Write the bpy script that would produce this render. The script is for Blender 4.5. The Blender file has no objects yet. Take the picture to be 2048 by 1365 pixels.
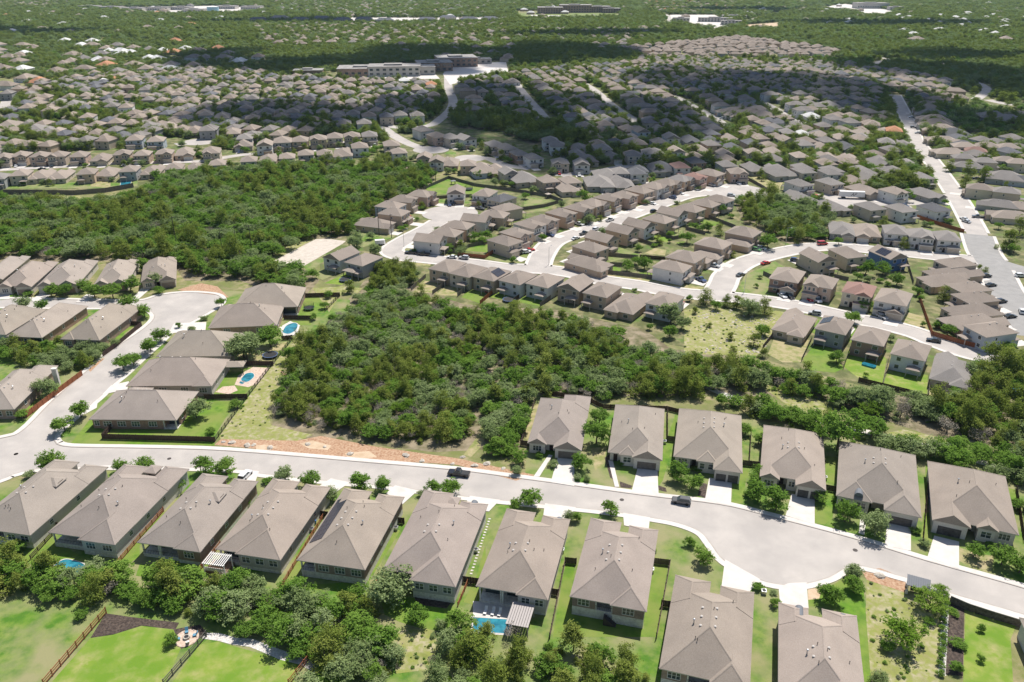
import bpy, math, random
import numpy as np
from mathutils import Vector, Matrix
from mathutils.geometry import tessellate_polygon

# ------------------------------------------------------------------ camera, sky, sun, exposure
SC = bpy.context.scene
COL = SC.collection
F, PITCH, CAMH = 1600.0, math.radians(25.1), 120.0      # focal length in px of the 2048 px photograph
cam = bpy.data.cameras.new('camera'); camo = bpy.data.objects.new('camera', cam); COL.objects.link(camo)
cam.sensor_width = 36.0; cam.lens = F / 2048 * 36.0; cam.clip_start = 1.0; cam.clip_end = 20000
camo.location = (0, 0, CAMH); camo.rotation_euler = (math.pi / 2 - PITCH, 0, 0)
SC.camera = camo
SUN_EL, SUN_AZ = math.radians(60), math.radians(28)     # azimuth clockwise from +Y
SUNV = Vector((math.sin(SUN_AZ) * math.cos(SUN_EL), math.cos(SUN_AZ) * math.cos(SUN_EL), math.sin(SUN_EL)))
world = bpy.data.worlds.new('World'); SC.world = world; world.use_nodes = True
wn = world.node_tree.nodes; wn.clear()
sky = wn.new('ShaderNodeTexSky'); sky.sky_type = 'NISHITA'; sky.sun_disc = False
sky.sun_elevation = SUN_EL; sky.sun_rotation = SUN_AZ
bg = wn.new('ShaderNodeBackground'); bg.inputs[1].default_value = 0.088
wo = wn.new('ShaderNodeOutputWorld')
world.node_tree.links.new(sky.outputs[0], bg.inputs[0]); world.node_tree.links.new(bg.outputs[0], wo.inputs[0])
sun = bpy.data.lights.new('sun', 'SUN'); sun.energy = 5.0; sun.angle = math.radians(0.5); sun.color = (1.0, 0.955, 0.89)
suno = bpy.data.objects.new('sun', sun); COL.objects.link(suno); suno.location = (0, 0, 900)
suno.rotation_euler = (-SUNV).to_track_quat('-Z', 'Y').to_euler()
SC.view_settings.view_transform = 'Standard'; SC.view_settings.look = 'None'
SC.view_settings.exposure = 0.37; SC.view_settings.gamma = 1.0; SC.view_settings.use_curve_mapping = False

# ------------------------------------------------------------------ pixels to ground positions
REG = {'R1': (0, 850, 2.65), 'R2': (512, 850, 2.65), 'R3': (1024, 750, 2.65), 'R4': (1536, 750, 2.65), 'R5': (0, 480, 3.1016),
       'R6': (1536, 1065, 4), 'S1': (400, 480, 3.1016), 'S2': (700, 330, 4), 'S3': (1100, 330, 4), 'S4': (1536, 330, 4),
       'S5': (1400, 560, 3.1605), 'S6': (0, 200, 4), 'S7': (400, 100, 4), 'T1': (0, 0, 4), 'T2': (512, 0, 4), 'T3': (1024, 0, 4),
       'T4': (1536, 0, 4), 'T5': (800, 150, 4), 'T6': (1250, 100, 4), 'T7': (1600, 150, 4.571), 'O': (0, 0, 1)}
CP, SP = math.cos(PITCH), math.sin(PITCH)
def px(x, y, r='O'):
    a, b, f = REG[r]; return a + x / f, b + y / f
def g(x, y, z=0.0, r='O'):
    x, y = px(x, y, r)
    dz = -(y - 682.5) / F
    t = (z - CAMH) / (-SP + dz * CP)
    return ((x - 1024) / F * t, (CP + dz * SP) * t)
def pscale(X, Y, z=0):                                  # photo px per metre at a place
    return F / (Y * CP - (z - CAMH) * SP)
RND = random.Random(7)

# ------------------------------------------------------------------ mesh helpers
class MB:
    def __init__(s): s.v = []; s.f = []; s.m = []
    def add(s, vs, fs, mi=0):
        n = len(s.v); s.v += [tuple(p) for p in vs]
        for f in fs: s.f.append(tuple(i + n for i in f)); s.m.append(mi)
    def quad(s, a, b, c, d, mi=0): s.add((a, b, c, d), ((0, 1, 2, 3),), mi)
    def box(s, x0, x1, y0, y1, z0, z1, mi=0, bottom=True):
        v = [(x0, y0, z0), (x1, y0, z0), (x1, y1, z0), (x0, y1, z0), (x0, y0, z1), (x1, y0, z1), (x1, y1, z1), (x0, y1, z1)]
        f = [(4, 5, 6, 7), (0, 1, 5, 4), (1, 2, 6, 5), (2, 3, 7, 6), (3, 0, 4, 7)]
        if bottom: f.append((3, 2, 1, 0))
        s.add(v, f, mi)
    def obox(s, cx, cy, ang, l, w, z0, z1, mi=0):
        c, n = math.cos(ang), math.sin(ang)
        q = [(cx + c * a * l / 2 - n * b * w / 2, cy + n * a * l / 2 + c * b * w / 2) for a, b in ((-1, -1), (1, -1), (1, 1), (-1, 1))]
        s.prism(q, z0, z1, mi)
    def prism(s, poly, z0, z1, mi=0, top=True, bottom=True):
        n = len(poly)
        v = [(p[0], p[1], z0) for p in poly] + [(p[0], p[1], z1) for p in poly]
        f = [(i, (i + 1) % n, (i + 1) % n + n, i + n) for i in range(n)]
        if n <= 4 or True:
            t = tessellate_polygon([[Vector((p[0], p[1], 0)) for p in poly]])
            if top: f += [tuple(i + n for i in q) for q in t]
            if bottom: f += [tuple(q) for q in t]
        s.add(v, f, mi)
    def cyl(s, x, y, z0, z1, r0, r1=None, n=10, mi=0, cap=True):
        r1 = r0 if r1 is None else r1
        v = [(x + r0 * math.cos(2 * math.pi * i / n), y + r0 * math.sin(2 * math.pi * i / n), z0) for i in range(n)]
        v += [(x + r1 * math.cos(2 * math.pi * i / n), y + r1 * math.sin(2 * math.pi * i / n), z1) for i in range(n)]
        f = [(i, (i + 1) % n, (i + 1) % n + n, i + n) for i in range(n)]
        if cap: f += [tuple(range(n, 2 * n)), tuple(range(n - 1, -1, -1))]
        s.add(v, f, mi)
    def bar(s, p, q, r, r2=None, n=5, mi=0):
        p, q = Vector(p), Vector(q); d = (q - p).normalized()
        u = d.orthogonal().normalized(); w = d.cross(u); r2 = r if r2 is None else r2
        v = [p + (u * math.cos(2 * math.pi * i / n) + w * math.sin(2 * math.pi * i / n)) * r for i in range(n)]
        v += [q + (u * math.cos(2 * math.pi * i / n) + w * math.sin(2 * math.pi * i / n)) * r2 for i in range(n)]
        s.add(v, [(i, (i + 1) % n, (i + 1) % n + n, i + n) for i in range(n)] + [tuple(range(n, 2 * n)), tuple(range(n - 1, -1, -1))], mi)
    def hip(s, x0, x1, y0, y1, z, pitch, e0='h', e1='h', axis='y', t=0.2, caps=0):
        """hip / gable roof solid; materials 0 shingle, 1 trim, 2 gable wall, 3 ridge cap"""
        def P(a, b, c): return (a, b, c) if axis == 'y' else (b, a, c)
        if axis == 'x': x0, x1, y0, y1 = y0, y1, x0, x1
        w = (x1 - x0) / 2; rh = w * pitch; xm = (x0 + x1) / 2
        r0 = y0 + (w if e0 == 'h' else 0); r1 = y1 - (w if e1 == 'h' else 0)
        if r0 > r1: r0 = r1 = (r0 + r1) / 2
        A, B, C, D = P(x0, y0, z), P(x1, y0, z), P(x1, y1, z), P(x0, y1, z)
        E_, G_ = P(xm, r0, z + rh), P(xm, r1, z + rh)
        s.add((B, C, G_, E_), ((0, 1, 2, 3),), 0); s.add((D, A, E_, G_), ((0, 1, 2, 3),), 0)
        s.add((A, B, E_), ((0, 1, 2),), 0 if e0 == 'h' else 2); s.add((C, D, G_), ((0, 1, 2),), 0 if e1 == 'h' else 2)
        a, b, c, d = [(p[0], p[1], p[2] - t) for p in (A, B, C, D)]
        s.add((A, B, C, D, a, b, c, d), ((0, 1, 5, 4), (1, 2, 6, 5), (2, 3, 7, 6), (3, 0, 4, 7), (7, 6, 5, 4)), 1)
        if caps:
            L = [(E_, G_)]
            if e0 == 'h': L += [(A, E_), (B, E_)]
            if e1 == 'h': L += [(C, G_), (D, G_)]
            for p, q in L:
                p, q = Vector(p), Vector(q)
                if (q - p).length < .5: continue
                dd = (q - p).normalized(); sd = dd.cross(Vector((0, 0, 1))).normalized() * .17
                up = Vector((0, 0, .05)); lo = Vector((0, 0, -.035))
                s.add((p - sd + lo, q - sd + lo, q + up, p + up, p + sd + lo, q + sd + lo), ((0, 1, 2, 3), (3, 2, 5, 4)), 3)
        return rh
    def mesh(s, name, mats=()):
        me = bpy.data.meshes.new(name); me.from_pydata(s.v, [], s.f)
        for m in mats: me.materials.append(m)
        if len(mats) > 1: me.polygons.foreach_set('material_index', s.m)
        me.update(); return me
    def build(s, name, mats, parent=None, loc=(0, 0, 0), rz=0.0):
        return obj(name, s.mesh(name, mats if isinstance(mats, (list, tuple)) else [mats]), parent, loc, rz)
def obj(name, me, parent=None, loc=(0, 0, 0), rz=0.0, color=None, sc=None):
    o = bpy.data.objects.new(name, me); COL.objects.link(o)
    if parent: o.parent = parent
    o.location = loc
    if rz: o.rotation_euler = (0, 0, rz)
    if color: o.color = (*color, 1)
    if sc: o.scale = sc if isinstance(sc, tuple) else (sc, sc, sc)
    return o
def tag(o, label=None, cat=None, group=None, kind=None):
    if label: o['label'] = label
    if cat: o['category'] = cat
    if group: o['group'] = group
    if kind: o['kind'] = kind
    return o
def thing(name, label, cat, loc=(0, 0, 0), rz=0.0, group=None):
    return tag(obj(name, None, None, loc, rz), label, cat, group)
def struct(o, label=None): return tag(o, label, None, None, 'structure')

# ------------------------------------------------------------------ materials
def nt(name):
    m = bpy.data.materials.new(name); m.use_nodes = True
    n = m.node_tree.nodes; b = n['Principled BSDF']; b.inputs['Roughness'].default_value = .85
    b.inputs['Specular IOR Level'].default_value = .25
    return m, n, m.node_tree.links, b
def mixc(n, l, fac, a, b, mode='MIX'):
    k = n.new('ShaderNodeMix'); k.data_type = 'RGBA'; k.blend_type = mode
    for i, v in ((0, fac), (6, a), (7, b)):
        if hasattr(v, 'links'): l.new(v, k.inputs[i])
        elif i == 0: k.inputs[0].default_value = v
        else: k.inputs[i].default_value = (*v, 1)
    return k.outputs[2]
def noise(n, l, scale, detail=3, coord=None, dist=0.0, rough=.55):
    t = n.new('ShaderNodeTexNoise'); t.inputs['Scale'].default_value = scale; t.inputs['Detail'].default_value = detail
    t.inputs['Distortion'].default_value = dist; t.inputs['Roughness'].default_value = rough
    if coord: l.new(coord, t.inputs['Vector'])
    return t.outputs[0]
def ramp(n, l, fac, a, b):
    k = n.new('ShaderNodeMapRange'); k.inputs[1].default_value = a; k.inputs[2].default_value = b; l.new(fac, k.inputs[0]); return k.outputs[0]
def geo(n): return n.new('ShaderNodeNewGeometry').outputs['Position']
def flat(name, c, rough=.7, metal=0.0, spec=.3):
    m, n, l, b = nt(name); b.inputs['Base Color'].default_value = (*c, 1); b.inputs['Roughness'].default_value = rough
    b.inputs['Metallic'].default_value = metal; b.inputs['Specular IOR Level'].default_value = spec; return m
def mottled(name, cols, scales, rough=.9, lo=.38, hi=.62, bump=0.0, bscale=4.0):
    """base colour cols[0]; each further colour mixed in by world-space noise at its own scale"""
    m, n, l, b = nt(name); p = geo(n); c = cols[0]
    for i, (cc, sc) in enumerate(zip(cols[1:], scales)):
        k = n.new('ShaderNodeVectorMath'); k.operation = 'ADD'; k.inputs[1].default_value = (i * 37.1, i * 11.7, 0); l.new(p, k.inputs[0])
        c = mixc(n, l, ramp(n, l, noise(n, l, sc, 4, k.outputs[0]), lo, hi), c, cc)
    l.new(c, b.inputs['Base Color']); b.inputs['Roughness'].default_value = rough
    if bump:
        bp = n.new('ShaderNodeBump'); bp.inputs['Strength'].default_value = bump; bp.inputs['Distance'].default_value = .15
        l.new(noise(n, l, bscale, 4, p), bp.inputs['Height']); l.new(bp.outputs[0], b.inputs['Normal'])
    return m
def tinted(name, scale=.6, amt=.18, rough=.85, courses=0.0, spec=.2, fine=3.0):
    """the object's own colour, varied by noise; optional horizontal courses"""
    m, n, l, b = nt(name); oi = n.new('ShaderNodeObjectInfo')
    tc = n.new('ShaderNodeTexCoord').outputs['Object']
    c = oi.outputs['Color']
    dk = n.new('ShaderNodeVectorMath'); dk.operation = 'SCALE'; l.new(c, dk.inputs[0]); dk.inputs['Scale'].default_value = 1 - amt
    lt = n.new('ShaderNodeVectorMath'); lt.operation = 'SCALE'; l.new(c, lt.inputs[0]); lt.inputs['Scale'].default_value = 1 + amt
    k = n.new('ShaderNodeVectorMath'); k.operation = 'ADD'; l.new(tc, k.inputs[0]); l.new(oi.outputs['Location'], k.inputs[1])
    a = mixc(n, l, ramp(n, l, noise(n, l, scale, 4, k.outputs[0]), .3, .7), dk.outputs[0], lt.outputs[0])
    f = noise(n, l, fine, 3, k.outputs[0], rough=.7)
    a = mixc(n, l, ramp(n, l, f, .25, .75), mixc(n, l, .86, (0, 0, 0), a), mixc(n, l, .07, a, (1, 1, 1)))
    if courses:
        s = n.new('ShaderNodeSeparateXYZ'); l.new(tc, s.inputs[0])
        w = n.new('ShaderNodeMath'); w.operation = 'MULTIPLY'; w.inputs[1].default_value = courses; l.new(s.outputs[2], w.inputs[0])
        fr = n.new('ShaderNodeMath'); fr.operation = 'FRACT'; l.new(w.outputs[0], fr.inputs[0])
        a = mixc(n, l, ramp(n, l, fr.outputs[0], .75, 1.0), a, mixc(n, l, .75, (0, 0, 0), a))
    l.new(a, b.inputs['Base Color']); b.inputs['Roughness'].default_value = rough; b.inputs['Specular IOR Level'].default_value = spec
    return m
M = {}
M['ground'] = mottled('ground', [(.20, .185, .085), (.11, .13, .04), (.30, .25, .14), (.15, .17, .05)], [.02, .09, .35], bump=.4)
M['wood_floor'] = mottled('wood_floor', [(.14, .115, .065), (.09, .10, .035), (.27, .22, .15)], [.06, .25], bump=.4)
M['yard'] = mottled('yard', [(.125, .145, .045), (.085, .15, .025), (.24, .21, .11), (.10, .11, .04)], [.05, .12, .2], lo=.42, hi=.58, bump=.3)  # darkened base: shade of fences, walls and trees is put into the colour
M['lawn_bright'] = mottled('lawn_bright', [(.105, .215, .014), (.155, .245, .03), (.07, .16, .012), (.18, .22, .05)], [.18, .5, .09], bump=.25)
M['lawn_green'] = mottled('lawn_green', [(.105, .20, .02), (.18, .23, .05), (.06, .15, .012), (.24, .23, .11)], [.14, .5, .1], bump=.25)
M['lawn_dry'] = mottled('lawn_dry', [(.265, .245, .10), (.17, .20, .055), (.36, .30, .17)], [.14, .4], bump=.3)
M['lawn_lime'] = mottled('lawn_lime', [(.235, .27, .06), (.31, .29, .12), (.17, .245, .03), (.12, .215, .018)], [.12, .5, .16], bump=.2)
M['meadow'] = mottled('meadow', [(.28, .25, .11), (.17, .19, .05), (.38, .33, .22), (.22, .24, .06)], [.09, .3, .8], bump=.4)
M['road'] = mottled('road', [(.43, .393, .36), (.39, .357, .328), (.455, .417, .38), (.345, .318, .295)], [.04, .25, .11], lo=.36, hi=.7, rough=.9)
M['asphalt'] = mottled('asphalt', [(.285, .275, .262), (.32, .308, .294), (.25, .242, .232)], [.04, .3], lo=.3, hi=.7, rough=.92)
M['concrete'] = mottled('concrete', [(.55, .51, .47), (.49, .455, .42), (.60, .56, .52)], [.06, .5], lo=.3, hi=.7)
M['channel'] = mottled('channel', [(.47, .41, .35), (.40, .35, .29), (.55, .49, .42)], [.08, .5], lo=.3, hi=.7)
M['kerb'] = mottled('kerb', [(.40, .36, .32), (.34, .305, .27)], [.3])
M['mulch'] = mottled('mulch', [(.075, .055, .045), (.12, .09, .07), (.04, .03, .025)], [.6, 2.0], bump=.6)
M['rust_mulch'] = mottled('rust_mulch', [(.36, .21, .125), (.27, .145, .08), (.44, .30, .20)], [.4, 1.6], bump=.5)
M['sand'] = mottled('sand', [(.52, .40, .28), (.44, .32, .21)], [.5])
M['gravel'] = mottled('gravel', [(.5, .47, .43), (.36, .33, .3), (.62, .59, .55)], [.7, 2.4], bump=.5)
M['paver'] = mottled('paver', [(.48, .36, .28), (.38, .27, .2), (.56, .45, .37)], [.5, 2.0])
M['rock'] = mottled('rock', [(.42, .38, .32), (.28, .245, .20), (.52, .475, .41)], [.5, 1.6], bump=.8)
M['shingle'] = tinted('shingle', .18, .10, .95, 0, .1, 4.5)
M['shingle_cap'] = tinted('shingle_cap', .8, .08, .95, 0, .1, 5.0)
M['wall'] = tinted('wall', .5, .07, .9, 0, .15, 4.0)
M['brick'] = tinted('brick', 1.2, .22, .9, 6.0, .15, 7.0)
M['stone'] = mottled('stone', [(.62, .58, .52), (.48, .44, .39), (.7, .67, .62)], [.7, 2.0])
M['trim'] = flat('trim', (.50, .45, .39)); M['white'] = flat('white', (.72, .70, .67)); M['darktrim'] = flat('darktrim', (.06, .05, .045))
M['garage'] = tinted('garage', .5, .05, .6, 1.9, .3, 1.0)
def glass():
    m, n, l, b = nt('glass'); b.inputs['Base Color'].default_value = (.045, .06, .065, 1); b.inputs['Roughness'].default_value = .12
    b.inputs['Specular IOR Level'].default_value = .6; return m
M['glass'] = glass()
M['vent'] = flat('vent', (.42, .39, .36), .6); M['metal'] = flat('metal', (.55, .56, .57), .35, .8); M['dark'] = flat('dark', (.02, .02, .022), .6); M['tyre'] = flat('tyre', (.018, .018, .018), .8)
M['screen'] = flat('screen', (.035, .035, .035), .8)
M['pv'] = flat('pv', (.018, .022, .04), .22, 0, .6); M['standing_seam'] = flat('standing_seam', (.15, .16, .175), .75, 0)
def wood(name, a, b2):
    m, n, l, b = nt(name); p = geo(n)
    mp = n.new('ShaderNodeMapping'); mp.inputs['Scale'].default_value = (6, 6, .25); l.new(p, mp.inputs[0])
    l.new(mixc(n, l, ramp(n, l, noise(n, l, 1.1, 4, mp.outputs[0]), .3, .7), a, b2), b.inputs['Base Color']); return m
M['fence'] = wood('fence', (.15, .11, .085), (.085, .062, .05)); M['fence_grey'] = wood('fence_grey', (.20, .18, .155), (.11, .098, .085))
M['fence_red'] = wood('fence_red', (.34, .13, .06), (.24, .085, .04)); M['fence_dark'] = wood('fence_dark', (.085, .052, .04), (.05, .033, .027))
M['bark'] = wood('bark', (.16, .125, .095), (.08, .062, .048)); M['pole'] = wood('pole', (.10, .08, .065), (.05, .04, .035))
M['deck'] = wood('deck', (.30, .19, .12), (.22, .13, .08))
def water():
    m, n, l, b = nt('pool_water'); p = geo(n)
    c = mixc(n, l, ramp(n, l, noise(n, l, .5, 3, p), .35, .65), (.012, .11, .16), (.04, .24, .31))
    l.new(c, b.inputs['Base Color']); b.inputs['Roughness'].default_value = .08; b.inputs['Specular IOR Level'].default_value = .5
    bp = n.new('ShaderNodeBump'); bp.inputs['Strength'].default_value = .15; l.new(noise(n, l, 3, 2, p), bp.inputs['Height']); l.new(bp.outputs[0], b.inputs['Normal'])
    return m
M['water'] = water()
def paint():
    m, n, l, b = nt('car_paint'); oi = n.new('ShaderNodeObjectInfo'); l.new(oi.outputs['Color'], b.inputs['Base Color'])
    b.inputs['Roughness'].default_value = .25; b.inputs['Coat Weight'].default_value = .6; b.inputs['Specular IOR Level'].default_value = .5; return m
M['paint'] = paint()
def coloured():
    m, n, l, b = nt('coloured'); oi = n.new('ShaderNodeObjectInfo'); l.new(oi.outputs['Color'], b.inputs['Base Color']); b.inputs['Roughness'].default_value = .7; return m
M['coloured'] = coloured()
def leaf(name, a, b2, c3, trans=.3):
    m = bpy.data.materials.new(name); m.use_nodes = True; n = m.node_tree.nodes; l = m.node_tree.links; n.clear()
    at = n.new('ShaderNodeAttribute'); at.attribute_name = 'tone'; oi = n.new('ShaderNodeObjectInfo')
    c = mixc(n, l, at.outputs['Fac'], a, b2)
    c = mixc(n, l, ramp(n, l, oi.outputs['Random'], .35, 1.0), c, mixc(n, l, .5, c, c3))
    d = n.new('ShaderNodeBsdfDiffuse'); t = n.new('ShaderNodeBsdfTranslucent'); l.new(c, d.inputs[0])
    l.new(mixc(n, l, .35, c, (.13, .24, .02)), t.inputs[0])
    x = n.new('ShaderNodeMixShader'); x.inputs[0].default_value = trans; l.new(d.outputs[0], x.inputs[1]); l.new(t.outputs[0], x.inputs[2])
    o = n.new('ShaderNodeOutputMaterial'); l.new(x.outputs[0], o.inputs[0]); return m
LEAF = {'g': leaf('leaf_green', (.11, .215, .032), (.215, .35, .065), (.26, .39, .075), .42),
        'o': leaf('leaf_oak', (.165, .225, .085), (.30, .375, .155), (.36, .43, .21), .4),
        'c': leaf('leaf_cedar', (.135, .185, .034), (.275, .325, .07), (.32, .35, .09), .4),
        'd': leaf('twig_grey', (.24, .205, .165), (.36, .32, .27), (.44, .40, .34), .15),
        'y': leaf('leaf_feathery', (.12, .23, .025), (.21, .33, .045), (.26, .36, .07), .38)}
# ------------------------------------------------------------------ setting: ground, lawns, roads
def catmull(pts, n=6):
    P = [pts[0]] + list(pts) + [pts[-1]]; out = []
    for i in range(1, len(P) - 2):
        a, b, c, d = P[i - 1], P[i], P[i + 1], P[i + 2]
        for k in range(n):
            t = k / n
            out.append(tuple(.5 * (2 * b[j] + (c[j] - a[j]) * t + (2 * a[j] - 5 * b[j] + 4 * c[j] - d[j]) * t * t + (3 * b[j] - a[j] - 3 * c[j] + d[j]) * t ** 3) for j in (0, 1)))
    return out + [pts[-1]]
def normals(pts):
    o = []
    for i in range(len(pts)):
        a, b = pts[max(0, i - 1)], pts[min(len(pts) - 1, i + 1)]
        d = math.hypot(b[0] - a[0], b[1] - a[1]) or 1
        o.append((-(b[1] - a[1]) / d, (b[0] - a[0]) / d))
    return o
def offs(pts, d): return [(p[0] + n[0] * d, p[1] + n[1] * d) for p, n in zip(pts, normals(pts))]
def sheet(name, pts, mat, z, label=None, kind='structure'):
    mb = MB(); t = tessellate_polygon([[Vector((p[0], p[1], 0)) for p in pts]])
    def up(q):
        a, b, c = [pts[i] for i in q]
        return q if (b[0] - a[0]) * (c[1] - a[1]) - (b[1] - a[1]) * (c[0] - a[0]) > 0 else (q[0], q[2], q[1])
    mb.add([(p[0], p[1], z) for p in pts], [up(q) for q in t]); o = mb.build(name, M[mat])
    return tag(o, label, None, None, kind)
def pp(s, r='O'):                                        # "x,y x,y ..." in a photo region -> ground points
    return [g(*map(float, q.split(',')), 0, r) for q in s.split()]
def ppx(s, r='O'): return [px(*map(float, q.split(',')), r) for q in s.split()]
def inpoly(x, y, poly):
    c = False; j = len(poly) - 1
    for i in range(len(poly)):
        a, b = poly[i], poly[j]
        if (a[1] > y) != (b[1] > y) and x < (b[0] - a[0]) * (y - a[1]) / (b[1] - a[1]) + a[0]: c = not c
        j = i
    return c
mb = MB(); mb.quad((-9000, -2500, 0), (9000, -2500, 0), (9000, 14000, 0), (-9000, 14000, 0))
struct(mb.build('ground', M['ground']), 'dry grass and scrub ground reaching to the horizon')

ROADS = []                                               # (centre line, half width) for keeping trees off
ROADPOLY = []
def near_road(x, y, m=0.0):
    for pts, hw in ROADS:
        for (a, b) in zip(pts, pts[1:]):
            dx, dy = b[0] - a[0], b[1] - a[1]; L = dx * dx + dy * dy or 1
            t = max(0, min(1, ((x - a[0]) * dx + (y - a[1]) * dy) / L))
            if (x - a[0] - t * dx) ** 2 + (y - a[1] - t * dy) ** 2 < (hw + m) ** 2: return True
    return any(inpoly(x, y, p) for p in ROADPOLY)
# the street of the foreground and the street turning up at the left, as outlines
N_EDGE = catmull(pp('113,889 142,895 260,897 400,900 512,907 712,924 908,941 1024,956 1137,971 1288,992 1439,1010 1536,1033 1706,1078 1857,1124 2048,1178 2190,1226'), 4)
S_EDGE = catmull(pp('-160,1010 0,960 23,950 79,938 189,934 330,934 472,939 512,946 625,959 784,973 912,991 1086,1009 1205,1021 1300,1035 1356,1046 1401,1064 1424,1090 1450,1122 1518,1159 1574,1170 1611,1167 1657,1154 1687,1137 1713,1131 1747,1137 1800,1152 1857,1167 1894,1184 2048,1229 2190,1275'), 4)
E_EDGE = catmull(pp('113,889 108,873 135,846 193,800 222,772 251,748 284,717 322,683 342,664 380,645 416,625 442,607 440,594 419,588 371,586 322,591 274,603 180,601 0,598 -120,596'), 4)
W_EDGE = catmull(pp('-160,905 0,878 48,860 106,802 180,738 232,696 284,661 309,637 300,622 262,616 180,616 0,614 -120,612'), 4)
def polyroad(name, poly, mat, label):
    ROADPOLY.append(poly); return sheet(name, poly, mat, .02, label)
polyroad('road', N_EDGE[::-1] + E_EDGE + W_EDGE[::-1] + S_EDGE, 'road', 'pale concrete street with turnaround bulb and side street')
STREETS = [  # centre line in photo px, width m, material, label, sidewalks
    ('900,428 860,455 812,480 784,500 800,512 850,518 950,528 1012,536 1060,538 1105,541 1150,548 1200,560 1275,571 1325,581 1375,588 1425,592 1475,596 1536,603 1598,613 1661,627 1711,638 1761,648 1827,665 1874,684 1938,706 2048,730 2150,755', 9, 'road', 'pale street curving past the two-storey rows beyond the wood', 1),
    ('1075,536 1085,510 1105,486 1145,470 1205,452 1262,430 1325,407 1375,391 1440,384', 9.5, 'road', 'pale street climbing to the wide oval turnaround', 1),
    ('1432,592 1445,570 1455,550 1487,527 1537,511 1600,498 1640,494 1690,494 1731,499 1786,504 1861,512 1950,520', 9.5, 'road', 'pale street bending up past the blue house', 1),
    ('1790,190 1803,216 1819,248 1832,281 1852,307 1876,340 1897,370 1918,402 1938,437 1955,470', 9.5, 'road', 'pale avenue lined with houses', 1),
    ('1955,470 1968,505 1985,530 2006,575 2030,612 2075,675', 13, 'asphalt', 'grey asphalt avenue beyond the junction', 1),
    ('1975,515 2010,530 2100,555', 10, 'asphalt', 'grey asphalt side street at the junction', 0),
    ('1640,388 1690,402 1740,407 1800,408 1850,402 1905,392', 9, 'road', 'short pale close where the box truck stands', 0),
    ('895,140 896,165 898,180 906,200 902,218 882,237 857,252 800,256 764,250 778,265 812,285 850,299', 9, 'road', 'pale winding street below the school', 0),
    ('940,317 975,317 1012,331 1060,338', 8, 'road', 'pale short close behind the green yard', 0),
    ('1120,352 1160,346 1200,342 1240,335 1300,330', 8, 'road', 'pale street above the grey roofed houses', 0),
    ('1030,165 1050,192 1075,220 1100,250', 10, 'road', 'pale street running up between shaded rows', 0),
    ('1168,168 1190,182 1225,212 1262,237 1285,255', 10, 'road', 'pale street in the shaded rows right of the dark copse', 0),
    ('1345,192 1362,200 1392,217 1425,235 1460,258', 10, 'road', 'pale lit street among the shaded rows', 0),
    ('1510,198 1525,205 1562,225 1600,245 1660,258 1740,262', 10, 'road', 'pale street under the white fronted houses', 0),
    ('-60,343 0,340 75,336 150,332 225,327 325,325 412,322 470,312 560,302 640,292 690,284', 8, 'road', 'pale street between the two left rows', 0),
    ('352,290 400,284 430,280', 11, 'road', 'short pale close with white fronted houses', 0),
    ('-30,262 60,245 140,252 200,246 262,230 300,222', 8, 'road', 'pale street among the lit left houses', 0),
    ('10,222 16,200 60,190 150,200 212,198 260,192', 9, 'road', 'pale street among the tan roofed left houses', 0),
    ('330,112 380,125 460,145', 9, 'asphalt', 'grey road crossing the dark trees', 0),
    ('1690,104 1761,116 1836,123 1936,132 2060,142', 12, 'road', 'pale far road along the dark forest', 0),
    ('1781,119 1755,126 1745,134', 12, 'road', 'pale far branch road', 0),
    ('1410,66 1434,60 1480,47 1536,32 1611,15 1660,8', 22, 'road', 'pale far highway crossing the hills', 0),
    ('1290,19 1320,26 1341,37 1331,50', 16, 'road', 'pale far bend of road', 0),
    ('1950,165 1963,170 1974,180 1965,190 1952,199', 10, 'road', 'pale far bend at the forest edge', 0),
    ('1976,200 2010,208 2048,212', 10, 'road', 'pale far lane at the forest edge', 0),
]
BULBS = [('900,427', 15), ('1470,384', 19), ('862,300', 13), ('940,317', 11), ('1684,402', 14), ('400,284', 13), ('1090,170', 0)]
for s, w, mt, lb, sw in STREETS:
    pts = catmull(pp(s), 5); ROADS.append((pts, w / 2))
for i, (s, w, mt, lb, sw) in enumerate(STREETS):
    pts = ROADS[i][0]; a, b = offs(pts, w / 2), offs(pts, -w / 2); mb = MB(); z = .024 + .004 * (i % 4)
    mb.add([(p[0], p[1], z) for p in a + b], [(k + len(a), k + 1 + len(a), k + 1, k) for k in range(len(a) - 1)])
    struct(mb.build('road', M[mt]), lb)
for s, r in BULBS:
    if not r: continue
    c = pp(s)[0]; mb = MB()
    mb.add([(c[0] + r * math.cos(k * .131), c[1] + r * math.sin(k * .131), .042) for k in range(48)], [tuple(range(48))])
    struct(mb.build('road', M['road']), 'round pale turning circle at the end of a close'); ROADS.append(([c, (c[0] + .1, c[1])], r))
def walk(name, edge, d0, d1, z0, z1, mat, skip=None, lb=None):
    """raised strip beside an edge line, from d0 to d1 metres off it"""
    a, b = offs(edge, d0), offs(edge, d1); mb = MB()
    for k in range(len(edge) - 1):
        cx, cy = (a[k][0] + b[k + 1][0]) / 2, (a[k][1] + b[k + 1][1]) / 2
        if skip and skip(cx, cy): continue
        v = [(*a[k], z1), (*a[k + 1], z1), (*b[k + 1], z1), (*b[k], z1), (*a[k], z0), (*a[k + 1], z0), (*b[k + 1], z0), (*b[k], z0)]
        mb.add(v, [(0, 1, 2, 3), (0, 1, 5, 4), (3, 2, 6, 7)])
    if mb.f: struct(mb.build(name, M[mat]), lb)
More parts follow.
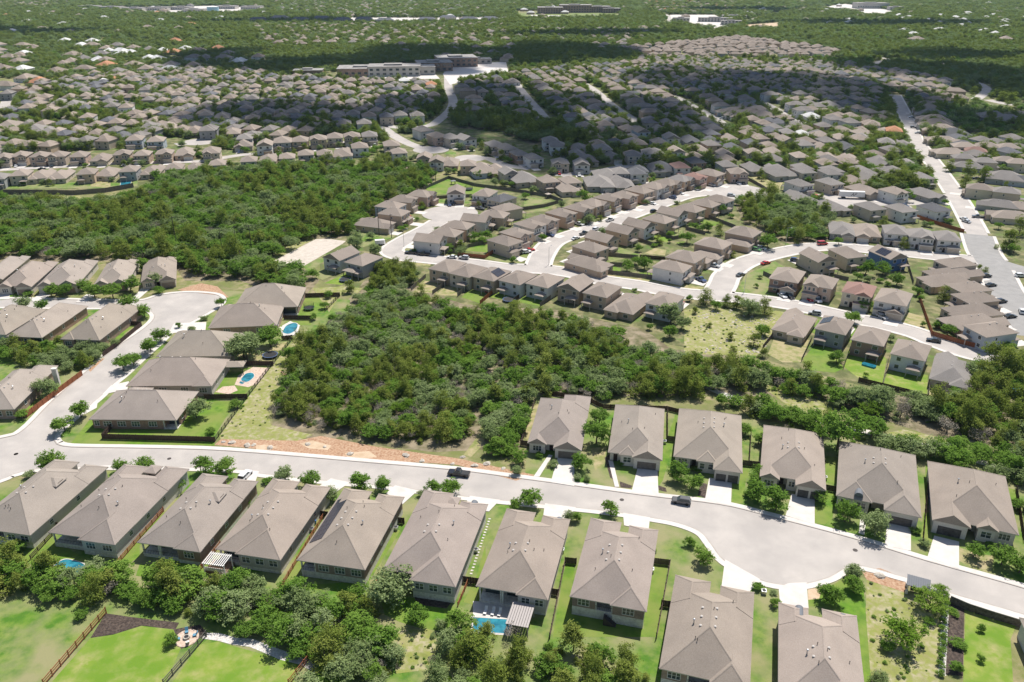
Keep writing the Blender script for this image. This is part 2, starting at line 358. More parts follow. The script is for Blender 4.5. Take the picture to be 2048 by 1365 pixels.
for nm, e, sg in (('north', N_EDGE, 1), ('south', S_EDGE, -1), ('east', E_EDGE, -1), ('west', W_EDGE, 1)):
    inb = (lambda x, y: inpoly(x, y, ROADPOLY[0]))
    walk('kerb', e, .0, sg * .28, 0, .13, 'kerb', inb, 'low kerb along the ' + nm + ' edge of the foreground street')
    walk('sidewalk', e, sg * .29, sg * 1.75, 0, .125, 'concrete', inb, 'pale sidewalk along the ' + nm + ' edge of the foreground street')
for i, (s, w, mt, lb, sw) in enumerate(STREETS):
    if not sw: continue
    pts = ROADS[i][0]
    def sk(x, y, i=i):
        sv = ROADS[i]; ROADS[i] = ([(1e6, 1e6), (1e6, 1e6 + 1)], 0); r = near_road(x, y); ROADS[i] = sv; return r
    for sg in (1, -1):
        walk('sidewalk', offs(pts, sg * w / 2), .0, sg * 1.5, 0, .12, 'concrete', sk, 'pale kerb and sidewalk beside the ' + lb)
# lawns, beds and other sheets: material code, region, outline
CODE = {'b': ('lawn', 'lawn_bright'), 'g': ('lawn', 'lawn_green'), 'y': ('dry_lawn', 'lawn_dry'), 'l': ('lawn', 'lawn_lime'), 'm': ('mulch_bed', 'mulch'),
        'r': ('gravel_bed', 'rust_mulch'), 's': ('sand_patch', 'sand'), 'w': ('meadow', 'meadow'), 'c': ('driveway', 'concrete'), 'f': ('wood_floor', 'wood_floor'),
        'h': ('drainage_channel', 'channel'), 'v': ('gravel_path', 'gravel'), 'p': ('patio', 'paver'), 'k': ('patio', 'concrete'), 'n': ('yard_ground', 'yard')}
SHEETS = '''
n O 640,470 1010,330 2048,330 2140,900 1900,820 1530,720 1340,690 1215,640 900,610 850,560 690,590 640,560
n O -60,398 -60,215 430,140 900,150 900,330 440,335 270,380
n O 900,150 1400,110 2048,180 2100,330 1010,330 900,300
g O 108,892 -160,900 -100,600 300,600 440,580 700,600 700,650 600,690 430,880
g O -120,1000 0,966 190,938 472,943 784,977 1086,1013 1300,1039 1401,1066 1450,1126 1518,1162 1690,1140 1780,1180 1790,1365 1820,1500 -300,1500 -300,1180
g O 1050,955 1060,790 2048,900 2150,1210 1706,1074 1439,1006
f O 545,870 545,800 600,700 650,655 735,555 800,540 860,585 930,610 1110,620 1290,660 1345,700 1440,700 1640,765 1850,800 1900,780 1900,740 2048,740 2150,940 1900,885 1650,800 1440,790 1060,795 1040,900 960,900 870,905 700,885
f O -60,395 160,402 280,380 440,338 830,330 870,350 860,385 790,400 700,470 560,520 640,560 610,592 540,582 480,562 370,562 340,522 -60,524
f O 0,1110 230,1135 470,1150 560,1160 800,1180 850,1250 800,1400 560,1400 560,1300 400,1265 220,1222 0,1210
f O 890,232 930,222 1010,225 1100,255 1180,262 1250,280 1180,290 1060,290 1000,262 920,258
f O 1465,400 1540,392 1660,410 1670,450 1660,480 1600,495 1570,485 1490,450
w S1 120,1220 290,990 460,760 600,600 660,620 560,820 500,950 430,1100 440,1150 700,1210 600,1250 130,1240
r S1 90,1272 130,1237 600,1247 750,1217 1100,1285 1588,1355 2080,1460 1960,1495 1588,1395 1000,1362
s R2 230,100 300,85 400,110 380,135 280,125
s R2 470,150 600,140 640,170 560,185 490,180
s R2 0,110 60,105 115,118 60,135 0,130
y R2 1195,0 1240,0 1200,110 1140,170 1100,160 1160,80
w S5 -100,190 100,165 300,250 480,195 540,205 470,330 400,450 360,480 -100,470
w S5 330,600 430,610 700,740 860,820 800,870 640,860 480,740 340,650
w R4 580,320 700,330 960,390 1010,360 900,330 720,290
y R4 920,170 1030,190 1020,230 940,230
b R1 120,700 270,600 420,690 300,760 230,800
b R1 610,750 860,460 890,480 740,640 740,700 650,755
b R1 160,650 330,470 430,350 440,400 300,540 190,690
b R1 740,740 1060,735 1100,700 1110,800 900,830 720,800
m R1 480,1130 560,1000 700,1020 950,1050 930,1085 750,1065 600,1112
g R1 -200,985 130,970 400,990 520,1000 240,1390 -200,1390
l R1 250,1390 480,1132 600,1114 750,1067 920,1087 960,1180 870,1390
m R1 920,1085 1060,1060 1100,1110 960,1190
l R1 895,1390 1060,1165 1150,1150 1300,1190 1580,1270 1560,1390
v O 405,1266 440,1267 470,1276 505,1278 535,1290 570,1303 605,1312 650,1338 700,1362 690,1376 640,1352 600,1330 560,1320 530,1307 498,1294 465,1290 435,1282 405,1278
b R2 220,850 600,830 610,930 470,950 400,880 230,870
b R2 600,830 765,560 740,555 590,800
b R2 650,880 1060,965 1020,1085 890,1085 760,1045 680,1005
b R2 1100,940 1170,800 1215,640 1225,800 1172,960
w R2 760,1090 900,1080 1050,1120 1150,1110 1100,1250 900,1300 740,1320 730,1150
m R2 840,900 1040,935 1010,975 900,960 845,940
b R2 120,870 290,590 330,500 340,500 310,620 190,860
b R3 215,1390 285,1000 335,1000 300,1262 700,1347 720,1000 830,972 800,1180 780,1390
g R3 722,782 850,792 990,862 1050,950 1118,1010 1113,1113 985,1060 870,1060 790,1180 840,970 735,950
b R3 820,340 870,200 880,340 850,380 800,560 770,600 780,480
y R3 60,330 110,150 150,160 95,330 80,345
g R3 380,420 500,410 480,560 400,550 330,540
y R3 420,390 500,380 490,470 440,510
m R3 490,440 520,420 545,560 520,545
m R3 570,565 640,590 630,602 575,597
m R3 770,585 815,600 820,622 780,612
m R3 1000,570 1035,580 1025,655 985,640
b R3 1200,490 1260,500 1240,560 1225,680 1165,690 1170,570
b R4 310,430 380,440 350,580 305,570
b R4 330,620 370,640 340,760 300,795 245,785 250,680
b R4 835,480 880,480 870,700 830,690
b R4 825,730 870,730 870,890 810,860
b R4 1265,600 1320,610 1310,760 1280,750
y R4 1015,915 1110,950 1200,960 1180,1050 1100,1030 1010,985
b R6 310,540 600,372 760,400 780,640 830,1230 765,1230 700,690 490,600 320,592
w R6 790,382 1095,482 1440,500 1380,1140 1350,1330 835,1330 782,640
r R6 735,285 900,290 1055,350 1110,400 1092,480 900,418 790,380
s R6 318,450 430,450 410,530 322,542
l R6 1580,610 1985,742 1940,860 1965,1260 1560,1240
m R6 1450,560 1570,600 1560,1150 1420,1140
v R6 1395,560 1455,570 1425,1150 1360,1140
b R5 440,1262 560,1112 1080,1122 1180,1010 1440,1000 1430,1060 1330,1215 1330,1278 440,1267
b S1 20,950 80,850 240,840 215,910 330,902 280,955
b S1 610,470 645,352 850,352 780,440 690,476
y S1 190,752 300,680 550,630 450,757
b S1 520,510 690,500 690,530 600,530
b S1 250,800 420,785 400,800 250,808
p S1 240,840 330,790 430,795 360,890 300,915 215,900
p S1 95,945 140,912 215,905 235,935 180,958
k S1 490,545 560,505 620,530 600,590 520,600
r S1 490,805 560,850 600,860 540,860
b R5 700,600 800,525 840,530 720,620
b R5 130,1050 220,985 240,1000 180,1080
g R5 640,690 870,500 950,440 985,470 900,600 650,735
g R5 0,1170 100,1090 200,1100 500,830 530,840 300,1060 40,1190
b R5 0,345 100,335 140,360 0,375
g R5 350,350 500,310 540,330 440,365
r R5 530,790 600,740 650,735 560,820
r R5 1100,310 1250,270 1350,290 1420,360 1360,345 1150,322
h S1 430,150 500,108 720,-5 800,-5 905,8 885,25 640,165 510,170
g S1 640,165 780,90 790,120 670,200
w S1 380,110 640,-10 720,-8 500,108 430,148
w S1 700,300 880,290 1010,300 980,330 880,330 800,450
g S1 680,200 830,180 870,200 760,250
l S1 770,270 900,210 960,230 880,280
b S2 600,190 800,110 1090,170 1180,200 970,240 920,230 660,240
g S2 660,265 780,270 780,330 680,320
g S2 850,335 960,265 970,300 890,342
g S2 1390,330 1400,250 1620,290 1420,340
g S2 1390,378 1650,320 1560,372
b S2 920,690 980,640 1100,640 1100,700
g S2 1085,745 1150,710 1440,722 1380,782 1250,792
g S2 0,520 150,510 410,538 330,590 100,660 60,640
y S2 500,1020 600,930 740,935 660,1025
y S2 680,1040 790,950 930,990 860,1050
b S2 890,1060 960,990 1110,1030 1040,1110
l S2 1120,1060 1180,1020 1330,1050 1300,1090
b S2 1340,1100 1390,1050 1560,1080 1520,1130
y S2 1570,805 1650,795 2048,880 2048,905 1640,845
y S2 390,770 480,755 650,785 640,810 500,800
g S2 410,660 540,650 850,705 840,720 640,700 450,685
g S3 520,690 560,660 720,720 600,722
y S3 750,710 840,665 930,680 920,725
g S3 480,780 460,730 600,750
l S3 800,590 860,555 950,590 940,622
b S3 1000,622 1080,612 1060,650
b S3 490,850 500,810 570,830 560,860
b S3 660,880 800,840 830,880
y S3 830,905 1000,950 1250,980 1200,1005 800,950 450,900 420,870
y S3 1600,90 1880,120 1830,200 1700,172
g S3 1510,985 1560,882 1800,772 1900,832 1830,1072 1560,1032
b S3 1215,440 1360,462 1320,490 1200,462
g S3 980,530 1060,520 1060,560 990,570
y S5 430,470 470,360 560,370 690,382 640,522 520,522
b S5 650,500 720,420 830,430 910,560 850,587 690,572
l S5 910,550 940,440 1160,482 1180,502 1150,667 1000,622
l S5 1160,660 1190,572 1440,602 1435,722 1300,702
y S5 1440,752 1450,612 1520,692 1500,752
y S5 1170,262 1300,202 1410,232 1460,352
b S5 700,330 750,250 755,260 730,345
b S5 925,390 960,300 990,300 960,400
y S4 1540,1200 1540,1200 1545,1205
g S4 1530,732 1550,540 1690,742
b S4 1590,262 1680,262 1850,372 1760,402 1660,342
b S4 1345,262 1400,242 1470,332 1440,347
y S6 0,310 90,305 420,350 380,395 0,385
y S6 720,690 740,650 890,645 880,705
g S6 0,700 20,670 900,650 1100,640 1100,690 880,705 0,712
w S6 320,760 640,765 650,800 560,850 450,845
s S6 340,815 460,800 640,805 560,848 470,840
b S7 1395,625 1450,622 1460,700 1430,735 1400,690
g S7 1955,830 2048,780 2048,850
y S7 630,1150 740,1120 720,1150 650,1170
k O 885,148 915,128 1012,124 1018,150 950,158 900,170
k O 690,150 870,148 880,158 690,160
g O 1270,112 1330,105 1420,118 1700,116 1690,124 1420,124 1290,122
s O 1270,110 1300,107 1340,112 1300,116
w O 870,22 930,15 940,20 900,25
g O 1030,27 1230,24 1240,36 1040,40
k O 1060,30 1220,34 1215,37 1070,36
k O 1625,18 1690,8 1790,22 1780,33 1730,32 1700,24
s O 1490,50 1560,45 1560,60 1480,60
k O 1340,30 1430,30 1470,55 1400,58 1345,45
k O 170,17 430,12 560,18 470,28 330,30
k O 700,34 1000,34 1000,48 700,50
'''
CNT = {}
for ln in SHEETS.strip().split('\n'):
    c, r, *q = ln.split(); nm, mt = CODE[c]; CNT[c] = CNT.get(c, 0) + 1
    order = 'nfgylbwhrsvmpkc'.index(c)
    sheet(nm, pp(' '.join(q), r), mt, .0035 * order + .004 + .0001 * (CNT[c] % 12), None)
ROADPOLY.append(pp('410,165 500,108 720,-15 800,-15 915,8 895,35 650,180 510,190', 'S1'))
DRIVES = '''O 142,957 165,934 225,932 190,958
O 478,968 490,940 518,944 506,978
O 620,985 662,958 700,966 655,997
O 772,988 790,972 836,982 805,1010
O 925,1020 940,993 1000,1001 978,1024
O 1086,1036 1090,1008 1152,1016 1130,1048
O 1248,1052 1246,1027 1300,1036 1297,1062
O 1443,1173 1450,1120 1520,1160 1497,1187
O 1557,1176 1576,1168 1613,1166 1617,1218 1560,1212
R3 245,432 330,437 330,592 205,572
R3 668,488 770,496 777,642 632,626
R3 1045,548 1165,563 1160,695 1022,665
R4 125,633 247,653 247,795 93,748
R4 635,756 757,797 757,935 618,908
R4 880,855 1012,887 1012,1032 845,966
R3 195,425 215,430 145,542 115,540
R3 510,455 535,460 568,596 545,596
R4 490,760 520,770 510,850 480,840
R5 560,1030 610,985 600,1045 525,1085
R5 690,905 800,880 790,930 635,962
R5 1080,520 1280,512 1275,562 1045,583
R5 190,378 250,335 315,345 235,388
R5 470,388 545,335 590,350 535,392
R5 815,372 880,300 935,302 850,378
R5 0,330 60,318 60,370 0,372'''
for ln in DRIVES.split('\n'):
    r, *q = ln.split(); mb = MB(); mb.prism(pp(' '.join(q), r), 0, .15, 0, True, False); struct(mb.build('driveway', M['concrete']), 'pale concrete driveway or front walk')
mb = MB(); e = catmull(pp('1400,768 1447,789 1520,815 1615,838 1650,846 1762,871 1838,890 1883,901 2008,939 2100,965'), 5); a, b = offs(e, 1.3), offs(e, -1.3)
mb.add([(*p, .07) for p in a + b], [(k + len(a), k + 1 + len(a), k + 1, k) for k in range(len(a) - 1)])
struct(mb.build('footpath', M['concrete']), 'pale concrete footpath winding through the greenbelt')
# ------------------------------------------------------------------ trees
def crown_mesh(name, kind, seed, n, leafs=.075, lobes=11, squash=.8):
    r = np.random.RandomState(seed); C = []; R = []
    for i in range(lobes):
        while True:
            p = r.uniform(-1, 1, 3)
            if np.linalg.norm(p) < 1: break
        if kind == 'c':
            z = r.uniform(-.32, .46); w = .34 * (1 - (z + .32) / 1.0) + .04
            C.append((p[0] * w, p[1] * w, z)); R.append(r.uniform(.13, .22) * (1 - .45 * max(0, z)))
        elif kind == 'y':
            C.append((p[0] * .42, p[1] * .42, p[2] * .13 + .06 - .2 * (p[0] ** 2 + p[1] ** 2) * .4)); R.append(r.uniform(.1, .2))
        else:
            C.append((p[0] * .33, p[1] * .33, p[2] * .26 * squash)); R.append(r.uniform(.14, .24))
    C = np.array(C); R = np.array(R)
    w = R ** 2; k = r.choice(lobes, n, p=w / w.sum())
    d = r.normal(size=(n, 3)); d /= np.linalg.norm(d, axis=1)[:, None]
    low = d[:, 2] < -.3; d[low, 2] *= .3
    rad = R[k] * (r.uniform(.35, 1.12, n) ** .5) * (1 + .18 * np.sin(d[:, 0] * 7 + k) * np.cos(d[:, 1] * 6 + k))
    P = C[k] + d * rad[:, None]
    if kind != 'd':                                      # leaves gather in tufts with dark gaps between
        nt_ = n // 10; tk = r.randint(0, nt_, n); P = P[tk] + r.normal(size=(n, 3)) * np.array([.034, .034, .022]); k = k[tk]; d = d[tk]
    ext = np.percentile(np.linalg.norm(P[:, :2], axis=1), 96) * 2; P[:, :2] /= ext; P[:, 2] = (P[:, 2] - (np.percentile(P[:, 2], 97) + np.percentile(P[:, 2], 3)) / 2) / ext
    nrm = d * .55 + np.array([0, 0, .75]) + r.normal(size=(n, 3)) * .5; nrm /= np.linalg.norm(nrm, axis=1)[:, None]
    u = np.cross(nrm, r.normal(size=(n, 3))); u /= np.linalg.norm(u, axis=1)[:, None]; v = np.cross(nrm, u)
    s = leafs * r.uniform(.55, 1.15, n)[:, None]
    asp = .3 if kind == 'd' else (.75 if kind != 'y' else .45)
    V = np.concatenate([P - u * s * .5, P + v * s * .5 * asp + nrm * s * .12, P + u * s * .5, P - v * s * .5 * asp + nrm * s * .12], 1).reshape(-1, 3)
    Fq = np.arange(n * 4).reshape(-1, 4)
    me = bpy.data.meshes.new(name); me.from_pydata(V.tolist(), [], Fq.tolist())
    lt = r.uniform(0, 1, lobes)
    tone = np.clip(lt[k] * .55 + r.uniform(0, .55, n), 0, 1)
    at = me.attributes.new('tone', 'FLOAT', 'FACE'); at.data.foreach_set('value', tone.astype(np.float32))
    me.materials.append(LEAF[kind]); me.update(); return me
def trunk_mesh(name, seed, kind):
    r = random.Random(seed); mb = MB(); top = .62 if kind != 'c' else .8
    pts = [(0, 0, -.02)]; 
    for i in range(1, 4): pts.append((r.uniform(-.03, .03), r.uniform(-.03, .03), top * i / 3))
    for i in range(3): mb.bar(pts[i], pts[i + 1], .032 - .007 * i, .032 - .007 * (i + 1), 6)
    for i in range(6):
        a = r.uniform(0, 6.28); z = r.uniform(.25, .5); L = r.uniform(.18, .34); q = (math.cos(a) * L, math.sin(a) * L, z + r.uniform(.12, .3))
        mb.bar((0, 0, z), q, .014, .004, 5)
        b = a + r.uniform(-.8, .8); mb.bar(q, (q[0] + math.cos(b) * .1, q[1] + math.sin(b) * .1, q[2] + .1), .005, .002, 4)
    return mb.mesh(name, [M['bark']])
# crowns are unit sized (diameter about 1) and sit with their middle at z = 0.55 of a unit tree
CROWN = {}; TRUNK = {}
for kind, nv, n, lf, lo in (('g', 5, 2700, .07, 13), ('o', 5, 2900, .068, 15), ('c', 5, 2500, .066, 14), ('d', 2, 800, .085, 12), ('y', 2, 2400, .07, 22)):
    CROWN[kind] = [crown_mesh('crown', kind, 100 * ord(kind) + i, n, lf, lo) for i in range(nv)]
    TRUNK[kind] = [trunk_mesh('trunk', ord(kind) * 10 + i, kind) for i in range(nv)]
TREES = []; VC = {}
KIND_WORD = {'g': 'leafy green tree', 'o': 'grey-green live oak', 'c': 'dark olive juniper tree', 'd': 'bare grey dead tree', 'y': 'feathery light green tree'}
def tree(X, Y, D, kind, label, group, tall=1.0, name=None):
    VC[kind] = VC.get(kind, -1) + 1; v = VC[kind] % len(CROWN[kind]); nm = name or {'g': 'leafy_tree', 'o': 'oak_tree', 'c': 'juniper_tree', 'd': 'dead_tree', 'y': 'feathery_tree'}[kind]
    t = thing(nm, label, 'tree', (X, Y, 0), RND.uniform(0, 6.28), group)
    h = D * tall
    obj('trunk', TRUNK[kind][v], t, sc=(D, D, h))
    obj('crown', CROWN[kind][v], t, (0, 0, .55 * h), sc=(D * RND.uniform(.92, 1.08), D * RND.uniform(.92, 1.08), h))
    TREES.append((X, Y, D / 2)); return t
OCC = []                                                  # houses: x, y, radius
def blocked(x, y, m=0.0):
    return any((x - a) ** 2 + (y - b) ** 2 < (r + m) ** 2 for a, b, r in OCC)
# ------------------------------------------------------------------ windows, doors and other pieces shared by houses
CACHE = {}
def cached(key, fn):
    if key not in CACHE: CACHE[key] = fn()
    return CACHE[key]
def win_frame(w, h, n):
    def f():
        mb = MB(); t = .09
        mb.box(-w / 2, w / 2, -.08, .05, 0, t); mb.box(-w / 2, w / 2, -.08, .05, h - t, h)
        for x in (-w / 2, w / 2 - t): mb.box(x, x + t, -.079, .05, t, h - t)
        for i in range(1, n): x = -w / 2 + w * i / n; mb.box(x - .05, x + .05, -.07, .05, t, h - t)
        mb.box(-w / 2 + t, w / 2 - t, -.06, .03, h * .52, h * .52 + .05)
        return mb.mesh('window', [M['white']])
    return cached(('wf', w, h, n), f)
def win_pane(w, h):
    def f():
        mb = MB(); mb.box(-w / 2 + .02, w / 2 - .02, -.035, .02, .02, h - .02); return mb.mesh('pane', [M['glass']])
    return cached(('wp', w, h), f)
def window(parent, x, y, z, rz, w, h, n=1, dark=True):
    o = obj('window', win_frame(w, h, n), parent, (x, y, z), rz); obj('pane', win_pane(w, h), o); return o
def gdoor(w, h):
    def f():
        mb = MB(); mb.box(-w / 2, w / 2, -.05, .04, .02, h)
        for i in range(4): mb.box(-w / 2 + .06, w / 2 - .06, -.075, -.05, .1 + i * h / 4, (i + 1) * h / 4 - .04)
        return mb.mesh('garage_door', [M['garage']])
    return cached(('gd', w, h), f)
def fdoor():
    def f():
        mb = MB(); mb.box(-.5, .5, -.06, .04, .05, 2.2); mb.box(-.36, .36, -.09, -.06, 1.2, 2.05); mb.box(-.36, .36, -.09, -.06, .2, 1.05)
        return mb.mesh('door', [M['coloured']])
    return cached('fd', f)
def vent_mesh():
    def f():
        mb = MB(); mb.cyl(0, 0, -.1, .12, .26, .22, 10); mb.cyl(0, 0, .12, .2, .1, .1, 8); mb.cyl(0, 0, .2, .28, .3, .12, 10); return mb.mesh('roof_vent', [M['vent']])
    return cached('vent', f)
def pipe_mesh():
    def f():
        mb = MB(); mb.cyl(0, 0, -.2, .4, .06, .06, 8); mb.cyl(0, 0, .4, .5, .1, .1, 8); return mb.mesh('vent_pipe', [M['darktrim']])
    return cached('pipe', f)
def flue_mesh():
    def f():
        mb = MB(); mb.cyl(0, 0, -.3, .8, .13, .13, 8); mb.cyl(0, 0, .8, 1.0, .2, .2, 8); mb.cyl(0, 0, 1.0, 1.1, .22, .08, 8); return mb.mesh('flue_pipe', [M['metal']])
    return cached('flue', f)
def post_mesh(h):
    def f():
        mb = MB(); mb.box(-.15, .15, -.15, .15, 0, h); mb.box(-.22, .22, -.22, .22, 0, .3); return mb.mesh('post', [M['stone']])
    return cached(('post', round(h, 2)), f)
ROOF = (.308, .258, .215)
def segs_poly(near, far, W, L, sl=0):
    """footprint from near side steps (left to right) and far side steps; also the step list"""
    P = []; out = {'n': [], 'f': []}; x = -W / 2
    for fr, o, *_ in near:
        x1 = -W / 2 + W * fr; y = -L / 2 + o; P += [(x, y), (x1, y)]; out['n'].append((x, x1, y)); x = x1
    x = W / 2; tmp = []; xs = [-W / 2] + [-W / 2 + W * s[0] for s in far]
    for i in range(len(far) - 1, -1, -1):
        y = L / 2 - far[i][1]; P += [(xs[i + 1], y), (xs[i], y)]; tmp.append((xs[i], xs[i + 1], y))
    out['f'] = tmp[::-1]
    Q = [P[0]]
    for p in P[1:]:
        if math.hypot(p[0] - Q[-1][0], p[1] - Q[-1][1]) > .01: Q.append(p)
    return Q, out
def main_z(x, y, W, L, e, pitch, ov):
    a = W / 2 + ov - abs(x); b = L / 2 + ov - abs(y); return e + max(0, min(a, b)) * pitch
def bighouse(name, label, A, B, L, e, near, far, wall=(.45, .38, .31), skirt=0.0, brick=False, pitch=.6, ang=None, roof=ROOF,
             vents=4, pipes=4, flue=1, sides=(3, 3), chimney=None, tower=None, dormer=None, barrel=None, gcol=(.09, .075, .065), pv=None, left_gable=False, gablewall=None, ridge='y'):
    """A, B: left and right eave corners of the side nearest the camera, in photo px at eave height e"""
    ov = .5; a, b = Vector(g(*A, e)), Vector(g(*B, e)); W = (b - a).length - 2 * ov
    if ang is None: ang = math.atan2(b.y - a.y, b.x - a.x)
    else:
        ang = math.radians(ang); W = abs((b - a).dot(Vector((math.cos(ang), math.sin(ang))))) - 2 * ov
    nn = Vector((-math.sin(ang), math.cos(ang))); c = (a + b) / 2 + nn * (L / 2 + ov)
    t = thing(name, label, 'house', (c.x, c.y, 0), ang)
    OCC.append((c.x, c.y, min(W, L) / 2 + 1.5))
    uu = Vector((math.cos(ang), math.sin(ang)))
    for k in (-.3, .3):
        q = c + (nn * L * k if L > W else uu * W * k); OCC.append((q.x, q.y, min(W, L) / 2 + 1.0))
    Q, S = segs_poly(near, far, W, L)
    wm = MB(); n = len(Q)
    for i in range(n):
        p, q = Q[i], Q[(i + 1) % n]
        if skirt:
            wm.quad((*p, 0), (*q, 0), (*q, skirt), (*p, skirt), 1); wm.quad((*p, skirt), (*q, skirt), (*q, e), (*p, e), 0)
        else: wm.quad((*p, 0), (*q, 0), (*q, e), (*p, e), 0)
    wo = wm.build('walls', [M['brick'] if brick else M['wall'], M['stone']], t); wo.color = (*wall, 1)
    rm = MB(); rh = rm.hip(-W / 2 - ov, W / 2 + ov, -L / 2 - ov, L / 2 + ov, e, pitch, axis='y' if L >= W else 'x', caps=1)
    k = 0
    for side, st in (('n', near), ('f', far)):
        for (x0, x1, y), sg in zip(S[side], st):
            rk = sg[3] if len(sg) > 3 else None
            if not rk: continue
            k += 1; w = (x1 - x0) / 2 + ov; z = e + .03 * k
            dep = w + 1.2
            if side == 'n': rm.hip(x0 - ov, x1 + ov, y - ov, -L / 2 + dep, z, pitch, rk, 'g', caps=1)
            else: rm.hip(x0 - ov, x1 + ov, L / 2 - dep, y + ov, z, pitch, 'g', rk, caps=1)
    if tower:
        tx, ty, tw, te = tower; wm2 = MB(); wm2.prism([(tx - tw, ty - tw), (tx + tw, ty - tw), (tx + tw, ty + tw), (tx - tw, ty + tw)], 0, te, 0, False, False)
        o = wm2.build('tower', [M['wall']], t); o.color = (.5, .44, .36, 1)
        ob = MB(); ob.box(-.5, .5, -.06, .05, 0, 1.6); ob.cyl(0, -.005, 0, .05, .01); ob.build('tower_opening', M['darktrim'], o, (tx, ty - tw, te - 2.3))
        rm.hip(tx - tw - .4, tx + tw + .4, ty - tw - .4, ty + tw + .4, te, .42)
    if dormer:
        for dx, dy, dw in dormer:
            s = 1 if dx > 0 else -1; z0 = main_z(dx, dy, W, L, e, pitch, ov); dm = MB()
            x_out = dx + s * dw * .6; zb = main_z(x_out, dy, W, L, e, pitch, ov)
            dm.add([(x_out, dy - dw, zb - .1), (x_out, dy + dw, zb - .1), (x_out, dy + dw * .55, zb + .75), (x_out, dy - dw * .55, zb + .75)], [(0, 1, 2, 3)], 0)
            do = dm.build('dormer', [M['darktrim']], t)
            rm.hip(dx - dw * 2.2, x_out + .25, dy - dw * 1.25, dy + dw * 1.25, zb + .45, .55, 'g', 'h', axis='x') if s > 0 else rm.hip(x_out - .25, dx + dw * 2.2, dy - dw * 1.25, dy + dw * 1.25, zb + .45, .55, 'h', 'g', axis='x')
    ro = rm.build('roof', [M['shingle'], M['trim'], M['wall'], M['shingle_cap']], t)
    j = RND.uniform(.9, 1.06); ro.color = (roof[0] * j * RND.uniform(.98, 1.03), roof[1] * j, roof[2] * j * RND.uniform(.95, 1.03), 1)
    if gablewall or left_gable: pass
    # details on the steps of both long ends
    for side, st in (('n', near), ('f', far)):
        for (x0, x1, y), sg in zip(S[side], st):
            code = sg[2] if len(sg) > 2 else ''; w = x1 - x0; xm = (x0 + x1) / 2; rz = 0 if side == 'n' else math.pi; dy = 0
            if side == 'f' and code[:1] != 'P': pass
            if code[:1] == 'W':
                nw = int(code[1:] or 1)
                for i in range(nw):
                    ww = min(2.4, w / nw * .62); window(t, x0 + w * (i + .5) / nw, y, max(skirt + .5, e - 2.5), rz, round(ww, 1), 1.7, max(1, round(ww / .9)))
            elif code[:1] == 'G':
                nd = int(code[1:] or 1); dw = 4.9 if nd == 1 else 2.5; dw = min(dw, (w - .5) / nd)
                for i in range(nd): obj('garage_door', gdoor(round(dw, 1), 2.3), t, (xm + (i - (nd - 1) / 2) * (dw + .5), y, 0), rz, gcol)
            elif code[:1] == 'D':
                obj('door', fdoor(), t, (xm, y, 0), rz, (.05, .035, .03)); 
                if w > 3.4: window(t, x0 + .9, y, .7, rz, .9, 1.7)
            elif code[:1] == 'P':
                yy = -L / 2 if side == 'n' else L / 2
                obj('post', post_mesh(e - .2), t, (x0 + .2, yy + (.25 if side == 'n' else -.25), 0))
                obj('post', post_mesh(e - .2), t, (x1 - .2, yy + (.25 if side == 'n' else -.25), 0))
                dk = MB(); dk.box(x0 + .02, x1 - .02, min(yy, y) + .02, max(yy, y) - .02, 0, max(.15, skirt)); dk.build('porch_floor', M['stone'], t)
                sd = MB(); sd.box(-w * .36, w * .36, -.06, .03, 0, 2.1); so = sd.build('patio_door', M['glass'], t, (xm, y, max(.16, skirt)), rz)
                if skirt > .8:
                    rl = MB(); rl.box(x0 + .1, x1 - .1, yy + .05, yy + .1, skirt + .95, skirt + 1.02)
                    m_ = int(w / .4)
                    for i in range(m_): q = x0 + .2 + i * (w - .4) / m_; rl.box(q, q + .04, yy + .055, yy + .095, skirt, skirt + .95)
                    rl.build('railing', M['darktrim'], t)
    for sgn, nw in ((-1, sides[0]), (1, sides[1])):
        for i in range(nw):
            window(t, sgn * W / 2, -L / 2 + L * (i + .7) / (nw + .6), e - 2.2, sgn * math.pi / 2, 1.3, 1.3, 1)
    ridge_len = max(0, L - W) / 2
    for i in range(vents):
        xx = (.9 + 1.1 * (i % 2)) * (1 if (hash(name) + 0) % 1 == 0 else 1); yy = -ridge_len + (i // 2) * 2.4 + .8
        if i % 2: xx = -xx + .3
        zz = main_z(xx, yy, W, L, e, pitch, ov); obj('roof_vent', vent_mesh(), t, (xx, yy, zz), sc=.9)
    for i in range(pipes):
        xx = RND.uniform(-.36, .36) * W; yy = RND.uniform(-.36, .36) * L; obj('vent_pipe', pipe_mesh(), t, (xx, yy, main_z(xx, yy, W, L, e, pitch, ov)))
    for i in range(flue):
        xx = RND.choice((-.2, .22)) * W; yy = RND.uniform(-.2, .1) * L; obj('flue_pipe', flue_mesh(), t, (xx, yy, main_z(xx, yy, W, L, e, pitch, ov)))
    if chimney:
        cm = MB(); cm.box(-.7, .7, -.5, .5, 0, e + rh * .55); cm.box(-.8, .8, -.6, .6, e + rh * .55, .2 + e + rh * .55); co = cm.build('chimney', [M['stone']], t, (chimney[0], chimney[1], 0))
    if barrel:
        for bx, by, br in barrel:
            z = main_z(bx, by, W, L, e, pitch, ov); bm = MB(); pr = [(math.cos(math.pi * i / 8) * br, math.sin(math.pi * i / 8) * br) for i in range(9)]
            v = [(p[0], -1.2, p[1]) for p in pr] + [(p[0], 1.6, p[1]) for p in pr]
            bm.add(v, [(i, i + 1, i + 10, i + 9) for i in range(8)] + [tuple(range(8, -1, -1))]); bm.build('barrel_vault', M['standing_seam'], t, (bx, by, z))
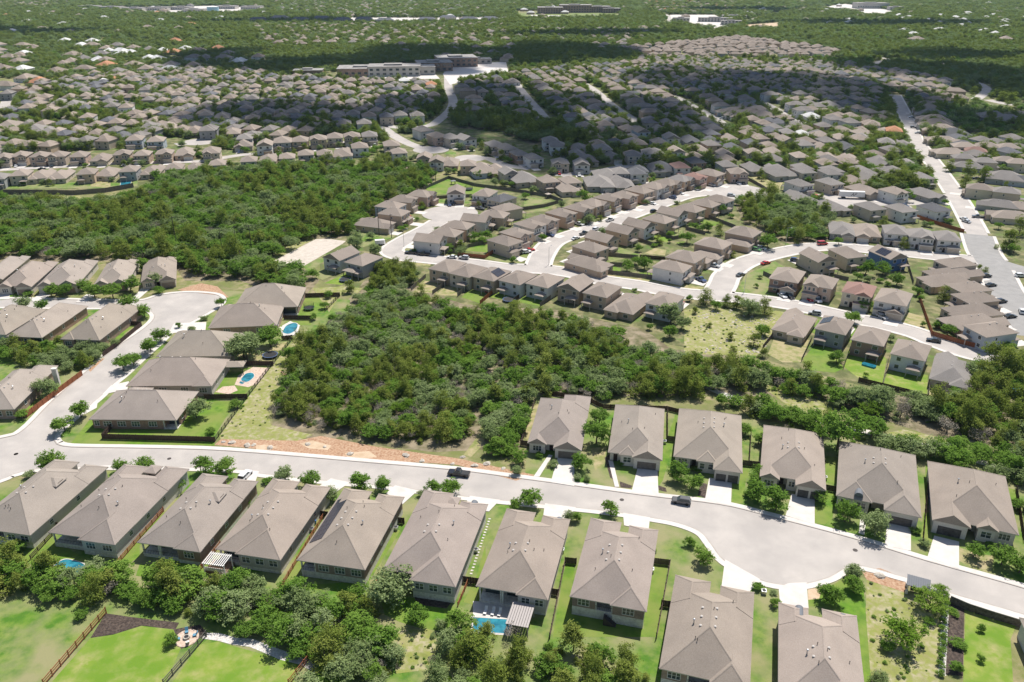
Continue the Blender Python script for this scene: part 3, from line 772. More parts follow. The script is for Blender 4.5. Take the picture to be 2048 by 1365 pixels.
    if pv:
        px0, px1, py0, py1 = pv; nx, ny = 3, 9
        sl = math.atan(pitch)
        for i in range(nx):
            for jx in range(ny):
                x0 = px0 + (px1 - px0) * i / nx + .03; x1 = px0 + (px1 - px0) * (i + 1) / nx - .03; y0 = py0 + (py1 - py0) * jx / ny + .03; y1 = py0 + (py1 - py0) * (jx + 1) / ny - .03
                pm = MB(); zz = [main_z(x, y, W, L, e, pitch, ov) + .12 for x, y in ((x0, y0), (x1, y0), (x1, y1), (x0, y1))]
                if max(abs(zz[0] - zz[3]), abs(zz[1] - zz[2])) > .02: continue
                v = [(x0, y0, zz[0]), (x1, y0, zz[1]), (x1, y1, zz[2]), (x0, y1, zz[3])]; pm.add(v + [(p[0], p[1], p[2] - .06) for p in v], [(0, 1, 2, 3), (0, 1, 5, 4), (1, 2, 6, 5), (2, 3, 7, 6), (3, 0, 4, 7)])
                pm.build('solar_panel', M['pv'], t)
    return t, W, L, ang, c
N2 = [(.42, -3.2, '', 'h'), (.62, 1.2, ''), (1, -2.6, 'G1', 'h')]        # street ends of the foreground row
HN = {}
HN['h1'] = bighouse('house', 'long tan hip-roofed house with a dark dormer, white car on its drive', (-62, 1052), (58, 1073), 24, 4.2,
    [(.3, 0, 'W1'), (.55, 2.4, 'P'), (1, 0, 'W2')], N2, (.52, .46, .39), 1.0, dormer=[(3.2, 3.5, 1.5)], sides=(0, 2), ang=-11)
HN['h2'] = bighouse('house', 'tan-roofed house with small square tower and blue back pool', (99, 1062), (232, 1088), 23.5, 4.3,
    [(.5, 3.0, 'P'), (1, -1.0, 'W2', 'h')], [(.36, -3.4, '', 'h'), (.66, 2, ''), (1, -4.5, '', 'h')], (.55, .52, .47), 1.2, tower=(.4, 14.2, 1.3, 4.9), sides=(0, 3), ang=-11)
HN['h3'] = bighouse('house', 'brown-walled house with dormer and covered back porch by a fire deck', (274, 1085), (402, 1103), 23, 4.2,
    [(.3, 2.6, 'P'), (.62, 2.8, 'P'), (1, -.4, 'W1', 'h')], N2, (.27, .19, .14), .9, True, dormer=[(3.4, 4, 1.5)], ang=-11)
HN['h4'] = bighouse('house', 'grey-walled house with tall back windows and white slatted pergola', (431, 1098), (563, 1118), 23, 4.3,
    [(.34, 1.6, 'P'), (1, -.6, 'W3', 'h')], N2, (.40, .37, .33), .9, vents=6, ang=-11.5)
HN['h5'] = bighouse('house', 'brick house with a long black solar array on its roof', (592, 1122), (731, 1139), 22.5, 4.7,
    [(.24, 2.2, 'P'), (1, 0, 'W3')], N2, (.27, .19, .15), 1.7, True, vents=6, pv=(-7.2, -4.0, -6.5, 9.5), ang=-11.5)
HN['h6'] = bighouse('house', 'grey-walled house with arched entry tower and bay back windows', (768, 1134), (914, 1168), 24, 4.9,
    [(.42, 1.6, 'P'), (1, -1.9, 'W3', 'h')], [(.42, -4.0, '', 'h'), (.64, 2.5, ''), (1, -1.5, '', 'h')], (.36, .345, .33), 1.7, tower=(-.3, 13.6, 1.2, 5.0), barrel=[(5.0, 12.5, .8)], ang=-12)
HN['h7'] = bighouse('house', 'pale-walled house with screened porch above a rectangular pool', (953, 1169), (1096, 1201), 22.5, 4.7,
    [(.34, 2.6, 'P'), (.6, 2.7, 'P'), (1, -.5, 'W2', 'h')], N2, (.50, .46, .42), .7, barrel=[(5.2, 12.2, .8)], ang=-13.5)
HN['h8'] = bighouse('house', 'brick house on a tall white base with a central porch stair', (1140, 1190), (1293, 1225), 22, 5.0,
    [(.32, 0, 'W1'), (.57, 2.2, 'P'), (1, -.4, 'W1', 'h')], N2, (.27, .19, .15), 2.3, True, vents=6, ang=-14.5)
HN['h9'] = bighouse('house', 'broad tan roof with six round vents beside the turnaround driveway', (1318, 1338), (1500, 1378), 21.5, 4.8,
    [(.3, 0, 'W1'), (.6, 2, 'P'), (1, -.8, 'W1', 'h')], N2, (.30, .22, .17), 2.0, True, vents=6, ang=-17)
HN['h10'] = bighouse('house', 'broad tan roof with two barrel-vaulted gables beside the meadow lot', (1556, 1398), (1737, 1439), 21.5, 4.6,
    [(.4, 0, 'W1'), (1, -.8, 'W1', 'h')], [(.34, -1.8, '', 'h'), (.6, 1, ''), (1, -2.4, '', 'h')], (.36, .31, .26), 1.0, barrel=[(-3.5, 10.6, .8), (4.6, 10.8, .8)], ang=-17)
HN['h11'] = bighouse('house', 'pale house edge rising beside the lime green lawn and retaining wall', (2112, 1402), (2276, 1444), 20, 4.4,
    [(1, 0, 'W2')], [(1, 0, '')], (.55, .52, .48), 0, ang=-14, vents=2)
# across the street, fronts towards the camera
HN['n1'] = bighouse('house', 'white-gabled house with dark entry arch beside the trail into the wood', (1056, 882), (1164, 898), 24, 3.3,
    [(.31, -.4, 'W1', 'g'), (.52, 1.6, 'D'), (1, -1.8, 'G1', 'g')], [(.5, 0, ''), (1, -3, '', 'h')], (.62, .58, .53), 0, ang=-10, vents=0, gcol=(.14, .12, .1))
HN['n2'] = bighouse('house', 'white stone house with a turret-like entry and wide brown garage', (1216, 904), (1325, 917), 25, 3.6,
    [(.22, 1.2, 'D'), (.48, -.6, 'W1', 'h'), (1, -1.4, 'G1', 'g')], [(1, 0, '')], (.62, .58, .52), 0, ang=-11, vents=0, gcol=(.13, .11, .09))
HN['n3'] = bighouse('house', 'pale house with arched front windows and twin single garage doors', (1347, 911), (1485, 934), 25, 3.7,
    [(.24, .4, 'W1'), (.36, 2.2, 'D'), (.62, -.6, 'W2', 'h'), (1, -3.6, 'G2', 'h')], [(1, 0, '')], (.54, .50, .45), 0, ang=-14, gcol=(.06, .055, .05), vents=6)
HN['n4'] = bighouse('house', 'cream gabled house with peaked centre dormer and twin dark garage doors', (1520, 944), (1652, 974), 24, 3.6,
    [(.26, -1.4, 'W1', 'g'), (.42, 2, 'D'), (.58, -.3, 'W1'), (1, -2.6, 'G2', 'g')], [(1, 0, '')], (.62, .57, .50), 0, ang=-18, gcol=(.06, .055, .05))
HN['n5'] = bighouse('house', 'large pale house with round turret, arched courtyard gate and brown garage', (1673, 980), (1843, 1034), 25, 3.8,
    [(.4, -.6, 'W2', 'h'), (.6, 4.5, 'D'), (1, -2.4, 'G1', 'h')], [(1, 0, '')], (.60, .55, .49), 0, ang=-22, barrel=[(-4.4, -11.8, 1.0), (5.6, -12.6, .8)], gcol=(.09, .075, .065), tower=(.4, -8.6, 1.3, 4.4))
HN['n6'] = bighouse('house', 'white and stone house with low dark garage at its left and gabled porch', (1863, 1026), (2040, 1078), 24, 3.7,
    [(.42, -1.6, 'G1', 'g'), (.55, 2.5, 'D'), (.76, -.8, 'W1', 'g'), (1, 0, 'W1')], [(1, 0, '')], (.60, .56, .51), 0, ang=-23, gcol=(.05, .045, .04), vents=0)
HN['n7'] = bighouse('house', 'pale house beyond the white and stone house at the street bend', (2070, 1095), (2240, 1150), 24, 3.7, [(.5, -1, 'G1', 'g'), (1, 0, 'W1')], [(1, 0, '')], (.55, .5, .45), 0, ang=-26)
# west side: corner block along the side street (long walls towards the camera)
HN['c1'] = bighouse('house', 'brick corner house with long tan roof inside a dark board fence', (178, 838), (352, 842), 16, 3.4,
    [(.1, .3, 'W1'), (.6, 0, 'W3'), (.84, 0, 'W1'), (1, 2.8, 'P')], [(.12, 0, ''), (.4, -2, '', 'h'), (1, 0, '')], (.33, .20, .14), 0, True, ang=-1, sides=(0, 2), vents=4)
HN['c2'] = bighouse('house', 'long stone-walled house with patio wing beside a kidney pool', (252, 772), (424, 772), 17, 3.6,
    [(.28, 1.5, 'W1'), (.8, 0, 'W2'), (1, -.5, 'W1', 'h')], [(1, 0, '')], (.46, .42, .37), 0, ang=1, sides=(0, 2), vents=6)
HN['c3'] = bighouse('house', 'tan-roofed house between the pool house and the trampoline oak', (313, 712), (462, 714), 17, 3.4,
    [(.3, 1, ''), (1, 0, 'W2')], [(.3, -1.6, '', 'h'), (1, 0, '')], (.42, .36, .30), 0, ang=1, sides=(0, 2))
HN['c4'] = bighouse('house', 'wide hipped house with a curved end above a turquoise pool', (412, 663), (556, 645), 17, 3.5,
    [(.5, 0, 'W1'), (1, 0, 'W1')], [(.35, -2, '', 'h'), (1, 0, '')], (.38, .27, .2), 0, True, ang=6, sides=(0, 2))
HN['c5'] = bighouse('house', 'brick house with tall rear windows beside the netted trampoline lawn', (468, 614), (594, 617), 19, 3.7,
    [(.3, 0, ''), (.7, 0, 'W2'), (1, 1.6, 'P')], [(1, 0, '')], (.32, .21, .16), 0, True, ang=4, sides=(0, 2), vents=5)
# west of the side street
HN['w1'] = bighouse('house', 'white-walled house at the end of the west row beside the road', (-70, 664), (8, 672), 22, 3.4, [(1, 0, 'W2')], [(.4, -2, '', 'h'), (1, 0, '')], (.66, .62, .57), 0, ang=-6)
HN['w2'] = bighouse('house', 'brick house with green-tinted back windows and covered porch by the hedge', (14, 672), (82, 677), 26, 3.5,
    [(.6, 0, 'W2'), (1, 1.8, 'P')], [(1, -1.5, '', 'h')], (.33, .21, .15), 0, True, ang=-5)
HN['w3'] = bighouse('house', 'steep-roofed brick house with bay window at the street corner fence', (121, 678), (199, 681), 27, 3.6,
    [(.3, -.4, 'W1', 'h'), (.62, .8, 'W1'), (1, 0, 'W1')], [(.5, 0, ''), (1, -1.5, '', 'h')], (.36, .24, .18), 0, True, ang=-5, pitch=.72, vents=4)
HN['w4'] = bighouse('house', 'brick house with white chimney behind the rust red fence', (-60, 818), (25, 822), 24, 3.5, [(.5, 0, 'W1'), (1, 0, 'W2')], [(.45, 0, ''), (1, -3, '', 'h')], (.36, .25, .19), 0, True, ang=3, chimney=(8.5, 9), sides=(0, 2))
for i, (k, A, B, L, an, lb) in enumerate((('x1', (-40, 556), (6, 559), 24, 8, 'tan-roofed house beside the road, under the left wood'),
        ('x2', (0, 570), (62, 575), 25, 8, 'house with arched stone entry and clipped front shrubs under the left wood'),
        ('x3', (80, 566), (152, 574), 25, 10, 'brick house with stepped front gables under the left wood'),
        ('x4', (190, 566), (256, 566), 24, 14, 'tan hip-roofed house half hidden by street trees under the left wood'),
        ('x5', (282, 560), (352, 560), 24, 20, 'cream gabled house at the turnaround bulb under the left wood'))):
    HN[k] = bighouse('house', lb, A, B, L, 3.4, [(.36, -1, 'W1', 'g'), (.55, 1.5, 'D'), (1, -2, 'G1', 'g')], [(.6, 0, ''), (1, -2, '', 'h')], RND.choice([(.5, .42, .33), (.36, .25, .19), (.55, .5, .43)]), 0, ang=an, vents=2, gcol=(.3, .22, .15))
# ------------------------------------------------------------------ the neighbourhoods beyond: house kinds, then every house
def mwin(w, h):
    def f():
        mb = MB(); mb.box(-w / 2, w / 2, -.07, .04, 0, h, 0); mb.box(-w / 2 + .1, w / 2 - .1, -.09, -.07, .1, h - .1, 1); return mb.mesh('window', [M['white'], M['glass']])
    return cached(('mw', w, h), f)
PROTO = {}
def proto(kind, m):
    """parts of a house kind: list of (name, mesh, loc, rz, colour role); front is local -y, m = +-1 mirrors it"""
    if (kind, m) in PROTO: return PROTO[(kind, m)]
    parts = []; wl = MB(); rf = MB()
    def walls(x0, x1, y0, y1, z0, z1): wl.prism([(x0, y0), (x1, y0), (x1, y1), (x0, y1)], z0, z1, 0, False, False)
    def xr(a, b): return (a, b) if m > 0 else (-b, -a)
    def W(x, y, z, face, w=1.1, h=1.4): parts.append(('window', mwin(w, h), (x * m, y, z), {'f': 0, 'b': math.pi, 'l': -math.pi / 2 * m, 'r': math.pi / 2 * m}[face], None))
    def G(x, y, w=4.8): parts.append(('garage_door', gdoor(w, 2.2), (x * m, y, 0), 0, 'door'))
    def patio(x0, x1, y0, dep, z=2.7):
        pm = MB(); a, b = xr(x0, x1); pm.hip(a, b, y0 - .6, y0 + dep, z, .3, 'g', 'h', t=.15)
        parts.append(('patio_roof', pm.mesh('patio_roof', [M['shingle'], M['trim'], M['trim'], M['trim']]), (0, 0, 0), 0, 'roof'))
        for q in (a + .25, b - .25): parts.append(('post', cached(('pp', z), lambda: (lambda k: (k.box(-.09, .09, -.09, .09, 0, z - .1), k.mesh('post', [M['trim']]))[1])(MB())), (q, y0 + dep - .3, 0), 0, None))
    o = .4
    if kind in 'AF':                                     # two storeys, hip roof, garage block with its own little roof
        w, l, e = (4.4, 6.0, 5.5) if kind == 'A' else (4.9, 6.6, 5.6)
        walls(-w, w, -l, l, 0, e); rf.hip(-w - o, w + o, -l - o, l + o, e, .5)
        a, b = xr(-.6, w - .15); walls(a, b, -l - 1.6, -l + .5, 0, 2.75); rf.hip(a - o, b + o, -l - 1.6 - o, -l + 1.2, 2.75, .42, 'g' if kind == 'F' else 'h', 'g')
        a, b = xr(-w + .1, -.9); rf.hip(a, b, -l - 1.3, -l + .6, 2.55, .35, 'h', 'g')
        G((w - .75) / 2, -l - 1.6); W(1.2, -l, 3.5, 'f'); W(3.1, -l, 3.5, 'f'); W(-2.6, -l, 3.5, 'f', 1.6); W(-2.6, -l, .9, 'f', 1.3)
        for z in (.9, 3.5): W(w, l * .3, z, 'r', .9, 1.2); W(-w, -l * .2, z, 'l', .9, 1.2)
        W(-2.4, l, 3.5, 'b', 1.7); W(2.2, l, 3.5, 'b', 1.3); W(2.4, l, .9, 'b', 1.3); patio(-w + .3, -.4, l, 2.6)
        parts.append(('door', fdoor(), (-1.5 * m, -l, 0), 0, None)); hh = 7.0
    elif kind == 'B':                                    # two storeys, roof ridge across, front gable over the bedrooms
        w, l, e = 4.7, 5.6, 5.6
        walls(-w, w, -l, l, 0, e); rf.hip(-w - o, w + o, -l - o, l + o, e, .48, axis='y')
        a, b = xr(-.2, w - .1); walls(a, b, -l - 1.0, -l + .5, 0, e - .05); rf.hip(a - o, b + o, -l - 1.0 - o, -l + 3.2, e + .04, .55, 'g', 'g')
        a, b = xr(-.5, w - .05); rf.hip(a - .2, b + .2, -l - 2.3, -l - .2, 2.8, .3, 'h', 'g'); walls(a, b, -l - 2.0, -l - .9, 0, 2.8)
        G((w - .5) / 2, -l - 2.0); W(1.0, -l - 1.0, 3.7, 'f', 1.0); W(2.5, -l - 1.0, 3.7, 'f', 1.0); W(3.9, -l - 1.0, 3.7, 'f', .8); W(-2.6, -l, 3.6, 'f', 1.4); W(-2.9, -l, .8, 'f', 1.2)
        for z in (.9, 3.6): W(w, 1, z, 'r', .9, 1.2); W(-w, 2, z, 'l', .9, 1.2)
        for x in (-3, -.6, 2.6): W(x, l, 3.6, 'b', 1.2)
        W(2.6, l, .9, 'b', 1.3); patio(-w + .3, .2, l, 2.4); parts.append(('door', fdoor(), (-1.3 * m, -l, 0), 0, None)); hh = 7.0
    elif kind == 'D':                                    # two storeys, plain gables front and back
        w, l, e = 4.2, 5.8, 5.5
        walls(-w, w, -l, l, 0, e); rf.hip(-w - o, w + o, -l - o, l + o, e, .5, 'g', 'g')
        a, b = xr(-.4, w - .2); walls(a, b, -l - 1.4, -l + .5, 0, 2.7); rf.hip(a - .3, b + .3, -l - 1.8, -l + 1, 2.7, .35, 'h', 'g')
        G((w - .6) / 2, -l - 1.4); W(-2, -l, 3.6, 'f', 1.4); W(1.8, -l, 3.6, 'f', 1.4); W(-2.4, -l, .9, 'f', 1.2)
        for z in (.9, 3.6): W(w, 1, z, 'r', .9, 1.2); W(-w, 2, z, 'l', .9, 1.2)
        for x in (-2.4, 1.8): W(x, l, 3.6, 'b', 1.5); W(x + .4, l, .9, 'b', 1.3)
        patio(-w + .2, .5, l, 2.6); hh = 7.0
    elif kind in 'CE':                                   # one storey
        w, l, e = (5.0, 8.2, 2.9) if kind == 'C' else (7.2, 9.4, 3.2)
        walls(-w, w, -l, l, 0, e); rf.hip(-w - o, w + o, -l - o, l + o, e, .52)
        a, b = xr(-.4, w - .2); walls(a, b, -l - 1.8, -l + .5, 0, e - .03); rf.hip(a - o, b + o, -l - 1.8 - o, -l + (b - a) / 2 + 1.4, e + .04, .52, 'g' if kind == 'C' else 'h', 'g')
        a2, b2 = xr(-w + .2, -.2); walls(a2, b2, l - .5, l + 1.4, 0, e - .03); rf.hip(a2 - o, b2 + o, l - (b2 - a2) / 2 - 1.4, l + 1.4 + o, e + .04, .5, 'g', 'h')
        G((w - .6) / 2, -l - 1.8); W(-w * .55, -l, .9, 'f', 1.6); W(-w * .55, l + 1.4, .9, 'b', 1.8); W(w * .5, l, .8, 'b', 1.8)
        for y in (-.4, .3): W(w, y * l, 1, 'r', .9, 1.1); W(-w, y * l, 1, 'l', .9, 1.1)
        hh = 4.2 if kind == 'C' else 5.0
    elif kind == 'H':                                    # two storeys with a long one-storey garage wing on one side
        w, l, e = 5.2, 6.0, 5.7
        walls(-w, w, -l, l, 0, e); rf.hip(-w - o, w + o, -l - o, l + o, e, .48)
        a, b = xr(w - .5, w + 5.2); walls(a, b, -l - .8, l - 1.5, 0, 2.8); rf.hip(a - o, b + o, -l - .8 - o, l - 1.5 + o, 2.8, .42, 'h', 'h')
        a, b = xr(-3, .4); walls(a, b, -l - 1.2, -l + .4, 0, 2.7); rf.hip(a - .3, b + .3, -l - 1.5, -l + 1, 2.7, .5, 'g', 'g')
        G(w + 2.4, -l - .8); W(-3, -l, 3.7, 'f', 1.3); W(2.6, -l, 3.7, 'f', 1.3); W(-1.3, -l - 1.2, .8, 'f', 1.4); W(-w, 0, 3.7, 'l', .9, 1.2); W(-w, 2, .9, 'l', .9, 1.2)
        for x in (-3, 2): W(x, l, 3.7, 'b', 1.4); W(x, l, .9, 'b', 1.4)
        hh = 7.0
    vt = [('roof_vent', vent_mesh(), (.5 * m, q, {'A': 5.5, 'F': 5.6, 'B': 5.6, 'D': 5.5, 'C': 2.9, 'E': 3.2, 'H': 5.7}[kind] + {'A': 2.2, 'F': 2.45, 'B': 2.25, 'D': 2.1, 'C': 2.55, 'E': 3.6, 'H': 2.4}[kind]), 0, None) for q in (-1.2, 1.5)]
    res = [('walls', wl.mesh('walls', [M['wall']]), (0, 0, 0), 0, 'wall'), ('roof', rf.mesh('roof', [M['shingle'], M['trim'], M['wall'], M['trim']]), (0, 0, 0), 0, 'roof')] + parts
    PROTO[(kind, m)] = (res, vt, hh, (w, l)); return PROTO[(kind, m)]
WC = {'t': (.50, .375, .27), 'b': (.55, .46, .36), 'w': (.66, .64, .61), 'g': (.33, .33, .32), 'k': (.32, .20, .14), 'u': (.07, .15, .32), 'c': (.58, .50, .38), 'p': (.50, .36, .28), 's': (.42, .46, .50), 'q': (.19, .33, .36)}
WN = {'t': 'tan', 'b': 'beige', 'w': 'white', 'g': 'grey', 'k': 'brick', 'u': 'blue', 'c': 'cream', 'p': 'pinkish', 's': 'pale blue-grey', 'q': 'teal'}
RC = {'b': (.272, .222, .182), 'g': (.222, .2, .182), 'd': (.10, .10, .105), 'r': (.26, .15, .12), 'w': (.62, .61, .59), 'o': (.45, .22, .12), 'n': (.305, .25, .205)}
RN = {'b': 'brown', 'g': 'grey', 'd': 'charcoal', 'r': 'red-brown', 'w': 'white', 'o': 'terracotta', 'n': 'light brown'}
KN = {'A': 'two-storey', 'B': 'two-storey', 'D': 'gabled two-storey', 'F': 'two-storey', 'C': 'single-storey', 'E': 'low hip-roofed', 'H': 'two-storey winged'}
HOUSES = []                                              # X, Y, facing, kind, wall, roof, m, label, group, scale
def face(p, q, side):                                    # direction facing off a street drawn p->q in photo px
    a, b = g(*p), g(*q); an = math.atan2(b[1] - a[1], b[0] - a[0]); return an + (math.pi / 2 if side > 0 else -math.pi / 2)
ORD = ['first', 'second', 'third', 'fourth', 'fifth', 'sixth', 'seventh', 'eighth', 'ninth', 'tenth', 'eleventh', 'twelfth', 'thirteenth', 'fourteenth', 'fifteenth']
def rowh(reg, fa, data, where, start=None, sc=1.0, group=None, jit=.04):
    """data: 'x,y,kind,wall,roof' at the roof's middle; where: words; start: landmark the counting starts from"""
    for i, q in enumerate(data.split()):
        f = q.split(','); x, y = float(f[0]), float(f[1]); k = f[2] if len(f) > 2 else RND.choice('AABCDFC'); 
        wv = f[3] if len(f) > 3 else RND.choice('ttbbwwwggcps'); rv = f[4] if len(f) > 4 else RND.choice('bbbgggnd' if start is None else 'bbn')
        m = RND.choice((-1, 1)); hh = {'C': 4.0, 'E': 4.4 * sc}.get(k, 7.0)
        X, Y = g(x, y, hh, reg); a = fa if not isinstance(fa, list) else fa[min(i, len(fa) - 1)]
        if start: lb = f'{ORD[i]} house from {start}, {WN[wv]} {KN[k]}, {where}'
        else: lb = f'{WN[wv]} {KN[k]} house with {RN[rv]} roof {where}'
        if sc == 1: sc2 = 1.1 if pscale(X, Y) > 2.9 else 1.22
        else: sc2 = sc
        if len(lb.split()) > 16: lb = lb.replace(' house from', ' from')
        lb = ' '.join(lb.split()[:16])
        HOUSES.append([X, Y, a + RND.uniform(-jit, jit), k, wv, rv, m, lb, group or ('houses ' + where), sc2])
fA = face((865, 540), (1240, 620), 1); f1 = face((784, 500), (900, 427), -1); f2 = face((1105, 486), (1375, 391), -1); f2b = f2 + math.pi
rowh('S1', fA, '875,75,D,w,b 1015,105,A,g,b', 'beside the drainage channel', 'the channel')
rowh('S2', fA, '780,785,A,t,b 945,822,A,b,b 1137,850,A,t,b 1345,878,A,w,b 1562,902,A,w,b 1806,930,D,t,b', 'backing onto the central wood', 'the scrub corner')
rowh('S3', fA, '420,975,A,t,b 635,1090,C,t,b 922,1055,A,w,b', 'backing onto the wood', 'the slatted yard deck')
rowh('S2', f1, '190,455,C,t,b 350,362,A,t,b 322,305,A,s,b 425,258,B,t,b 565,218,B,p,b', 'on the round close', 'the twin poles')
rowh('S2', [-1.55, -1.9, -2.3, -2.6], '850,192,D,w,b 1080,208,A,w,b 1215,250,A,b,d 1255,325,A,c,b', 'at the head of the close', 'the big green lawn')
rowh('S2', f1 + math.pi, '640,572,D,w,b 770,522,A,t,b 865,465,A,t,b 1010,412,D,w,b 1152,378,A,t,b', 'on the inner side of the close', 'the two black pickups')
rowh('S2', f2, '1240,585,A,b,b 1332,522,B,t,b 1440,455,B,w,b 1545,418,B,p,b 1690,365,B,t,b 1832,325,B,t,b', 'on the climbing street', 'the red car')
rowh('S3', f2, '345,288,B,t,b 470,245,B,t,b 590,225,B,p,b 715,185,A,t,b 830,155,B,w,b 935,125,B,t,b 1040,95,B,t,g 1155,78,B,p,r 1280,52,F,t,b', 'up the climbing street', 'the dark front-yard oak')
rowh('S3', [-1.6], '1500,38,B,p,b', 'facing the wide oval turnaround', 'the corner')
rowh('S3', f2b, '325,635,A,t,b 415,562,D,t,b 580,500,D,t,b 715,455,D,w,b 875,415,A,t,b 980,362,D,w,b 1118,330,A,t,b 1240,292,A,t,b 1352,258,A,w,b', 'on the lower side of the climbing street', 'the corner bungalow')
rowh('S3', f2b, '310,770,C,t,b', 'on the corner of the climbing street', 'the street lamp')
fS = face((1445, 570), (1537, 511), 1)
rowh('S3', fS - math.pi + .05, '980,790,A,w,b 1090,715,H,t,b 1310,610,H,t,b 1550,520,H,t,b', 'on the bend', 'the white corner house')
fQ = face((1536, 603), (1761, 648), 1)
rowh('S4', fQ + math.pi, '160,860,F,k,b 430,912,B,p,b 735,972,B,c,r 1010,1035,F,w,n', 'fronting the curved street', 'the grassy corner')
rowh('S4', 1.9, '405,712,D,b,b 640,680,A,c,b 965,690,D,u,b', 'backing onto the shrubby yards', 'the dark blue car')
rowh('S4', -1.85, '590,498,C,g,g 790,512,C,t,b 1020,502,A,w,g 1222,532,B,w,g 1432,552,A,w,g', 'facing the bend street', 'the scrub copse')
rowh('S4', .25, '1505,760,A,b,b 1480,850,C,t,b 1420,905,C,t,b 1612,955,A,c,b 1665,1035,A,t,b 1640,1150,C,b,b 1640,1235,C,k,b 1790,1288,A,s,b', 'facing the grey avenue', 'the junction')
rowh('S5', fQ, '600,262,C,b,b 855,265,A,g,b 1085,332,A,k,b 1340,420,A,w,b 1600,560,C,b,g', 'backing onto the greenbelt', 'the rocky meadow')
rowh('S4', -1.2, '250,130,A,w,g 495,120,A,b,g 762,185,C,b,n 1010,192,B,w,n 1250,215,C,g,g', 'along the box-truck close', 'the mown slope')
rowh('S4', 1.9, '245,245,C,g,g 500,315,C,b,g 820,315,A,b,g 1068,330,A,w,g 1330,325,A,w,d', 'below the box-truck close', 'the dark scrub')
rowh('S4', 1.8, '90,45,E,g,g 290,30,A,b,g 510,22,A,w,g 740,45,E,b,g 790,90,C,b,g 990,55,E,b,g 1220,75,A,b,g', 'above the box-truck close', 'the turnaround fence')
rowh('S4', 2.7, '1700,165,A,c,b 1900,85,E,g,g 1915,192,A,b,g 1860,305,C,g,g 1945,395,C,c,n 2045,325,C,b,n 2020,110,C,s,d', 'across the pale avenue', 'the lawn corner', jit=.15)
fL = face((0, 340), (412, 322), -1)
rowh('S6', fL, '30,440,B,b,b 165,425,B,t,b 320,428,B,p,b 470,425,B,b,b 635,425,A,p,b 812,455,C,c,b 980,412,B,t,b 1140,415,A,t,b 1315,405,B,t,b 1485,412,C,t,b 1690,388,B,b,b', 'in the front-lit left row', 'the white parked cars')
rowh('S6', fL + math.pi, '-20,600,A,g,g 165,572,A,c,b 330,590,C,c,b 480,592,C,c,b 695,560,A,t,b 865,570,C,c,b 1035,540,A,g,b 1220,555,C,b,b 1395,520,A,b,b 1570,535,C,b,b 1740,490,A,b,b', 'above the stockade fence', 'the grey-roofed end')
rowh('S7', fL + math.pi, '390,862,A,b,b 545,862,C,c,b 695,838,A,b,b 845,812,A,g,b 995,810,A,c,b 1145,820,C,s,b 1277,762,A,w,b 1590,798,A,w,b 1530,745,A,b,b', 'above the left wood', 'the corner house')
rowh('S7', fL, '95,800,B,b,b 350,745,C,b,b 520,745,D,w,b 660,720,F,g,b 802,712,A,t,b 945,700,B,t,b 1078,685,A,c,b 1215,678,B,t,b 1355,672,A,b,g', 'at the edge of the cloud shade', 'the lawn corner')
rowh('T5', -1.0, '185,435,A,w,g 300,478,A,p,b 410,490,A,b,g 525,500,D,w,g', 'above the winding close', 'the slope')
rowh('T5', 1.6, '195,640,D,t,b 295,668,D,w,b 400,690,C,t,b 545,695,A,t,b', 'below the winding close', 'the scrub')
rowh('T5', -1.2, '760,548,A,b,g 850,572,A,b,g 955,612,A,k,g 1065,642,A,w,g', 'on the short close', 'the grass slope')
rowh('T5', 1.9, '655,740,E,s,b 770,745,C,t,b 870,760,D,b,g 985,812,E,b,g 1185,825,B,t,b 1360,828,A,c,b 1330,890,C,c,b', 'beyond the green yards', 'the solar roof')
SH = 'in the shaded rows around the dark copse'
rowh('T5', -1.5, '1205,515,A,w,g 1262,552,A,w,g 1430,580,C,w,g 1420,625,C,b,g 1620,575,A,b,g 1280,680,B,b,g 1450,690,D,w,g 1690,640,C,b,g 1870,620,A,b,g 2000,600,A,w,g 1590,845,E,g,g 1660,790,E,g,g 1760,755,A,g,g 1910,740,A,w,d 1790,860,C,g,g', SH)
fa = face((1032, 170), (1100, 250), 1); fb = face((1190, 182), (1262, 237), 1)
rowh('T5', fa + math.pi, '1100,60 1125,95 1165,112 1195,150 1240,190 1290,228 1325,268 1385,325', SH)
rowh('T5', fa, '800,125 880,160 950,228 975,290 1000,335 790,90', SH)
rowh('T5', fb + math.pi, '1640,42,C,t,n 1705,80,A,t,n 1745,110,A,b,b 1830,165 1885,205 1945,245 1995,290', SH)
rowh('T5', fb, '1430,125,A,s,g 1500,160,A,q,g 1540,212 1600,252 1640,310,C,u,d 1355,85', SH)
rowh('T5', 0.2, '490,90 540,122,A,p,r 590,180 605,222,C 590,270', SH)
rowh('T5', -1.4, '560,55 625,50 700,62 790,48 860,60 905,48 1200,45,A,c,n 1310,30,A,t,n 1440,40,A,t,n', SH)
rowh('T5', -1.4, '1480,400 1610,440,C 1760,365,D,b,g 1640,390 1540,480,C 1860,500,C 1730,540,C 1830,430,C 1930,440 1990,370', SH)
SL = 'in the shaded rows under the brick school'
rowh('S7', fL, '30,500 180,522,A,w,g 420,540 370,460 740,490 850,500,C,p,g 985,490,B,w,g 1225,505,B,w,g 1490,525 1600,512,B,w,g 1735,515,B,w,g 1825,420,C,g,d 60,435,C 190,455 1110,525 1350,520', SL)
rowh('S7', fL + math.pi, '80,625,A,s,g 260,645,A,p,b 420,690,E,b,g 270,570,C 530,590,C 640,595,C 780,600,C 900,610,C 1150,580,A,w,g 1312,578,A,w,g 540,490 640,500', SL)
rowh('S7', fL + math.pi, '640,405,C 750,410,C 875,390,A,w,g 990,425 1110,435,C 1215,410,A,b,g 1330,440,C 1450,410,A,w,g 1565,440,C 1690,445,C', SL)
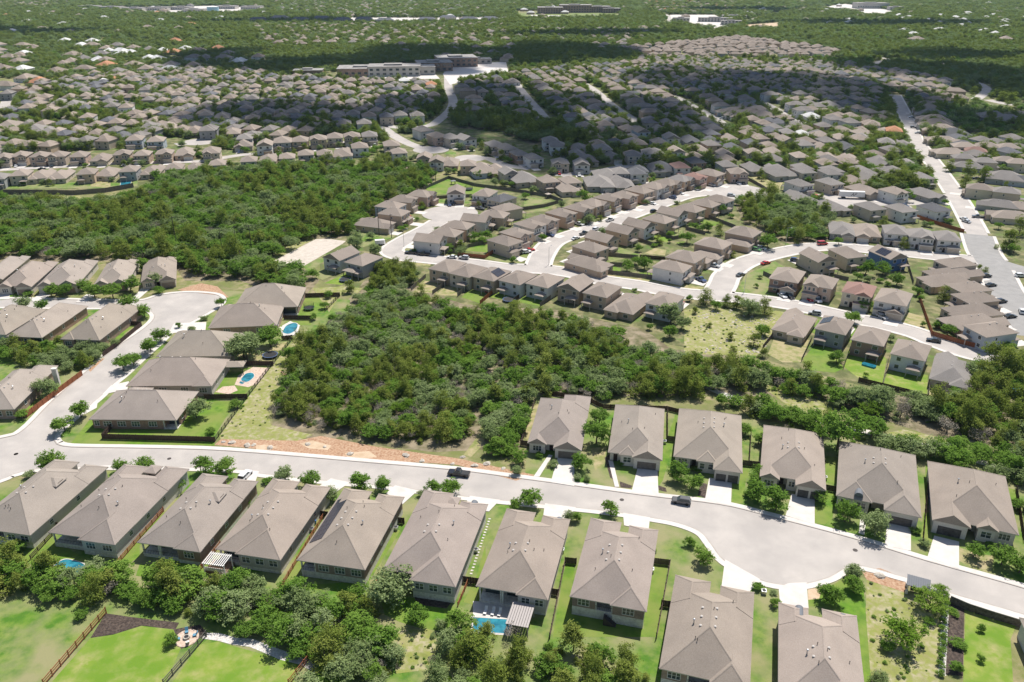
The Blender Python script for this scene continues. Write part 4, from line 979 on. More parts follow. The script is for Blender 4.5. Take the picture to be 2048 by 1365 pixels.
rowh('S7', fL, '120,350,C 240,375,C 420,385 840,340,C 960,330,A,b,b 1185,340,A,w,g 1300,370,C 1410,375,C 1520,375,C 1640,380,C 1745,375,C 1870,355,A', SL)
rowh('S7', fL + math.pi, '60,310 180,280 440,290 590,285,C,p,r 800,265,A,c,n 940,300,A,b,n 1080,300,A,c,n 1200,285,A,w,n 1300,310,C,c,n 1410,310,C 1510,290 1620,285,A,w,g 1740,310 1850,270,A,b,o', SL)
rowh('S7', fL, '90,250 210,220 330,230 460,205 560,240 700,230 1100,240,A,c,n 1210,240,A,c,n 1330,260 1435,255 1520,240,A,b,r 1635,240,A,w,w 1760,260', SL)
SR = 'in the broad shaded rows right of the copse'
rowh('T6', -1.5, '60,830 240,800,A,w,g 410,790,D,w,b 590,790,C,b,n 800,812,D,c,n 1025,800,B,c,n 1190,812,C,c,n 1400,830,A,c,n 1580,842,C,c,n 1790,870,C,c,n 2000,890,C', 'in the sunlit row past the turnaround', )
rowh('T6', 1.7, '565,872,A,k,d 440,912,A,w,r 290,930,E,g,d 90,960,A,w,d 815,900,A,g,g 1025,930,C,g,g 1235,945,C,b,g 1420,922,A,b,g 1645,962,A,w,g 1870,970,C,b,g', 'behind the oval turnaround')
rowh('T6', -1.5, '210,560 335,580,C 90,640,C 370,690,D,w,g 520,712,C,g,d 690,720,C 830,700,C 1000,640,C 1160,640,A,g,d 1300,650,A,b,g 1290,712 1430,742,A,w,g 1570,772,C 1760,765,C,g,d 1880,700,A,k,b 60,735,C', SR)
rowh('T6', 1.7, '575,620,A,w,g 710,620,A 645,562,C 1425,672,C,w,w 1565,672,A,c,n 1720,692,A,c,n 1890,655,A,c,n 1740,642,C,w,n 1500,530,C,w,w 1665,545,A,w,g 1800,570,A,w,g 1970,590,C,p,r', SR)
fc = face((1362, 200), (1460, 258), 1)
rowh('T6', fc + math.pi, '770,440,A,w,g 720,402 655,372 600,342 545,320,A,s,r 865,492,E 930,515,E 980,450,E 1060,480,E 1090,520,E', SR)
rowh('T6', fc, '520,505,A,w,g 470,475,C 400,440,C 365,402,A,s,g 300,360,C,p,r 260,330 200,300', SR)
rowh('T6', fc, '1365,432,A,w,g 1425,475,A,w,g 1290,392 1160,352 1100,332 1040,312 965,292', SR)
rowh('T6', fc, '970,392,D,w,g 800,342 755,322,C 200,490 150,452 80,412 50,352 130,300 80,260', SR)
rowh('T6', -1.5, '1640,382 1630,440,E 1770,422 1765,492,C 1600,312,C 1665,265,C 1250,242 1550,252,C 1400,345 1390,300 1500,372,C 1850,320 1900,400 1950,460 1850,230,D,w,g 1740,190 1320,185,E 1960,300 2000,210', SR)
rowh('T6', -1.5, '90,245 130,222 330,265,A,w,g 430,250,C 485,240 580,262 645,292 740,242,B 835,262 280,200 390,195,C 600,150 470,160,C 160,120 90,100 340,130,C 560,200', SR)
fm = face((1819, 248), (1897, 370), 1)
rowh('T7', fm + math.pi, '1180,310,E 1200,350,E 1230,402,E 1240,442,E 1290,492,E 1395,530,E 1290,222,C 1350,192,C 1430,202,C 1410,142,C 1180,265,C', 'along the right side of the pale avenue')
rowh('T7', fm, '1300,590,C,c,n 1370,700,C,c,n 1500,735,A,b,g 1500,640,A,c,n 1610,672,A,p,r 1710,640,A,c,n 1900,650,A,c,n 1690,770,A,b,g 1540,820,C,g,g 1880,760,A,b,n 1990,780,A,c,n 1760,370,E,g,g 1900,400,E,p,g 2000,360,C', 'right of the pale avenue', jit=.2)
rowh('T7', fm + 1.57, '660,445,A,w,r 860,500,A,t,o 770,520,C,c,n 790,600,A,b,g 940,635,C,b,g 560,510,C,c,n 560,560,A,p,g 720,770,C,b,g 970,800,C,b,g 840,880,E,b,g 250,740,C,c,n 450,755,C,c,n', 'left of the pale avenue')
LE = 'among the lit left rows'
rowh('T1', -1.35, '60,740 150,705,A,p,b 270,715,C 380,705,C 490,690,C 600,680,C 700,665,C 820,650,C,w,w 910,635,C,b,o 1010,630,C 680,720,E 240,752,C 360,772,A,c,n 220,855,A,w,n 480,822,E 560,770 590,835,E 690,760,A,c,n 810,750,C,c,n 930,740,C 1030,695 1130,682', LE)
rowh('T1', -1.35, '1210,590 1310,580,C 1400,575 1500,570 1240,690,C 1160,712 720,850,E 900,842 1010,850,A,w,n 1050,770,A,s,b 1190,792 1300,800,A,b,b 1430,812,A,c,b 1540,812,A,c,b 1340,715 1425,752 1530,762 1650,722 1780,682,A,b,g 1700,782 1690,600 1820,622 1900,612 1960,692 1080,640', LE)
rowh('S6', -1.35, '220,52,A,w,n 400,75,A,c,n 580,125,C,c,n 700,130,A,w,n 70,200,E 230,190,C 290,235,E 400,255,E 470,262,E 610,247,E 770,267,C 930,172,A,b,b 1050,182,A,b,b 1200,217,E 1350,217,E 1460,232,C 1560,242,C 1660,232,A,s,g 980,282,C 1080,302,A,s,b 1250,312,A,s,b 840,302,C 1860,252,A,p,b 1650,112,A,w,g 1780,132,A,w,g 1960,292,A,g,g', LE)
ES = 'on the wooded left hillside'
rowh('T1', -1.3, '1405,312,E,c,o 520,314,E,w,w 735,317,E,w,w 650,350,E,w,w 265,367,E,b,b 160,428,E,c,b 150,475,E,p,b 580,422,E,b,b 670,452,E,g,g 790,462,E,w,w 870,397,E,w,w 980,412,E,w,w 1050,407,E,w,w 1190,382,E,w,g 1300,392,E,w,w 1385,402,E,c,o 1480,377,E,w,w 1190,452,E,w,w 1250,455,E,w,w 1240,522,E,g,g 940,557,E,w,g 750,577,E,c,b 450,552,E,c,b 530,622,E,w,g 310,632,E,c,o 500,497,E,b,b 850,502,E,c,o 1640,447,E,w,g 1600,392,E,b,b 1750,372,E,c,o 1930,472,E,b,w', ES, sc=1.35, jit=.5)
# nearest first; beyond 300 one by one they become part of a mass
def hkey(h): return -pscale(h[0], h[1]) * (1.25 if h[3] == 'E' else 1)
HOUSES.sort(key=hkey)
NIND = 300 - len(HN)
def put_house(h):
    X, Y, fa, k, wv, rv, m, lb, gr, sc = h
    res, vt, hh, (w, l) = proto(k, m); s = pscale(X, Y)
    t = thing('house', lb, 'house', (X, Y, 0), fa + math.pi / 2, gr); jw = RND.uniform(.9, 1.08); jr = RND.uniform(.88, 1.1)
    if sc != 1: t.scale = (sc, sc, sc * .95)
    cam_d = math.atan2(-Y, -X)
    for nm, me, loc, rz, role in res:
        if s < 2.6 and nm == 'window':
            d = (rz - math.pi / 2 + fa + math.pi / 2) - cam_d
            if math.cos(d) < .1: continue
        if s < 3.0 and nm in ('post', 'door'): continue
        o = obj(nm, me, t, loc, rz)
        if role == 'wall': o.color = (*[c * jw for c in WC[wv]], 1)
        elif role == 'roof': o.color = (*[c * jr for c in RC[rv]], 1)
        elif role == 'door': o.color = (*RND.choice([(.42, .3, .2), (.6, .57, .52), (.5, .42, .33)]), 1)
        elif nm == 'door': o.color = (.06, .04, .035, 1)
        if nm == 'roof': o.color = (*[c * jr for c in RC[rv]], 1)
    if s > 3.2:
        for nm, me, loc, rz, _ in vt: obj(nm, me, t, loc, rz, sc=.7)
    return t
seen = []
for i, h in enumerate(HOUSES):
    l = {'A': 6, 'B': 6, 'D': 6, 'F': 6.6, 'H': 7, 'C': 6.5, 'E': 8}[h[3]] * h[9]; OCC.append((h[0], h[1], l))
for h in HOUSES[:NIND]: h.append(put_house(h))
far_mb = {}
FARM = [tinted('far_wall', .5, .05), tinted('far_roof', .5, .05)]
def flatmat(nm, c): return mottled(nm, [c, tuple(v * .75 for v in c)], [.12])
FW = [flatmat('far_wall_' + n, c) for n, c in (('tan', WC['t']), ('beige', WC['b']), ('white', WC['w']), ('grey', WC['g']))]
FR = [flatmat('far_roof_' + n, c) for n, c in (('brown', RC['b']), ('grey', RC['g']), ('light', RC['n']), ('white', RC['w']), ('terracotta', RC['o']), ('charcoal', (.14, .14, .15)))]
FGL = M['glass']
def far_house(mb, X, Y, an, w, l, e, wi, ri):
    t = MB(); t.prism([(-w, -l), (w, -l), (w, l), (-w, l)], 0, e, wi, False, False)
    t2 = MB(); t2.hip(-w - .4, w + .4, -l - .4, l + .4, e, .5)
    for f in range(len(t2.f)): t2.m[f] = 4 + ri
    for sg in (-1, 1):
        for x in (-w * .5, w * .45):
            for z in ((1.0, 3.6) if e > 4 else (1.0,)): t.box(x - .6, x + .6, sg * l - .05, sg * l + .05, z, z + 1.3, 10)
    c, s = math.cos(an), math.sin(an)
    for q in (t, t2):
        n = len(mb.v); mb.v += [(X + c * p[0] - s * p[1], Y + s * p[0] + c * p[1], p[2]) for p in q.v]; mb.f += [tuple(i + n for i in f) for f in q.f]; mb.m += q.m
KEEPOUT = [pp(s) for s in ('885,236 930,222 1010,226 1100,255 1180,262 1250,280 1180,292 1060,290 1000,266 920,258', '1470,402 1540,392 1670,410 1668,450 1650,480 1600,490 1570,482 1490,450', '1540,360 1620,350 1600,385 1560,380', '0,270 110,285 100,300 0,298', '880,125 1020,120 1025,160 900,170')]
fmb = MB()
for h in HOUSES[NIND:]:
    sc = h[9]; w, l, e = {'C': (5 * sc, 8.5 * sc, 3.0 * sc), 'E': (7.2 * sc, 9.4 * sc, 3.2)}.get(h[3], (4.6 * sc, 6.2 * sc, 5.5 * sc))
    far_house(fmb, h[0], h[1], h[2] + math.pi / 2, w, l, e, {'t': 0, 'k': 0, 'p': 0, 'b': 1, 'c': 1, 'w': 2}.get(h[4], 3), {'b': 0, 'r': 0, 'g': 1, 'd': 5, 'n': 2, 'w': 3, 'o': 4}[h[5]])
# far estates: outlines in photo px, spacing m, size, chance, roofs
FAR = [('-200,3 2250,3 2250,40 1700,60 1250,60 1000,45 500,30 -200,40', 120, 1.5, .45, (2, 3, 1, 0)), ('500,52 1010,50 1020,92 520,95', 30, 1.25, .75, (0, 2, 2, 0, 1)), ('560,4 1000,6 930,32 560,36', 42, 1.3, .8, (1, 2, 1)), ('1240,100 1310,94 1480,78 1690,104 1660,117 1320,118', 17, 1.0, .97, (0, 2, 0)),
       ('1330,90 1480,78 1560,90 1400,96', 17, 1.0, .9, (0, 2)), ('-100,4 110,4 130,14 -100,16', 26, 1.2, .8, (2, 0)), ('1280,1 1480,2 1460,28 1300,24', 30, 1.1, .85, (0, 2, 4)), ('1180,60 1320,58 1250,105 1190,110', 32, 1.2, .7, (0, 1, 2)),
       ('1040,58 1180,62 1180,80 1030,85', 34, 1.2, .6, (1, 2)), ('0,28 460,30 500,70 0,70', 95, 1.7, .6, (3, 3, 2, 4)), ('1660,40 2048,25 2100,95 1760,90', 85, 1.7, .7, (3, 3, 2)), ('780,90 1040,95 1040,125 800,120', 45, 1.3, .7, (1, 1, 0)),
       ('1900,150 2080,250 2080,330 1960,270', 60, 1.2, .0, (1,)), ('1270,120 1700,128 1700,146 1280,140', 19, 1.0, .8, (1, 1, 0)), ('1480,20 1640,10 1600,30 1500,40', 60, 1.6, .6, (3, 2)), ('-20,92 330,95 480,112 560,128 440,140 280,150 90,165 -20,190', 38, 1.6, .5, (0, 2, 3, 1, 2, 0))]
FARPT = []
for s, sp, sz, ch, rr in FAR:
    P = pp(s); xs = [p[0] for p in P]; ys = [p[1] for p in P]; y = min(ys)
    while y < max(ys):
        x = min(xs) + RND.uniform(0, sp)
        while x < max(xs):
            X, Y = x + RND.uniform(-.2, .2) * sp, y + RND.uniform(-.2, .2) * sp * 1.2
            if inpoly(X, Y, P) and RND.random() < ch and not near_road(X, Y, 6):
                big = sz > 1.5; far_house(fmb, X, Y, RND.choice((0, 1.57)) + RND.uniform(-.3, .3), 5.2 * sz, 7.0 * sz, 3.0 * sz if big or RND.random() < .4 else 5.2, 2 if big else RND.choice((0, 1, 1, 2, 3)), RND.choice(rr)); FARPT.append((X, Y, 7 * sz))
            x += sp
        y += sp * 1.25
# the rest of the dense rows, filling the gaps between the houses above
ZONES = [('-40,318 -40,215 100,168 300,150 440,142 640,164 890,168 890,245 770,285 690,270 440,300 380,270 200,300', -.12), ('915,165 1000,152 1240,132 1400,122 1740,140 1890,162 1880,330 1720,345 1500,330 1290,262 1110,262 1000,218', .15), ('1905,285 2060,285 2090,345 1930,345', .3), ('1120,300 1280,285 1480,340 1330,345 1150,335', .1), ('1560,340 1860,340 1880,380 1700,385', .1)]
HPT = np.array([(h[0], h[1]) for h in HOUSES]); FILL = []
for s, an in ZONES:
    P = pp(s); xs = [p[0] for p in P]; ys = [p[1] for p in P]; c, sn = math.cos(an), math.sin(an); R_ = max(max(xs) - min(xs), max(ys) - min(ys)) / 2; mx, my = (max(xs) + min(xs)) / 2, (max(ys) + min(ys)) / 2; v = -R_
    while v < R_:
        u = -R_
        while u < R_:
            a, b = u + RND.uniform(-1, 1), v + RND.uniform(-2, 2); X, Y = mx + c * a - sn * b, my + sn * a + c * b; u += 14.5
            if not inpoly(X, Y, P) or np.min((HPT[:, 0] - X) ** 2 + (HPT[:, 1] - Y) ** 2) < 165 or near_road(X, Y, 12.5): continue
            if any(inpoly(X, Y, q) for q in KEEPOUT): continue
            two = RND.random() < .6; far_house(fmb, X, Y, an + RND.choice((0, 3.14)), 5.2 if two else 5.8, 7.0 if two else 8.6, 5.8 if two else 3.2, RND.choice((0, 1, 1, 2, 2, 3)), RND.choice((0, 1, 1, 2, 5, 0))); FILL.append((X, Y))
        v += 19.0
far_o = fmb.build('far_houses', FW + FR + [FGL]); tag(far_o, 'mass of distant hip-roofed houses between the trees towards the horizon', 'houses', None, 'stuff')
# driveways of the individual houses on streets
DRV = []
for h in HOUSES[:NIND]:
    X, Y, fa, k = h[:4]
    if pscale(X, Y) < 2.2 or h[9] > 1.3: continue
    l = {'A': 7.6, 'F': 8.2, 'B': 7.6, 'D': 7.2, 'C': 10, 'E': 11.2, 'H': 6.8}[k]; off = {'H': 7.6}.get(k, 2.1) * h[6]; L = 6.0 if k in 'ABDFH' else 5.0
    l *= h[9]; off *= h[9]; c, s = math.cos(fa), math.sin(fa)
    ux, uy = math.cos(fa + math.pi / 2), math.sin(fa + math.pi / 2); P = []
    for d, q in ((l, off - 2.4), (l + L, off - 2.6), (l + L, off + 2.6), (l, off + 2.4)): P.append((X + c * d + ux * q, Y + s * d + uy * q))
    DRV.append(((P[0][0] + P[2][0]) / 2, (P[0][1] + P[2][1]) / 2, fa, h)); mb = MB(); mb.prism(P, 0, .1, 0, True, False); struct(mb.build('driveway', M['concrete']), 'short pale concrete driveway in front of a garage')
# ------------------------------------------------------------------ trees in yards (x, y of the crown's middle, width in region px, kind, tallness)
SHORT = {'h1': 'the dormered house with the white car', 'h2': 'the house with the square tower', 'h3': 'the brown-walled porch house', 'h4': 'the white pergola house', 'h5': 'the solar array house',
         'h6': 'the arched entry tower house', 'h7': 'the house with the rectangular pool', 'h8': 'the tall white base house', 'h9': 'the six-vent roof by the turnaround', 'h10': 'the barrel-vaulted gable house', 'h11': 'the lime lawn',
         'n1': 'the white-gabled house by the trail', 'n2': 'the white stone garage house', 'n3': 'the arched window house', 'n4': 'the cream gabled house', 'n5': 'the courtyard gate house', 'n6': 'the white and stone house', 'n7': 'the last house at the bend',
         'c1': 'the fenced brick corner house', 'c2': 'the kidney pool house', 'c3': 'the house with the trampoline oak', 'c4': 'the turquoise pool house', 'c5': 'the netted trampoline house',
         'w1': 'the white west row house', 'w2': 'the brick hedge house', 'w3': 'the steep-roofed corner house', 'w4': 'the chimney house by the rust red fence',
         'x1': 'the road-end house under the wood', 'x2': 'the arched stone entry house', 'x3': 'the stepped gable house', 'x4': 'the half hidden tan house', 'x5': 'the gabled house at the bulb'}
def rel_near(X, Y):
    k = min(HN, key=lambda q: (HN[q][4].x - X) ** 2 + (HN[q][4].y - Y) ** 2); t, W, L, an, c = HN[k]
    if math.hypot(c.x - X, c.y - Y) > 32: return 'near'
    u = (X - c.x) * math.cos(an) + (Y - c.y) * math.sin(an); v = -(X - c.x) * math.sin(an) + (Y - c.y) * math.cos(an)
    if abs(v) < L / 2 or k[0] in 'cw': return 'beside'
    return 'in front of' if (v < 0) == (k[0] in 'nx') else 'behind'
def dedupe(specs, li, di):
    """alike labels: the largest and the smallest say so"""
    by = {}
    for i, s in enumerate(specs): by.setdefault(s[li], []).append(i)
    out = [list(s) for s in specs]
    for lb, idx in by.items():
        if len(idx) < 2: continue
        idx.sort(key=lambda i: -specs[i][di]); b = lb.split()
        if b[0] in ('small', 'large', 'broad', 'slim'): b = b[1:]
        out[idx[0]][li] = ' '.join((['largest'] + b)[:16]); out[idx[-1]][li] = ' '.join((['smallest'] + b)[:16])
        if len(idx) == 3: out[idx[1]][li] = ' '.join((['medium-sized'] + b)[:16])
        if len(idx) > 4: out[idx[1]][li] = ' '.join((['second', 'largest'] + b)[:16])
    return out
def near_what(X, Y):
    best = (1e9, None)
    for k, v in HN.items():
        d = (v[4].x - X) ** 2 + (v[4].y - Y) ** 2
        if d < best[0]: best = (d, SHORT[k])
    for h in HOUSES[:NIND]:
        d = (h[0] - X) ** 2 + (h[1] - Y) ** 2
        if d < best[0]: best = (d, f'the {WN[h[4]]} house ' + h[8].replace('houses ', ''))
    return best[1]
YARD = {'R1': '258,190,115,g,1.25 640,212,92,g 750,208,105,g 920,290,130,g 865,310,80,o 1085,215,112,g 1195,215,112,g 445,240,38,o 540,240,36,o 820,225,30,o 455,345,62,g,.6 70,650,120,g,.7 150,260,60,o,.7 470,770,120,o,.7 285,835,90,o,.7 560,790,90,g,.8 1300,410,50,r,.9 900,1130,75,g 435,1000,70,g,.8',
 'R2': '150,255,92,o 285,278,100,g 400,362,95,o 555,303,115,g 672,300,98,g 935,325,85,g 1020,328,112,g 875,360,42,o 700,845,225,o,.85 545,875,95,g 840,1005,125,g 1090,1035,145,g 985,1050,70,o 62,295,60,r,.6',
 'R3': '25,680,75,g 105,645,112,g 300,745,62,o 345,748,62,g 525,708,90,g 370,452,105,g 450,290,135,g,1.1 465,210,100,g 880,512,120,g 955,558,100,g 940,882,62,g 1020,952,105,g 1230,282,75,g 1310,332,75,g 1300,522,95,g 1312,605,130,g 30,505,62,o,.8 350,537,46,o,.8 395,546,42,o,.8 45,430,90,g 1305,1120,60,g,.7 145,425,50,g,.6 575,465,46,g,.5 985,495,50,g,.6 215,470,60,o,.6 745,925,38,g,.7 1245,630,40,g,.7',
 'R4': '50,655,145,g 275,632,92,g 420,718,135,g 580,782,155,o 1100,927,102,g 1255,948,135,g 1345,1000,115,g 450,1040,85,o 460,1112,92,g 335,1162,122,g 390,285,215,g,1.05 560,270,135,g 480,240,130,g 780,820,52,g,.7 830,890,60,o,.7 370,660,60,g,.6 1180,900,50,g,.5 1330,680,70,g',
 'R6': '500,492,175,g 700,422,140,g 690,315,125,o,.8 1090,790,350,y,.75 1300,545,270,y,.75 1380,440,120,y,.6 1708,755,62,g,1.2 1708,1000,68,g,1.1 1520,880,130,g,.5 1520,1070,120,g,.8 1490,640,90,g,.5 60,560,90,g,.9 45,480,60,o,.6 900,1160,130,o,.8 1290,710,90,g,.6 960,900,120,g,.7',
 'R5': '950,242,95,o 1030,240,85,o 310,307,95,g 390,302,95,g 510,277,85,g 575,302,105,g 690,305,120,g 800,268,110,g 250,397,85,g 150,387,95,o 790,382,105,g 890,432,95,g 1370,382,60,g,1.2 1110,527,42,g 1190,545,50,o,.6 925,642,115,g 990,587,105,g 755,758,115,g 820,733,95,g 275,912,135,o 490,1042,125,g 390,1132,120,g 1210,1042,135,o 1500,642,180,o 1450,1012,66,g 130,1080,80,g,.8 1260,485,50,o,.6 170,330,60,g,.6 20,290,60,o,.7 890,150,95,g 985,310,70,g,.7',
 'S1': '430,590,155,g 275,655,185,o 800,332,55,g 770,402,55,g 955,25,95,o,1.2 925,292,75,c 570,700,110,g 590,770,90,c,1.2 700,475,50,g 60,1180,60,g,.8 1085,60,70,o',
 'S2': '1080,552,95,g 990,562,85,g 885,622,62,g 980,612,42,g,1.3 465,442,36,g,1.7 45,582,105,o,1.3 1540,572,66,g 1910,425,85,o 190,672,95,o 1400,242,62,g 1160,132,75,o 1880,242,110,g 560,340,60,g,.6 535,430,35,g 790,655,70,g 1300,150,60,g 1240,140,60,o 1690,310,60,o 800,690,40,g',
 'S3': '620,802,110,g 760,772,115,g 680,760,80,g 1100,572,115,g 705,662,66,g 960,602,42,g 320,422,75,g 440,342,85,o,1.1 1745,602,135,g 1370,342,95,g 1270,492,85,g 1210,500,70,g 1120,1062,62,g 1250,1062,120,c,.9 1330,1112,90,g 1420,1090,90,c 1600,1132,170,o,.8 1720,1142,130,c,.8 1500,1100,110,c,.8 1160,1162,66,c,.8 970,1180,190,o 1060,1250,130,o 1700,1312,105,g 965,1322,120,g 675,997,42,g,.8 1650,962,42,g 840,640,60,g,.5 1010,300,50,o,.6 1680,890,46,o,.8 800,1290,50,g,1.2',
 'S4': '790,812,135,g 930,822,120,g 1040,902,115,g 720,882,75,g 900,920,60,g,.7 960,950,60,g,.7 670,1202,105,g 780,1112,115,g 1200,1002,85,g 1410,1042,105,c 1450,1312,115,g 1350,1272,75,g 570,602,75,g 1120,232,115,g 1420,292,52,g 1580,142,85,c 1800,312,85,g 1840,222,85,g 2020,502,120,c 1930,602,150,c,.9 1975,662,95,g 1690,822,55,c,.8 1740,847,55,c,.8 1170,130,150,c,.8 1060,110,120,c,.8 970,125,110,c,.8 680,112,105,c,.8 840,147,75,g 1300,472,55,g 1850,480,70,g 1610,45,110,c,.9 1740,80,110,c 1240,1270,50,g 800,910,60,o 1230,1060,60,g',
 'S5': '870,482,95,g 960,232,95,g 1210,362,52,o 390,312,95,y,.8 345,382,85,c,.8 195,357,55,c,.8 400,462,62,c,.9 1770,562,150,o 1950,542,200,c,.8 1960,417,75,g 550,692,75,y 1075,800,145,y,.9 60,285,40,c,.7 210,440,50,c,.6 1050,595,40,y'}
TSPEC = []
for r, s in YARD.items():
    f = REG[r][2]
    for q in s.split():
        a = q.split(','); kind = a[3]; tall = float(a[4]) if len(a) > 4 else .95
        red = kind == 'r'; kind = 'g' if red else kind
        X, Y = g(float(a[0]), float(a[1]), 2.5, r)
        D = float(a[2]) / f / pscale(X, Y, 2.5) * 1.08
        X, Y = g(float(a[0]), float(a[1]), .52 * D * tall, r)
        if D < 2.4 and tall < .9: nm, word, cat = 'shrub', {'g': 'round green shrub', 'o': 'grey-green clipped shrub', 'c': 'dark juniper bush', 'y': 'light green bush'}[kind], 'shrub'
        else: nm, word, cat = None, KIND_WORD[kind], 'tree'
        sz = 'small ' if D < 3.4 and cat == 'tree' else ('large ' if D > 8 else '')
        w = near_what(X, Y); lb = f'{sz}{word} {rel_near(X, Y)} {w}'
        if pscale(X, Y) < 3.9: lb = f'{sz}{word} in the mid-distance yards'; 
        TSPEC.append((X, Y, D, kind, tall, ' '.join(lb.split()[:16]), 'yard trees' if cat == 'tree' else 'garden shrubs', nm, cat))
for X, Y, D, kind, tall, lb, gr, nm, cat in dedupe(TSPEC, 5, 2):
    t = tree(X, Y, D, kind, lb, gr, tall, nm); t['category'] = cat
# ------------------------------------------------------------------ woods and greenbelts
WOODS = [  # name, outline (photo px), spacing m, kinds, width range, label words
    ('the central wood', 'O', '545,838 548,800 590,715 640,665 700,625 735,585 790,580 850,608 930,630 1010,628 1110,640 1200,657 1245,680 1280,710 1280,740 1240,750 1200,800 1060,788 1045,850 1000,870 960,815 930,880 860,892 760,880 660,862', 3.6, 'ccoooogggydd', (3.4, 6.8)),
    ('the wood edge beside the trail', 'O', '985,800 1055,795 1045,850 1040,930 985,915 975,860', 4.0, 'gggoo', (4, 6.5)),
    ('the greenbelt behind the gabled houses', 'O', '1200,748 1300,715 1400,728 1500,742 1640,768 1745,792 1720,815 1640,800 1590,795 1500,775 1440,788 1330,800 1200,800', 4.1, 'ccoooogggd', (4.5, 7.4)),
    ('the greenbelt beyond the footpath', 'O', '1650,800 1760,800 1840,810 1930,790 1960,730 2060,720 2160,760 2160,930 2040,905 1920,880 1860,850 1760,838 1700,830', 4.9, 'ooooccggd', (5, 8.5)),
    ('the strip between the footpath and the fences', 'O', '1440,800 1530,822 1620,848 1650,858 1660,872 1600,862 1510,838 1440,812', 4.2, 'ggoc', (5, 7.5)),
    ('the strip above the courtyard house', 'O', '1670,862 1760,888 1860,908 1950,935 2060,965 2080,990 1960,950 1850,925 1700,885', 4.1, 'ggooc', (5, 7.5)),
    ('the greenbelt below the front row', 'O', '-40,1128 60,1138 130,1158 220,1166 330,1172 420,1168 470,1174 560,1194 620,1202 720,1220 780,1250 800,1295 780,1370 600,1400 600,1330 520,1290 430,1265 395,1240 300,1215 200,1205 100,1200 -40,1195', 3.7, 'oooccggggyd', (4.0, 7.4)),
    ('the scrub below the pool', 'O', '820,1255 880,1270 930,1285 1040,1275 1140,1290 1290,1330 1320,1400 840,1400 860,1320', 4.8, 'ooccgd', (3.4, 6.5)),
    ('the greenbelt end by the bend', 'O', '1860,905 1960,935 2080,965 2160,1010 2160,960 2040,915 1920,885', 5.0, 'ggoc', (4.5, 7)),
    ('the garden wood by the rust red fence', 'O', '-40,690 60,695 150,695 235,690 200,720 160,745 90,745 20,722 -40,720', 4.0, 'cccgoog', (3.6, 5.4)),
    ('the left wood', 'O', '-60,400 150,412 260,398 330,362 440,342 560,336 830,338 865,352 850,385 780,402 740,440 700,468 640,478 560,512 520,520 600,545 630,560 600,585 540,572 480,556 390,556 350,520 250,524 0,516 -60,516', 4.9, 'ooogggggccd', (5.4, 9)),
    ('the scrub corner', 'O', '742,548 790,540 838,552 830,580 790,585 740,585', 3.8, 'ooc', (4, 6)),
    ('the copse by the oval turnaround', 'O', '1470,402 1540,394 1655,412 1668,450 1650,478 1600,488 1570,480 1490,448', 5.6, 'ccoog', (5.5, 8.5)),
    ('the dark copse', 'O', '885,236 930,222 1010,226 1100,255 1180,262 1250,280 1180,288 1060,288 1000,264 920,256', 6.0, 'cco', (6.5, 9.5)),
    ('the copse among the avenue houses', 'O', '1720,286 1830,284 1850,305 1730,308', 6.0, 'cco', (6, 8)),
    ('the wood right of the avenue', 'O', '1880,205 1960,210 2060,240 2060,300 1960,275 1900,255', 8.0, 'cog', (6, 9)),
    ('the scrub strip below the new houses', 'O', '1240,118 1420,124 1700,120 1760,128 1740,138 1500,136 1260,130', 11, 'ggc', (7, 11)),
    ('the scrub by the grassy bank', 'O', '520,505 560,490 600,470 640,455 620,448 560,470', 6.5, 'gg', (3, 4.5))]
WPT = []
for nm, r, s, sp, mix, (d0, d1) in WOODS:
    P = pp(s, r); xs = [p[0] for p in P]; ys = [p[1] for p in P]; y = min(ys); row = 0
    while y < max(ys):
        x = min(xs) + (row % 2) * sp / 2
        while x < max(xs):
            X, Y = x + RND.uniform(-.45, .45) * sp, y + RND.uniform(-.45, .45) * sp
            if inpoly(X, Y, P) and not blocked(X, Y, -.5) and not near_road(X, Y, 2):
                D = RND.uniform(d0, d1); k = RND.choice(mix)
                if k == 'd': D *= .8
                # juniper-rich and oak-rich patches
                ph = math.sin(X * .061 + 1.3) * math.cos(Y * .047) + .6 * math.sin(X * .13 - Y * .11)
                if k in 'co' and 'c' in mix and 'o' in mix: k = 'c' if ph + RND.uniform(-.7, .7) > .05 else 'o'
                WPT.append((X, Y, D, k, RND.uniform(.72, 1.05) * (1.12 if k == 'c' else 1), nm))
            x += sp
        y += sp * .87; row += 1
